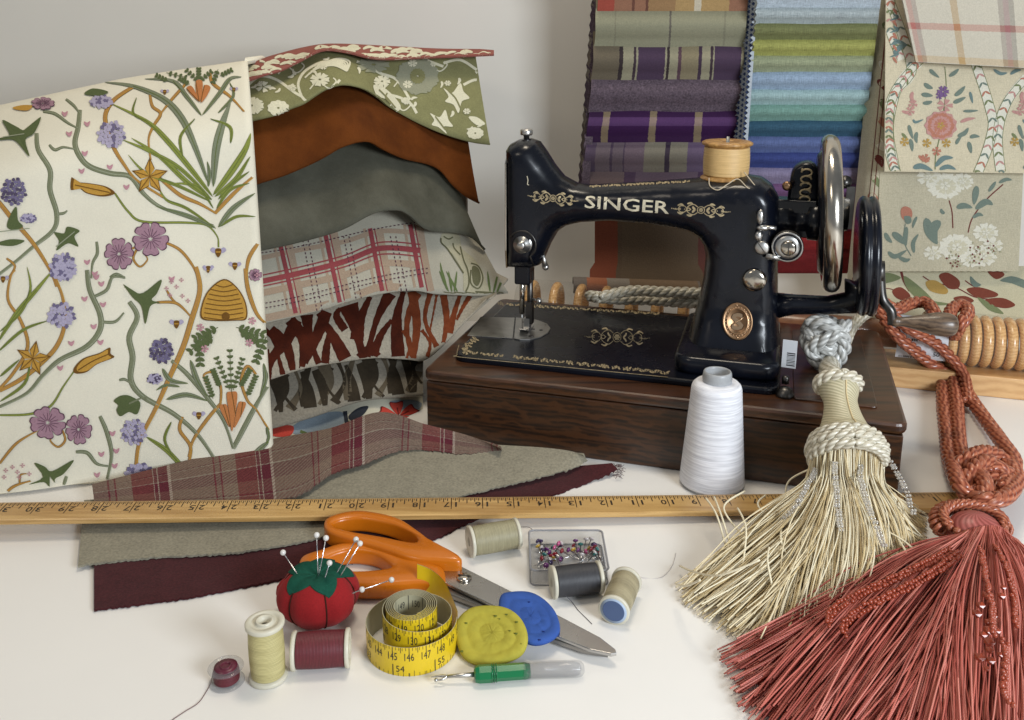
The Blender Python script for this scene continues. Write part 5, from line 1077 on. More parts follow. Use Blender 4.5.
star(100, 265, 50, 0.2); bud([(222, 295), (250, 265), (300, 248), (330, 232), (332, 250), (342, 262), (292, 282), (260, 306), (228, 310)], [(235, 300), (280, 272), (325, 252)])
pflower(145, 457, 52, 0.5, 0.9); pflower(237, 477, 38, 0.2, 1.15)
for q_ in ([(370, 42), (395, 62), (430, 68), (484, 28), (472, 68), (455, 88), (470, 98), (450, 110), (436, 162), (424, 108), (398, 82)], [(342, 392), (358, 378), (378, 374), (398, 380), (422, 398), (412, 432), (388, 425), (362, 438), (350, 420), (355, 405)], [(104, 578), (135, 588), (158, 602), (222, 568), (192, 610), (165, 628), (178, 668), (150, 650), (132, 635), (88, 642), (130, 620)]): pr.blob(q_, K('dkleaf'), 4, 4)
pr.stroke([(375, 50), (425, 85), (478, 98)], 4, K('dkleaf'), 4); pr.stroke([(388, 400), (430, 382), (440, 388)], 5, K('stem'), 5)
hive = [(606, 146), (604, 112), (625, 62), (672, 27), (712, 52), (738, 98), (740, 146), (705, 152), (645, 153)]
pr.blob(hive, K('goldd'), 5, 5); c_ = np.array((672, 95)); pr.blob([tuple(c_+(np.array(p)-c_)*0.94) for p in hive], K('gold2'), 7, 5)
for k in range(8): y = 44+k*14; hw = np.interp(y, [27, 60, 110, 146], [12, 44, 62, 65])*0.92; pr.stroke([(672-hw, y), (672, y+7), (672+hw, y)], 3, K('goldd'), 9, 6)
pr.blob([(668, 146), (668, 132), (678, 126), (688, 132), (688, 146)], K('goldd'), 11, 3)
for a, b in (((655, 172), (585, 205)), ((640, 182), (570, 245)), ((598, 205), (602, 285)), ((710, 172), (788, 192)), ((720, 182), (775, 215)), ((795, 200), (768, 275)), ((640, 200), (595, 235))): pr.sprig(a, b, 5, 10, K('dkleaf'), 17, 4)
for a, b in (((695, 365), (690, 238)), ((690, 360), (650, 262)), ((700, 360), (728, 265)), ((640, 385), (618, 322)), ((742, 378), (768, 318)), ((660, 350), (640, 300)), ((720, 350), (750, 300))): pr.sprig(a, b, 7, 7, K('dkleaf'), 11, 4)
for x, y in ((602, 172), (615, 236), (757, 152), (748, 218)): pr.flower((x, y), 12, 5, K('berry'), None, 5)
for q_ in ([(680, 372), (695, 364), (712, 370), (706, 430), (696, 484), (688, 430)], [(658, 408), (670, 402), (682, 408), (690, 470), (672, 440)], [(714, 402), (728, 394), (738, 402), (722, 440), (702, 472)]): pr.blob(q_, K('carrot'), 6, 4); pr.stroke([q_[1], q_[3]], 2, K('goldd'), 8, 3)
for x, y in ((305, 40), (255, 85), (310, 102), (282, 168), (215, 218), (182, 292), (302, 215), (338, 488), (305, 550), (345, 585), (292, 612), (290, 20), (350, 540)): heart(x, y, 10)
for x, y in ((515, 35), (530, 50), (500, 55), (548, 78), (565, 92), (510, 75), (545, 30), (20, 600), (40, 590), (55, 605), (70, 585), (15, 620), (90, 610), (60, 620), (770, 15)): pr.flower((x, y), 7, 4, K('berry'), None, 4)
for x, y, k in ((530, 160, 1.0), (597, 434, 0.9), (625, 0, 0.6)): bee(x, y, k)
mb.obj('printed_cotton', [ivory]+[ink[n] for n in order], label='large folded cream cotton printed with a beehive, carrots, lilac pompoms and curling stems', cat='fabric')

# ================================================================== YARDSTICK
yw = wood('boxwood', '#a88048', '#cda76a', 1.5, 0.4, (0.6, 9, 9), 0.3); ykb = mat('ruler_ink', (0.03, 0.02, 0.012), 0.5)
P1 = W(945, 491.0, 0.62); Rr = W(968, 490.5, 0.6); Lr = W(-40, 501.5, 1.75); ex = (Lr-Rr).normalized(); fr_ = W(400, 521.5, 0.95)
Rn = Rr+ex*0; bw = 2.75
ey = Vector((0, 0, 1)).cross(ex).normalized(); ey = ey if ey.y < 0 else -ey; ez = ey.cross(-ex).normalized(); ez = ez if ez.z > 0 else -ez
YM = Matrix(((ex.x, ey.x, ez.x, Rr.x), (ex.y, ey.y, ez.y, Rr.y), (ex.z, ey.z, ez.z, Rr.z), (0, 0, 0, 1)))    # x runs left from the metal tip, y towards the viewer, z up
mb = MB(); Lt = 92.0
pf = [(0.0, -0.4), (0.0, -0.12), (0.35, 0.0), (bw-0.08, 0.0), (bw, -0.08), (bw, -0.4)]
mb.grid([[YM @ Vector((x, y, z)) for y, z in pf+[pf[0]]] for x in [0.35+i*(Lt-0.35)/30 for i in range(31)]], 0, smooth=False)
mb.add([YM @ Vector((0.35, y, z)) for y, z in pf], [(0, 1, 2, 3, 4, 5)], 0, smooth=False)
u0, v0_ = 940, 495; d0 = W(940, 500, 0.6)
x1 = (YM.inverted() @ d0).x
def yq(x0, x1_, y0, y1, mi=1, z=0.012):
    mb.add([YM @ Vector((x0, y0, z)), YM @ Vector((x1_, y0, z)), YM @ Vector((x1_, y1, z)), YM @ Vector((x0, y1, z))], [(0, 1, 2, 3)], mi, smooth=False)
for n in range(0, 36*8):
    x = x1+(n/8-1)*2.415
    if x < 0.6: continue
    ln = 1.25 if n % 8 == 0 else (0.85 if n % 4 == 0 else (0.62 if n % 2 == 0 else 0.45)); yq(x-0.035, x+0.035, 0.36, 0.3+ln)
    if n % 8 != 0:
        yq(x+0.14, x+0.18, 0.36, 0.62)
for n in range(1, 36):
    x = x1+(n-1)*2.415; yq(x-0.03, x+0.03, 0.3, 1.95)
    s_ = str(n)
    # the stick lies with its figures upside down to the viewer
    def fn(a, b, x=x, off=(0.42 if n < 10 else 0.55)): return YM @ Vector((x+(off if False else 0)+a, 1.28+b, 0.014))
    if n < 10: add_text(mb, s_, lambda a, b, x=x: YM @ Vector((x+0.36+a, 1.3+b, 0.014)), 0.7, 0.42 if n > 1 else 0.15, 1)
    else:
        add_text(mb, s_[1], lambda a, b, x=x: YM @ Vector((x+0.36+a, 1.3+b, 0.014)), 0.7, 0.44 if s_[1] != '1' else 0.15, 1); add_text(mb, s_[0], lambda a, b, x=x: YM @ Vector((x-0.36+a, 1.3+b, 0.014)), 0.7, 0.44 if s_[0] != '1' else 0.14, 1)
YS = mb.obj('yardstick', [yw, ykb], label='long boxwood yardstick with black inch figures lying upside down across the cloths', cat='ruler')
ORIG[YS.name] = ORIG.get(YS.name)
mb = MB(); mb.box((0, -0.03, -0.42), (0.75, bw+0.03, 0.03), T=YM); mb.obj('metal_tip', steel, YS, bevel=0.05)

# ================================================================== THREAD CONE
c0 = W(711.5, 483.5, 0); hC = WY(719, 371, c0.y).z
TC_ = thing('thread_cone', 'tall white cone of overlocking thread standing before the machine base', 'thread cone', c0)
T = Matrix.Translation(c0)
mw_ = winding('white_thread', '#dcdce4', '#f6f6fa', cross=0.5)
mb = MB(); hh = hC-0.9
pr_ = [(2.45, 0.15), (2.62, 0.3)]+[(lin(2.66, 2.02, k/60)+(0.012 if k % 2 else 0), lin(0.35, hh-0.5, k/60)) for k in range(61)]+[(1.93, hh-0.25), (1.72, hh-0.05), (1.4, hh), (1.1, hh+0.02)]
mb.lathe(pr_, T, 56); mb.obj('thread', mw_, TC_)
mb = MB(); mb.lathe([(2.3, 0), (2.5, 0), (2.5, 0.18), (2.2, 0.22), (1.25, hh-0.1), (1.12, hh), (1.2, hh+0.25), (1.14, hC-0.12), (1.08, hC), (0.96, hC), (0.93, hC-0.15), (0.9, hC-2.4), (0.0, hC-2.5)], T, 44)
mb.obj('plastic_core', mat('milky_plastic', '#b4b6b8', 0.3, spec=0.5, trans=0.25), TC_)

# ================================================================== TASSELS
satw = satin('ivory_satin_rope', '#b5ac94', '#e6e0d0', 1.6, 0.26); silv = satin('silver_satin_rope', '#9c9c98', '#dededa', 1.6, 0.2)
ivy = [satin('ivory_yarn', '#e2d0a6', '#f6e8c8', 5.0, 0.5), satin('pale_ivory_yarn', '#eadcb8', '#fbf2d8', 5.0, 0.45), satin('dark_ivory_yarn', '#ccb586', '#e8d4a6', 5.0, 0.5)]
bead = mat('clear_bead', (0.86, 0.84, 0.80), 0.08, trans=0.75, ior=1.5)
def knot(mbx, c, R, r, n=7, seed=1, mi=0, sq=0.75, plies=3):
    q = random.Random(seed)
    for k in range(n):
        ax = Vector((q.gauss(0, 1), q.gauss(0, 1), q.gauss(0, 1))).normalized(); T = axis_frame(c, ax)
        P = [T @ Vector((R*math.cos(a), R*math.sin(a), 0.35*R*math.sin(2*a+k))) for a in [2*math.pi*i/9 for i in range(10)]]
        P = [c+Vector(((p-c).x, (p-c).y*0.95, (p-c).z*sq)) for p in P]
        rope(mbx, P, r, r*4.6, plies, 8, mi, 0.14)
CT = thing('tassel_tieback', 'cream and silver tassel tieback hanging over the front of the machine base', 'tassel', W(820, 520, 0))
kc = W(824, 338, 9.3)
mb = MB(); knot(mb, kc, 1.6, 0.66, 6, 5, 0, 0.95)
rope(mb, [kc+Vector((-1.6, -0.3, 1.6)), kc+Vector((-0.4, -1.6, 1.8)), kc+Vector((1.1, -1.9, 0.5)), kc+Vector((0.9, -1.8, -1.2)), kc+Vector((0.2, -1.6, -2.4))], 0.66, 3.0, 3, 8, 0, 0.14)
rope(mb, [kc+Vector((1.7, -0.6, 1.6)), kc+Vector((0.1, -2.0, 0.9)), kc+Vector((-1.5, -1.3, -0.4)), kc+Vector((-0.9, -1.5, -1.8)), kc+Vector((0.3, -1.7, -2.6))], 0.66, 3.0, 3, 8, 0, 0.14)
mb.obj('knot', silv, CT)
mb = MB()
rope(mb, [kc+Vector((1.2, 0.3, 0.4)), W(843, 345, 8.2), W(850, 330, 8.6), W(858, 320, 9), W(868, 312, 9.2), WY(880, 306, 100), WY(886, 300, 102)], 0.55, 2.6, 3, 8, 0, 0.14)
rope(mb, [W(600, 297, 8.6), W(630, 291, 9.2), W(665, 292, 9.2), W(700, 293, 9.0), W(745, 296, 8.8), W(800, 300, 8.8), WY(850, 304, 100), WY(882, 302, 102)], 0.6, 2.6, 3, 8, 0, 0.14)
rope(mb, [W(600, 297, 8.6), W(590, 296, 8.2), W(612, 299, 7.8), W(650, 300, 7.8), W(690, 303, 7.8), W(745, 305, 8.0), W(790, 308, 8.0)], 0.6, 2.6, 3, 8, 0, 0.14)
mb.obj('rope', satw, CT)
n0_, n1_, n2_ = W(831, 371, 8.3), WY(838, 383, 66.2), WY(846.5, 449, 61.8)
mb = MB(); rope(mb, [kc+Vector((0.2, -1.7, -1.9)), n0_+Vector((-0.2, 0, 0)), n0_.lerp(n1_, 0.6)], 0.8, 3.0, 3, 8, 0, 0.14); mb.obj('neck_rope', satw, CT)
D = (n2_-n1_).normalized(); LL = (n2_-n1_).length; TF = axis_frame(n1_, D)
mb = MB(); prof = spline([(1.0, -0.2), (1.5, 0.25), (1.45, 0.9), (1.25, 1.7), (1.4, 2.8), (1.8, 4.0), (2.15, LL-1.2), (2.6, LL-0.2), (2.2, LL+0.4)], 4)
mb.lathe([(max(0.05, p[0]), p[1]) for p in prof], TF, 40)
core_m = satin('bound_silk', '#a99f80', '#cfc6a6', 2.0, 0.4)
head_ = mb.obj('bound_head', core_m, CT)
mb = MB()
for a in (-1.5, 0.2): 
    pass
fdir = (TF.to_3x3().inverted() @ Vector((0, -1, 0.3))); fa = math.atan2(fdir.y, fdir.x)
mb.tube([TF @ Vector(((r+0.03)*math.cos(fa), (r+0.03)*math.sin(fa), z)) for r, z in [(float(p[0]), float(p[1])) for p in prof[3:-3]]], 0.06, 6); mb.obj('centre_cord', ivy[2], head_)
mb = MB(); rope(mb, [TF @ Vector((1.45*math.cos(a), 1.45*math.sin(a), 0.1)) for a in [2*math.pi*i/12 for i in range(13)]], 0.5, 2.1, 3, 8, 0, 0.12); mb.obj('small_collar', satw, CT)
mb = MB()
for rr_, zz_ in ((2.35, LL-0.5), (2.6, LL+0.15), (2.5, LL+0.75)): rope(mb, [TF @ Vector((rr_*math.cos(a), rr_*math.sin(a), zz_)) for a in [2*math.pi*i/16 for i in range(17)]], 0.44, 2.0, 3, 8, 0, 0.12)
mb.obj('large_collar', satw, CT)
# skirt
def skirt(mbx, *a_, ease=1.0, **k_):
    return skirt_(mbx, *a_, ease=ease, **k_)
def skirt_(mbx, origin, axx, axy, r0, ends, n, seed, mats_n, thick_r, sag, zend, mid_lift=1.0, wig=0.25, drop=None, seg=5, order_=None, steps=16, curl=0.0, ease=1.0):
    """strands from a ring round origin to points spread along an arc on the table"""
    q = random.Random(seed); E = resample(spline([(p.x, p.y) for p in ends], 8), 200)
    for k in range(n):
        s_ = (k+q.random())/n; s_ = min(0.999, max(0, s_+q.gauss(0, 0.02)))
        e = E[int(s_*199)]; lay_ = q.random(); a = math.pi*(1-s_)
        st = origin+axx*(-math.cos(math.pi*s_)*r0)*(0.6+0.4*q.random())+axy*(r0*(lay_*1.6-0.8)*math.sin(math.pi*s_)+0)
        f = q.uniform(0.82, 1.04) if lay_ < 0.8 else q.uniform(0.65, 0.95)
        en = Vector((lin(origin.x, e[0], f), lin(origin.y, e[1], f), zend+lay_*1.2*q.random()))
        d = en-st; per = Vector((-d.y, d.x, 0)).normalized(); P = []
        w1 = wig*(1.3*math.sin(s_*23+lay_*2.2+seed)+0.8*math.sin(s_*61+lay_*4))+q.gauss(0, wig*0.45); w2 = q.gauss(0, wig*0.35); p1_, p2_ = q.uniform(0, 6), q.uniform(0, 6)
        for i in range(steps+1):
            t = i/steps; p = st.lerp(en, t); p.x = lin(st.x, en.x, t**ease)
            zt = lin(st.z, en.z, t**sag) if st.z > en.z else p.z
            z = max(thick_r+zend*0.3, zt+lay_*mid_lift*math.sin(math.pi*t))
            p = Vector((p.x, p.y, z))+per*(w1*math.sin(math.pi*t)*1.6+w2*math.sin(6*t+p1_)*t+curl*math.sin(14*t+p2_)*0.05*t)
            P.append(p)
        mbx.tube(P, thick_r*q.uniform(0.8, 1.15), seg, q.randrange(mats_n), cap=False)
SK = TF @ Vector((0, 0, LL+0.6))
ends = [W(u, v, 0) for u, v in ((680, 588), (688, 602), (704, 616), (735, 636), (772, 654), (815, 660), (860, 640), (900, 600), (922, 560), (924, 520))]
mb = MB(); skirt(mb, SK, Vector((1, 0, 0)), Vector((0, -0.7, 0.7)), 2.7, ends, 2500, 3, 3, 0.046, 0.42, 0.15, 0.8, 0.36, curl=1, ease=1.35)
mb.obj('fringe', ivy, CT)
mb = MB(); q = random.Random(44)
for k in range(12):
    a = W(q.uniform(700, 900), q.uniform(490, 560), 2.6); b = a+Vector((q.gauss(-1, 2.5), -q.uniform(3, 7), -1.2)); m_ = a.lerp(b, 0.5)+Vector((q.gauss(0, 1.2), 0, 0.6))
    mb.tube(spline([a, m_, b], 8), 0.075, 5, 1)
for pts_ in (((820, 465), (790, 480), (786, 500), (792, 512)), ((700, 580), (685, 586), (676, 584)), ((760, 560), (720, 575), (695, 572), (680, 566))): mb.tube(spline([W(u, v, z) for (u, v), z in zip(pts_, (4.5, 3, 1.6, 0.6))], 8), 0.075, 5, 1)
mb.obj('stray_yarn', ivy, CT)
def beads(mbx, path, r, gap=1.9, mi=0, jit=0.25, seed=1, seg=8):
    q = random.Random(seed); P = spline(path, 10); L = sum(math.dist(a, b) for a, b in zip(P, P[1:])); Q = resample(P, max(3, int(L/(r*gap))))
    for p in Q: mbx.ball(Vector(p)+Vector((q.gauss(0, r*jit), q.gauss(0, r*jit), abs(q.gauss(0, r*jit)))), r*q.uniform(0.8, 1.15), mi, seg)
def onf(u, v, z): return W(u, v, z)
for k, pts_ in enumerate((((820, 460, 4.6), (806, 485, 3.9), (793, 508, 2.8), (775, 525, 1.2)), ((833, 463, 5.4), (835, 497, 4.3), (839, 530, 3.4)), ((858, 458, 5.4), (861, 488, 4.4), (872, 520, 3.5), (882, 545, 2.9)), ((889, 462, 4.8), (903, 487, 3.4), (912, 514, 1.8)))):
    mb = MB()
    for o_ in (0, 0.22): beads(mb, [onf(u, v, z+1.1)+Vector((o_, 0, 0)) for u, v, z in pts_], 0.12, 2.0, seed=k)
    mb.obj('bead_string', bead, CT)
for u, v, z in ((765, 517, 0.35), (778, 519, 0.35), (912, 519, 0.6)): mb = MB(); mb.ball(W(u, v, z), 0.34, 0, 10); mb.obj('glass_bead', mat('silver_bead', '#9a9a9c', 0.15, 0.6), CT)
# price tag hanging from the knot
tagp = mp(789.5, 354, 5.2)
mb = MB(); mb.box((-0.6, -1.3, 0), (0.6, 1.3, 0.05), 0, MF @ axis_frame(tagp, (-0.1, -1, -0.1), (0.99, 0, 0.0)))
TT_ = MF @ axis_frame(tagp, (-0.1, -1, -0.1), (0.99, 0, 0.0)); q = random.Random(6); y = -1.1
while y < 0.1: w_ = q.choice((0.05, 0.08, 0.11)); mb.add([TT_ @ Vector((x_, y_, 0.062)) for x_, y_ in ((-0.2, y), (0.5, y), (0.5, y+w_), (-0.2, y+w_))], [(0, 1, 2, 3)], 1); y += w_+0.07
mb.obj('price_tag', [white_card, blk], CT)

# copper tassel
cop = satin('copper_satin_rope', '#7c3524', '#c27858', 1.6, 0.26); copy_ = [satin('rose_copper_yarn', '#b2564a', '#d87c6c', 5.0, 0.4), satin('light_copper_yarn', '#c66c5e', '#e89a8a', 5.0, 0.36), satin('deep_copper_yarn', '#8c382e', '#b86052', 5.0, 0.45)]
amber = mat('amber_bead', (0.36, 0.06, 0.025), 0.28, trans=0.25, ior=1.5, spec=0.6)
RT = thing('tassel_tieback', 'copper red tassel tieback lying on the table at the right end of the yardstick', 'tassel', W(980, 600, 0))
mb = MB()
R_ = 0.64; pt = 2.9
rope(mb, [W(858, 280, 9.2), W(869, 296, 9.0), W(882, 315, 8.0), W(899, 337, 6.2), W(932, 364, 2.6), W(957, 380, 1.4), W(979, 411, 1.0), W(1000, 440, 1.2), W(1014, 462, 1.6), W(1006, 480, 2.0)], R_, pt)
rope(mb, [W(880, 300, 9.2), W(895, 309, 8.8), W(912, 303, 8.7), W(926, 303, 8.6), W(936, 316, 8.4), W(944, 338, 5.0), W(950, 362, 2.0), W(956, 400, 1.1), W(958, 432, 1.2), W(962, 458, 1.5), W(975, 475, 1.8)], R_, pt)
rope(mb, [W(948, 322, 8.6), W(952, 309, 8.9), W(962, 305, 9.0), W(968, 312, 8.8), W(960, 326, 8.0), W(950, 345, 4.2), W(944, 372, 1.3), W(943, 400, 0.8), W(946, 430, 0.9), W(950, 462, 1.2), W(958, 482, 1.4)], R_, pt)
rope(mb, [W(860, 300, 9), W(868, 285, 9.4), W(880, 305, 8.6), W(905, 326, 7.6), W(938, 345, 5.2), W(962, 372, 2.4), W(968, 402, 1.2)], R_*0.9, pt)
mb.obj('rope', cop, RT)
kc2 = W(985, 478, 1.7)
mb = MB(); knot(mb, kc2, 1.7, 0.62, 4, 9, 0, 0.62)
for P_ in (((955, 470), (968, 458), (985, 452), (1002, 458), (1012, 474), (1004, 490)), ((960, 490), (975, 468), (990, 462), (998, 480), (985, 500)), ((968, 497), (985, 500), (1005, 497), (1017, 480), (1012, 465)), ((952, 462), (958, 482), (968, 494), (985, 487), (996, 470)), ((978, 470), (985, 485), (982, 502), (992, 512))):
    rope(mb, [W(u, v, 2.5+0.8*math.sin(i*1.3)) for i, (u, v) in enumerate(P_)], 0.6, 2.6, 3, 8, 0, 0.13)
mb.obj('knot', cop, RT)
hc2 = W(972, 530, 1.9)
mb = MB(); mb.ball(hc2+Vector((0, -0.3, 0)), 1.75, 0, 24, (1.1, 0.95, 0.85)); mb.obj('bound_head', satin('bound_copper_silk', '#8a4038', '#b0625a', 2.0, 0.4), RT)
mb = MB()
for k in range(17):
    a = math.pi*(-0.05+1.1*k/16); c_ = hc2+Vector((2.35*math.cos(a), 0.2+1.9*math.sin(a), 0.45*math.sin(a)+0.2))
    t_ = Vector((math.cos(a), math.sin(a), 0)); mb.tube([c_+t_*0.42*math.cos(b)+Vector((0, 0, 1))*0.42*math.sin(b)+Vector((-math.sin(a), math.cos(a), 0))*0.12*math.sin(2*b) for b in [2*math.pi*i/12 for i in range(12)]], 0.17, 7, 0, closed=True)
rope(mb, [hc2+Vector((2.1*math.cos(a), -0.1+1.5*math.sin(a), 0.9+0.4*math.sin(a))) for a in [math.pi*(-0.1+1.2*i/10) for i in range(11)]], 0.36, 1.1, 3, 7, 0, 0.12)
for k in range(9): a = math.pi*(1.08+0.84*k/8); mb.ball(hc2+Vector((2.0*math.cos(a), -0.2+1.7*math.sin(a), 0.6)), 0.3, 0, 8)
mb.obj('looped_collar', cop, RT)
mb = MB(); ends = [W(u, v, 0) for u, v in ((728, 652), (736, 672), (748, 700), (765, 730), (800, 765), (850, 790), (905, 800), (960, 800), (1008, 790), (1042, 740), (1046, 660), (1030, 600))]
skirt(mb, hc2+Vector((0.3, -0.9, 0.2)), Vector((1, 0, 0)), Vector((0, -0.5, 0.8)), 1.7, ends, 2700, 12, 3, 0.052, 0.7, 0.15, 1.3, 0.34, curl=0.7)
mb.obj('fringe', copy_, RT)
mb = MB(); q = random.Random(4)
for k in range(14):
    u = q.uniform(740, 800); a = W(lin(830, 860, q.random()), q.uniform(620, 650), 1.2); b = W(u, q.uniform(655, 690), 0.15); mb.tube(spline([a, a.lerp(b, 0.5)+Vector((0, q.gauss(0, 0.6), 0.2)), b], 8), 0.08, 5, k % 3)
mb.obj('stray_yarn', copy_, RT)
for k, pts_ in enumerate((((950, 548, 1.9), (925, 562, 2.0), (890, 578, 1.9), (855, 594, 1.6), (832, 608, 1.2), (826, 622, 1.0)), ((958, 552, 1.9), (930, 572, 2.2), (900, 588, 2.0), (868, 604, 1.6), (845, 620, 1.2), (842, 632, 1.0)), ((980, 548, 2.6), (984, 575, 3.2), (990, 605, 3.4), (992, 632, 3.4)), ((994, 545, 1.8), (1006, 568, 2.4), (1013, 600, 2.2), (1014, 622, 2.0)), ((1003, 640, 3.2), (1004, 668, 3.2), (1002, 690, 3.0), (1010, 702, 2.6)))):
    mb = MB(); beads(mb, [W(u, v, z+1.7) for u, v, z in pts_], 0.15, 1.7, seed=k+9)
    beads(mb, [W(u+3, v+4, z+1.6) for u, v, z in pts_], 0.14, 1.8, seed=k+19); mb.obj('bead_string', amber, RT)
mb = MB(); q = random.Random(3)
for k in range(20):
    u, v = q.gauss(990, 7), q.gauss(636, 20); p = W(u, v, 4.0+q.random()*0.5); mb.add(*(lambda r: ([p+Vector(w_)*r for w_ in ((1, 0, 0), (-1, 0, 0), (0, 1, 0), (0, -1, 0), (0, 0, 1), (0, 0, -1), (.7, .7, .5), (-.7, .7, .5), (.7, -.7, .5), (-.7, -.7, .5))], [(4, 6, 7), (4, 7, 9), (4, 9, 8), (4, 8, 6), (6, 0, 2), (6, 2, 7), (7, 2, 1), (7, 1, 9), (9, 1, 3), (9, 3, 8), (8, 3, 0), (8, 0, 6), (0, 5, 2), (2, 5, 1), (1, 5, 3), (3, 5, 0)]))(q.uniform(0.16, 0.3)), smooth=False)
mb.obj('bead_cluster', amber, RT)

# ================================================================== SPOOLS OF THREAD
plast = mat('ivory_plastic', '#c9c4b2', 0.4, spec=0.5)
def lying(label, ca, cb, r, col, hi, group='spools of sewing thread', endcol=None, z=None):
    """ca, cb: pixels of the two flange centres"""
    a = W(ca[0], ca[1], r if z is None else z[0]); b = W(cb[0], cb[1], r if z is None else z[1]); d = b-a; L = d.length
    t = thing('thread_spool', label, 'thread spool', Vector(((a.x+b.x)/2, (a.y+b.y)/2, 0)), group); T = axis_frame(a, d)
    mbx = MB(); spool_mesh(mbx, T, r, L, 0.26, r*0.88, 0, 0); t_ = mbx.obj('core', plast, t)
    if endcol:
        mbx = MB(); mbx.lathe([(0.3, -0.02), (r*0.84, -0.02), (r*0.84, 0.06), (0.3, 0.06), (0.3, -0.02)], T, 36); mbx.lathe([(r*0.66, -0.026), (r*0.70, -0.026), (r*0.70, -0.02), (r*0.66, -0.02)], T, 36, 1)
        for k in range(16):
            a_ = k*0.39; mbx.add([T @ Vector((r*rr_*math.cos(a_+da), r*rr_*math.sin(a_+da), -0.028)) for rr_, da in ((0.48, 0), (0.48, 0.18), (0.58, 0.18), (0.58, 0))], [(0, 1, 2, 3)], 1)
        mbx.obj('end_label', [mat('blue_label', endcol, 0.5), mat('label_ink', '#4a5c80', 0.5)], t)
    mbx = MB(); thread_mesh(mbx, T, L, 0.26, r*0.9, 0, 34, 0.04, 0.012); mbx.obj('thread', winding('winding_'+col.strip('#'), col, hi), t); return t
def strand(t, pts_, col='#6a6058', r=0.022):
    mbx = MB(); mbx.tube(spline([W(u, v, z) for u, v, z in pts_], 12), r, 5); mbx.obj('loose_end', mat('loose_'+col.strip('#'), col, 0.6), t)
t = lying('beige grey spool lying by the orange scissor handles, left of the pin box', (469, 542), (518, 533), 1.12, '#8f8768', '#a9a181'); strand(t, [(519, 527, 1.0), (528, 527, .4), (533, 530, .1)])
t = lying('charcoal black spool lying against the clear pin box', (551.5, 582.5), (601, 577), 1.08, '#2a2a2e', '#3e3e42'); strand(t, [(566, 596, .8), (572, 602, .1), (578, 610, .03), (585, 617, .03), (592, 624, .03)], '#55525a')
t = lying('oatmeal spool with a pale blue end label facing the viewer', (613.5, 611), (627, 580), 1.02, '#8f8468', '#b3a888', endcol='#a2b2c8'); strand(t, [(630, 572, .6), (645, 578, .03), (662, 577, .03), (672, 566, .03), (676, 553, .03)], '#b9b4b4', 0.018)
t = lying('maroon spool lying in front of the tomato pincushion', (292, 651), (350, 647.5), 1.12, '#571820', '#6d222c')
c0 = W(268.5, 677, 0); t = thing('thread_spool', 'pale yellow spool standing upright beside the maroon spool', 'thread spool', c0, 'spools of sewing thread'); hS = WY(267, 621, c0.y).z
T = Matrix.Translation(c0); mb = MB(); spool_mesh(mb, T, 1.12, hS, 0.28, 0.95, 0, 0); mb.obj('core', plast, t)
mb = MB(); thread_mesh(mb, T, hS, 0.28, 0.96, 0, 34, 0.05, 0.012); mb.obj('thread', winding('winding_cream', '#b5a86c', '#cfc48c'), t)
mb = MB(); mb.lathe([(0.28, hS-0.3), (0.5, hS-0.3), (0.52, hS+0.08), (0.44, hS+0.1), (0.3, hS+0.02), (0.28, hS-0.3)], T, 28); mb.obj('core_tube', plast, t)
# bobbin
c0 = W(227, 681.5, 0); BB = thing('bobbin', 'small clear bobbin wound with maroon thread, alone at the front left', 'bobbin', c0); T = Matrix.Translation(c0)
clr = mat('clear_plastic', (0.30, 0.31, 0.33), 0.05, spec=1.0)
clr.node_tree.nodes['Principled BSDF'].inputs['Alpha'].default_value = 0.22
for z0_ in (0.0, 0.92):
    mb = MB(); mb.lathe([(0.3, z0_), (0.98, z0_), (1.02, z0_+0.05), (0.98, z0_+0.1), (0.3, z0_+0.1), (0.3, z0_)], T, 36); mb.obj('flange', clr, BB)
mb = MB(); thread_mesh(mb, T, 1.02, 0.12, 0.70, 0, 8, 0.03, 0.02); mb.obj('thread', MATS.get('w571820') or winding('winding_maroon_bobbin', '#571822', '#74303a'), BB)
mb = MB(); mb.lathe([(0.26, 0), (0.34, 0), (0.34, 1.12), (0.26, 1.12), (0.26, 0)], T, 24); mb.lathe([(0.34, 0.95), (0.66, 0.95), (0.66, 1.04), (0.34, 1.04)], T, 30); mb.obj('hub', mat('mauve_plastic', '#5c2434', 0.3), BB)
mb = MB(); mb.tube(spline([W(213, 672, 0.6), W(211, 682, 0.1), W(206, 692, 0.03), W(198, 703, 0.03), W(184, 712, 0.03), W(170, 722, 0.03), W(160, 735, 0.03)], 12), 0.022, 5); mb.obj('loose_end', mat('loose_maroon', '#6a4a4c', 0.6), BB)

# ================================================================== TOMATO PINCUSHION
c0 = W(318, 626, 0); c0.y += 0.6
TP = thing('pincushion', 'red fabric tomato pincushion with a green felt top', 'pincushion', c0)
red = cloth('red_cotton', '#8e1216', 0.12, 900, 0.2, mott=20, sheen=0.3); grn = cloth('green_felt', '#0f4a3a', 0.15, 700, 0.4); seam = cloth('seam_thread', '#3c1c14', 0.2)
RX, RZ = 2.62, 1.9
def tom(th_, ph_):   # th 0 at top .. pi at bottom
    lob = 1-0.10*abs(math.cos(3*ph_+0.35))**6*math.sin(th_)
    return c0+Vector((RX*lob*math.sin(th_)*math.cos(ph_), RX*lob*math.sin(th_)*math.sin(ph_)*0.95, RZ+RZ*math.cos(th_)*(1-0.28*math.exp(-(th_/0.45)**2))))
mb = MB(); mb.grid([[tom(math.pi*i/28, 2*math.pi*j/72) for j in range(72)] for i in range(29)], 0, closed_v=True); 
mb.ball(c0+Vector((-2.1, 0.9, 1.5)), 0.85, 0, 16); mb.obj('cushion', red, TP)
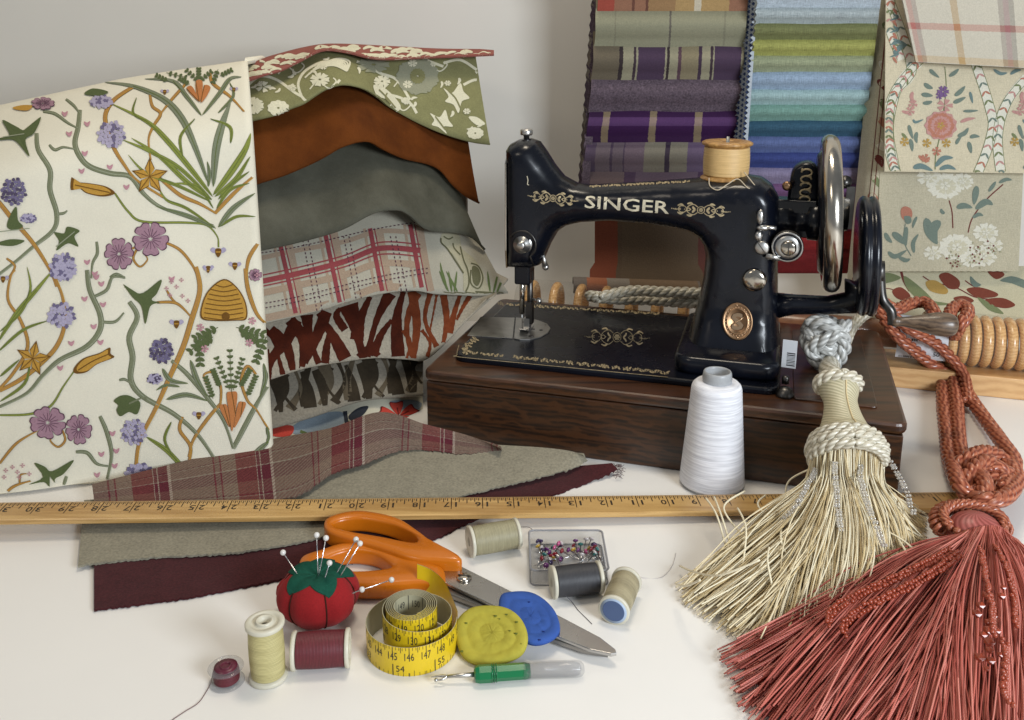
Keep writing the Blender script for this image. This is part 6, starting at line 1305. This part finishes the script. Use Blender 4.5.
for k in range(6):
    ph_ = (math.pi/2-0.35+k*math.pi)/3 if False else (-0.35+k*math.pi)/3
    mb = MB(); mb.tube([tom(math.pi*i/28, ph_)+(tom(math.pi*i/28, ph_)-(c0+Vector((0, 0, RZ)))).normalized()*0.01 for i in range(3, 26)], 0.05, 6); mb.obj('seam', seam, TP)
mb = MB(); G = []
rim = []
for k in range(60):
    a = 2*math.pi*k/60; r_ = 0.50+0.42*(abs(((a*5/(2*math.pi)) % 1)-0.5)*2); rim.append(r_)
for i in range(7): G.append([tom(max(0.001, rim[k]*i/6*1.15), 2*math.pi*k/60+0.2)+Vector((0, 0, 0.05+0.02*math.sin(k)))+ (tom(0.9, 2*math.pi*k/60+0.2)-c0).normalized()*0.035 for k in range(60)])
mb.grid(G, 0, closed_v=True); G2 = [[p-Vector((0, 0, 0.09)) for p in G[-1]], G[-1]]; mb.grid(G2, 0, closed_v=True); mb.obj('leaf_top', grn, TP)
# pins in it
def pin_proto(label, headmat, hr, L, cat='pin', group=None):
    t = bpy.data.objects.new('pin', None); COL.objects.link(t); ORIG[t.name] = Vector((0, 0, 0)); tag(t, label, cat, group); t.empty_display_size = 0.01
    mbx = MB(); mbx.ball(Vector((0, 0, 0)), hr, 0, 14); link('head', mbx, headmat, t, local=True)
    mbx = MB(); mbx.tube([Vector((0, 0, 0)), Vector((0, 0, -L*0.9)), Vector((0, 0, -L))], [0.035, 0.035, 0.008], 6); link('shaft', mbx, MATS['pin_steel'], t, local=True); return t
mat('pin_steel', (0.62, 0.62, 0.64), 0.2, 1.0)
def clone(t, label=None):
    r = t.copy(); COL.objects.link(r)
    if label: r['label'] = label
    for ch in [c for c in bpy.data.objects if c.parent == t]:
        c = ch.copy(); COL.objects.link(c); c.parent = r
    return r
def place(t, head, tip): t.location = head*S; t.rotation_euler = (Vector(head)-Vector(tip)).to_track_quat('Z', 'Y').to_euler()
pw = mat('pearl_white', '#d2cfca', 0.2, spec=0.6)
spots = [((283, 552.5), (298, 575), 0.3, 'white headed pin leaning left, leftmost in the tomato'), ((316.7, 535), (318, 572), 0.0, 'upright white headed pin, tallest in the tomato top'), ((326, 538), (319.5, 573), -0.1, 'white headed pin just right of the tallest upright one'), ((356, 539.5), (334, 578), 0.3, 'farther white headed pin of the slanting pair at the tomato top'),
         ((360, 543.5), (338, 580), -0.2, 'nearer white headed pin of the slanting pair at the tomato top'), ((329.5, 563), (322, 588), -0.8, 'short white headed pin in the middle of the green leaf'), ((362, 589.5), (346, 596), -0.9, 'white headed pin sticking out of the right side of the tomato'), ((391.5, 579.8), (350, 594), 0.2, 'long white headed pin reaching right towards the orange handle')]
pp = None
for k, (h, e, dy, lb) in enumerate(spots):
    if pp is None: pp = pin_proto(lb, pw, 0.185, 3.2, group='pins in the tomato pincushion'); t = pp
    else: t = clone(pp, lb)
    hp_ = WY(h[0], h[1], c0.y+dy); ep = WY(e[0], e[1], c0.y+dy*0.3-0.3)
    place(t, hp_, ep)

# ================================================================== SCISSORS
org = mat('orange_plastic', '#c26a10', 0.3, var=0.05, scale=30, bmp=0.05, bscale=200, coat=0.15)
blade_m = mat('blade_steel', (0.50, 0.49, 0.48), 0.24, 1.0, var=0.05, scale=30)
SC = thing('scissors', 'dressmaking scissors with orange handles and long steel blades', 'scissors', W(450, 575, 0))
def loop_handle(outer, hole, z0, z1, mbx, bev=0.22, n=110, ti=0.0):
    """flat ring with rounded rims between an outer outline and the finger hole"""
    zz_ = (z0+z1)/2; O = resample([W(u, v, zz_)[:2] for u, v in [tuple(p) for p in spline(outer, 6, True)]], n, True); Hh = resample([W(u, v, zz_)[:2] for u, v in [tuple(p) for p in spline(hole, 6, True)]], n, True)
    # match start points
    Hc = Hh.mean(0); k = np.argmin([np.linalg.norm(O[i]-Hc-(O[0]-Hc)) for i in range(n)])
    def area2(P): return sum(P[i][0]*P[(i+1) % n][1]-P[(i+1) % n][0]*P[i][1] for i in range(n))
    if area2(O)*area2(Hh) < 0: Hh = Hh[::-1]
    best = min(range(n), key=lambda s_: sum(np.linalg.norm(np.roll(Hh, s_, 0)-O, axis=1))); Hh = np.roll(Hh, best, 0)
    rows = []
    for w_, z in ((0, z0+bev), (0.03, z0+bev*0.3), (0.10, z0), (0.5, z0-0.0), (0.90, z0), (0.97, z0+bev*0.3), (1, z0+bev), (1, z1-bev), (0.95, z1-bev*0.3), (0.85, z1), (0.5, z1+0.10), (0.15, z1), (0.05, z1-bev*0.3), (0, z1-bev)):
        rows.append([(lin(O[i][0], Hh[i][0], w_), lin(O[i][1], Hh[i][1], w_), z+ti*(i*0)) for i in range(n)])
    mbx.grid(rows, 0, closed_u=True, closed_v=True)
mb = MB(); loop_handle([(326, 526), (342, 519), (364, 517), (397, 524), (419, 538), (436, 551), (459, 562), (459.5, 567), (436, 566.5), (410, 564), (380, 554), (348, 545), (327, 537)], [(334, 530), (345, 526), (364, 525), (390, 530), (408, 537.5), (418, 545), (410, 548.5), (382, 543), (350, 538), (335, 534)], 0.55, 1.75, mb)
mb.obj('handle', org, SC)
mb = MB(); loop_handle([(304, 562), (322, 556), (345, 549.5), (380, 553), (413, 564), (439, 572), (445, 579), (442, 590), (413, 590), (375, 592), (345, 590), (310, 580), (300, 570)], [(322, 568), (335, 561), (352, 557), (374, 559.5), (388, 567), (391, 573), (372, 577), (348, 577.5), (328, 574)], 0.15, 1.35, mb)
mb.obj('handle', org, SC)
def bladex(poly, z0, z1, mbx):
    P = [W(u, v, z1) for u, v in poly]; mbx.prism([(p.x, p.y) for p in P], z0, z1, bev=0.05, smooth=False)
mb = MB(); bladex([(440, 567), (458, 564.5), (513, 592), (560, 616), (600, 637), (615.5, 649), (616.5, 652.5), (611, 653.5), (590, 649), (540, 629), (497, 607), (444, 582)], 0.62, 0.86, mb); mb.obj('blade', blade_m, SC)
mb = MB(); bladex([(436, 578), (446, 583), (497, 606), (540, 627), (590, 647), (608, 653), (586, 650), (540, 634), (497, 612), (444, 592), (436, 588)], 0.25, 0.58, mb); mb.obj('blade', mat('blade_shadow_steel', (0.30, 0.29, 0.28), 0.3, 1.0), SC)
c_ = W(464, 578.6, 0.86); mb = MB(); mb.lathe([(0.5, 0.84), (0.52, 0.95), (0.44, 1.04), (0.2, 1.1), (0, 1.1)], Matrix.Translation((c_.x, c_.y, 0)), 28); mb.box((-0.42, -0.05, 1.07), (0.42, 0.05, 1.115), 1, Matrix.Translation((c_.x, c_.y, 0)) @ Matrix.Rotation(-0.3, 4, 'Z')); mb.obj('pivot_screw', [chrome, dsteel], SC)

# ================================================================== TAILOR'S CHALK
def chalk(name_label, outline, pc, n, tk, color, dark, z0, bumps, seed):
    """disc of chalk: outline in pixels laid on its own tilted plane through pc with normal n"""
    n = Vector(n).normalized(); O = []
    for u, v in [tuple(p) for p in spline(outline, 6, True)]:
        d = ray(u, v); k = (pc-CC).dot(n)/d.dot(n); O.append(CC+d*k)
    c_ = sum(O, Vector((0, 0, 0)))/len(O); q = random.Random(seed); m = len(O); x = axis_frame(c_, n); mbx = MB(); rows = []
    for f, h in ((0.0, tk*0.9), (0.1, tk*0.88), (0.28, tk*0.93), (0.31, tk*0.86), (0.36, tk*0.86), (0.39, tk*0.93), (0.6, tk*0.92), (0.64, tk*0.87), (0.69, tk*0.87), (0.73, tk*0.95), (0.82, tk*1.0), (0.92, tk*0.98), (0.98, tk*0.8), (1.0, tk*0.5), (0.97, 0.05), (0.9, 0)):
        rows.append([c_+(p-c_)*f+n*(h+q.gauss(0, 0.012) if f < 0.95 else h) for p in O])
    mbx.grid(rows, 0, closed_v=True); mbx.add(rows[-1], [tuple(range(m))], 0)
    for k in range(bumps):
        a = q.uniform(0, 6.28); r_ = q.uniform(0.5, 0.97); p = c_+(O[int(a/6.28*m) % m]-c_)*r_+n*(tk*1.0); mbx.ball(p, q.uniform(0.03, 0.09), 1, 6, (1.5, 0.8, 0.5))
    low = min(v[2] for v in mbx.v); 
    return mbx.obj('tailors_chalk', [mat('chalk_'+color.strip('#'), color, 0.75, var=0.12, scale=120, bmp=0.35, bscale=260, spec=0.25), mat('chalk_mark_'+dark.strip('#'), dark, 0.9)], label=name_label, cat='tailor\'s chalk', group='discs of chalk')
chalk('blue chalk disc lying on the scissor blades', [(500, 600), (512, 595.5), (530, 596), (545, 604), (556, 617), (560, 632), (555, 641), (542, 647), (528, 646), (512, 634), (500, 620)], W(528, 620, 0.9), (0.02, -0.06, 1), 0.42, '#34549a', '#0c2468', 1.0, 6, 3)
chalk('yellow green chalk disc leaning on the blue one', [(456, 636), (459, 622), (472, 611), (490, 608.5), (508, 611), (521, 620), (528, 634), (528, 648), (520, 659), (502, 666), (482, 668), (464, 660)], W(491, 664, 0.15), (-0.24, -0.40, 1), 0.5, '#aca23e', '#5c6420', 0.2, 9, 5)

# ================================================================== SEAM RIPPER
sr0, sr1 = W(474, 674.5, 0.55), W(530, 670.5, 0.55); d_ = sr1-sr0; T = axis_frame(sr0, d_); L = d_.length
SRI = thing('seam_ripper', 'seam ripper with a green handle and clear cap in front of the chalks', 'seam ripper', W(505, 676, 0))
mb = MB(); P_ = [(0.3, 0), (0.44, 0.08), (0.5, 0.3), (0.5, 1.0), (0.46, 1.1), (0.46, L-0.3), (0.4, L), (0, L)]
mb.lathe([(0, 0)]+P_, T, 8, smooth=False)
for k in range(3): mb.lathe([(0.5, 1.0+k*0.13), (0.53, 1.03+k*0.13), (0.5, 1.06+k*0.13)], T, 20)
mb.obj('handle', mat('green_plastic', '#0c6b3e', 0.3, coat=0.3), SRI)
a_ = sr0; b_ = W(447, 676.5, 0.45); mb = MB(); mb.tube([a_+d_*0.02, a_.lerp(b_, 0.6), b_], [0.14, 0.12, 0.09], 8)
mb.tube(spline([b_, W(440, 676, 0.4), W(431, 677, 0.35)], 5), [0.09]*5+[0.08, 0.07, 0.06, 0.04, 0.03, 0.02], 8); mb.tube(spline([b_, W(442, 679.5, 0.4), W(436, 680, 0.35)], 5), 0.06, 8); mb.ball(W(436, 680, 0.36), 0.12, 0, 10)
mb.obj('fork', steel, SRI)
e0, e1_ = sr1, W(584, 668.5, 0.5); Lc = (e1_-e0).length; mb = MB(); T2 = axis_frame(e0, e1_-e0)
mb.lathe([(0.47, -0.4), (0.49, -0.4), (0.49, Lc-0.5), (0.42, Lc-0.15), (0.25, Lc), (0, Lc+0.02)], T2, 24); mb.lathe([(0.42, -0.4), (0.42, Lc-0.55), (0.3, Lc-0.25), (0, Lc-0.12)], T2, 24); mb.obj('clear_cap', clr, SRI)

# ================================================================== TAPE MEASURE
yel = mat('tape_yellow', '#d8b81a', 0.4, var=0.05, scale=40, coat=0.2); tin = mat('tape_ink', (0.02, 0.02, 0.02), 0.5); tpale = mat('tape_reverse', '#a8a286', 0.5)
c0 = W(411, 652, 0); c0.y = W(411, 677, 0).y+2.75
def spiral(a):      # a: turns from the centre outward
    if a < 5.5: r = 0.98+0.115*a; z = 0.95
    else: t = min(1, (a-5.5)/1.0); r = 0.98+0.115*5.5+1.12*sstep(0, 1, t)+0.09*max(0, a-6.5); z = 0.95*(1-sstep(0, 1, t))
    return r, z
def tp(a, h, out_=0.0):
    r, z = spiral(a); th_ = 2*math.pi*(a-0.25)+0.5; return c0+Vector(((r+out_)*math.cos(th_), (r+out_)*math.sin(th_)*0.98, z+h+0.01))
HT = 1.9; A = [i/72 for i in range(0, int(7.2*72))]
mb = MB(); mb.grid([[tp(a, h) for h in (0, HT)] for a in A], 0); mb.grid([[tp(a, h, -0.035) for h in (0, HT)] for a in A], 1)
mb.grid([[tp(a, HT), tp(a, HT, -0.035)] for a in A], 1); mb.grid([[tp(a, 0), tp(a, 0, -0.035)] for a in A], 1)
# free end rising behind towards the handle
aE = A[-1]; tgt = [W(452, 600, 0.4), W(440, 586, 0.75), W(421, 578, 1.0)]; E0 = tp(aE, 0); E00 = tp(aE-0.02, 0)
tail = spline([tuple(tp(aE, 0)), tuple(W(452, 629, 0.08)), tuple(W(444, 612, 0.15)), tuple(W(431, 600, 0.25)), tuple(W(417, 594, 0.4))], 10)
mb.grid([[Vector(p), Vector(p)+Vector((0, 0.5, HT))] for p in tail], 0); mb.grid([[Vector(p)+Vector((0, 0.04, 0)), Vector(p)+Vector((0, 0.54, HT))] for p in tail], 1)
# arc length table for the marks
Ls = [0.0]
for i in range(1, len(A)): Ls.append(Ls[-1]+(tp(A[i], 0)-tp(A[i-1], 0)).length)
def at_len(l): return float(np.interp(l, Ls, A))
Ltot = Ls[-1]
def tq(l0, l1, h0, h1, o_=0.012, mi=2): a, b = at_len(l0), at_len(l1); mb.add([tp(a, h0, o_), tp(b, h0, o_), tp(b, h1, o_), tp(a, h1, o_)], [(0, 1, 2, 3)], mi)
l = Ltot-0.1; num = 147
fr_len = at_len
# value runs so that figures grow to the right on the near side
l = 0.3; k = 0; base_n = 150-int(Ltot)
while l < Ltot-0.3:
    tq(l-0.02, l+0.02, 1.0, HT); 
    for m_ in range(1, 5): tq(l+m_*0.2-0.012, l+m_*0.2+0.012, HT-0.2, HT)
    tq(l+0.5-0.015, l+0.5+0.015, HT-0.35, HT)
    add_text(mb, str(base_n+k), lambda x, y, l=l: tp(at_len(max(0, l+0.0+x)), 1.28+y, 0.014), 0.5, 0.56, 2, 0.0)
    tq(l-0.015, l+0.015, 0, 0.22)
    k += 1; l += 1.0
l = 0.8; k = 0
while l < Ltot-0.5:
    tq(l-0.03, l+0.03, 0, 0.75)
    for m_ in range(1, 8): tq(l+m_*0.3175-0.012, l+m_*0.3175+0.012, 0, 0.38 if m_ == 4 else 0.22)
    add_text(mb, str(int(57-(Ltot-l)/2.54)), lambda x, y, l=l: tp(at_len(max(0, l+0.45+x)), 0.48+y, 0.014), 0.42, 0.5, 2, 0.0); l += 2.54
tq(0.1, Ltot-0.05, 0.92, 0.95)
# same figures on the reverse seen inside the roll
l = 0.4; k = 0
while l < 6.5:
    a = at_len(l); add_text(mb, str(152-k), lambda x, y, l=l: tp(at_len(max(0, l-x)), 1.3+y, -0.05), 0.45, 0.5, 2, 0.0); tqv = (at_len(l+0.48), at_len(l+0.52)); mb.add([tp(tqv[0], 0.9, -0.05), tp(tqv[1], 0.9, -0.05), tp(tqv[1], HT, -0.05), tp(tqv[0], HT, -0.05)], [(0, 1, 2, 3)], 2); k += 1; l += 1.0
mb.obj('tape_measure', [yel, tpale, tin], label='coiled yellow tape measure with black figures beside the tomato pincushion', cat='tape measure')

# ================================================================== BOX OF PINS
bx_px = [(530.5, 533), (603, 533), (607, 572), (529, 573)]
B = [W(u, v, 1.0) for u, v in bx_px]; ctr = (B[0]+B[1]+B[2]+B[3])/4; ctr.z = 0
w2 = ((B[1]-B[0]).length+(B[2]-B[3]).length)/4; h2 = (B[0]-B[3]).length/2
PB = thing('pin_box', 'clear plastic box of coloured glass headed pins behind the black spool', 'pin box', ctr); T = Matrix.Translation(ctr)
def shell(mbx, w, h, r, z0, z1, t_, open_top):
    o_, i_ = rrect(-w, -h, w, h, r, 5), rrect(-w+t_, -h+t_, w-t_, h-t_, r*0.7, 5); n = len(o_); rows = [[T @ Vector((x, y, z)) for x, y in P] for P, z in ((o_, z0), (o_, z1), (i_, z1), (i_, z0+t_))]
    mbx.grid(rows, 0, closed_v=True, smooth=False); mbx.add(rows[0], [tuple(range(n))[::-1]], 0, smooth=False); mbx.add(rows[-1], [tuple(range(n))], 0, smooth=False)
mb = MB(); shell(mb, w2, h2, 0.35, 0.01, 1.15, 0.1, True); mb.obj('tray', clr, PB)
mb = MB(); q_ = rrect(-w2-0.02, -h2-0.02, w2+0.02, h2+0.02, 0.38, 5); mb.tube([T @ Vector((x, y, 1.2)) for x, y in q_], 0.075, 8, closed=True); mb.tube([T @ Vector((x*0.99, y*0.99, 0.08)) for x, y in q_], 0.05, 8, closed=True); mb.obj('rim', mat('frosted_plastic', '#a8a8ac', 0.2, trans=0.4, spec=0.6), PB)
q = random.Random(21)
pal = {'purple': '#5a1e5c', 'ruby red': '#7c1020', 'teal': '#0f5c58', 'pink': '#b04a78', 'pearl': '#b8b0ae', 'amber yellow': '#a8862c', 'dark violet': '#2c1c44'}
protos = {}
for k in range(46):
    nm = q.choice(list(pal)); lb = f'small {nm} glass headed pin lying in the clear pin box'
    if nm not in protos: t = protos[nm] = pin_proto(lb, mat('glass_'+nm.replace(' ', '_'), pal[nm], 0.1, spec=0.8, coat=0.5), 0.2, 2.9, 'pin', 'glass headed pins in the clear box')
    else: t = clone(protos[nm])
    x = q.uniform(-w2*0.85, w2*0.85); y = q.uniform(-h2*0.1, h2*0.8) if q.random() < 0.75 else q.uniform(-h2*0.8, h2*0.8); z = q.uniform(0.35, 0.95)
    a = q.uniform(-2.6, -0.5) if y > 0 else q.uniform(0.5, 2.6); L_ = 2.0
    ex_, ey_ = x+L_*math.cos(a), y+L_*math.sin(a)*0.5; ex_ = max(-w2*0.9, min(w2*0.9, ex_)); ey_ = max(-h2*0.9, min(h2*0.9, ey_))
    dv = Vector((ex_-x, ey_-y, 0.22-z)); sc_ = min(1.0, dv.length/2.9)
    place(t, ctr+Vector((x, y, z)), ctr+Vector((ex_, ey_, 0.22))); t.scale = (1, 1, 1)
    if dv.length < 2.9:
        dv2 = dv.normalized()*0.0; t.scale = (1, 1, max(0.45, sc_))
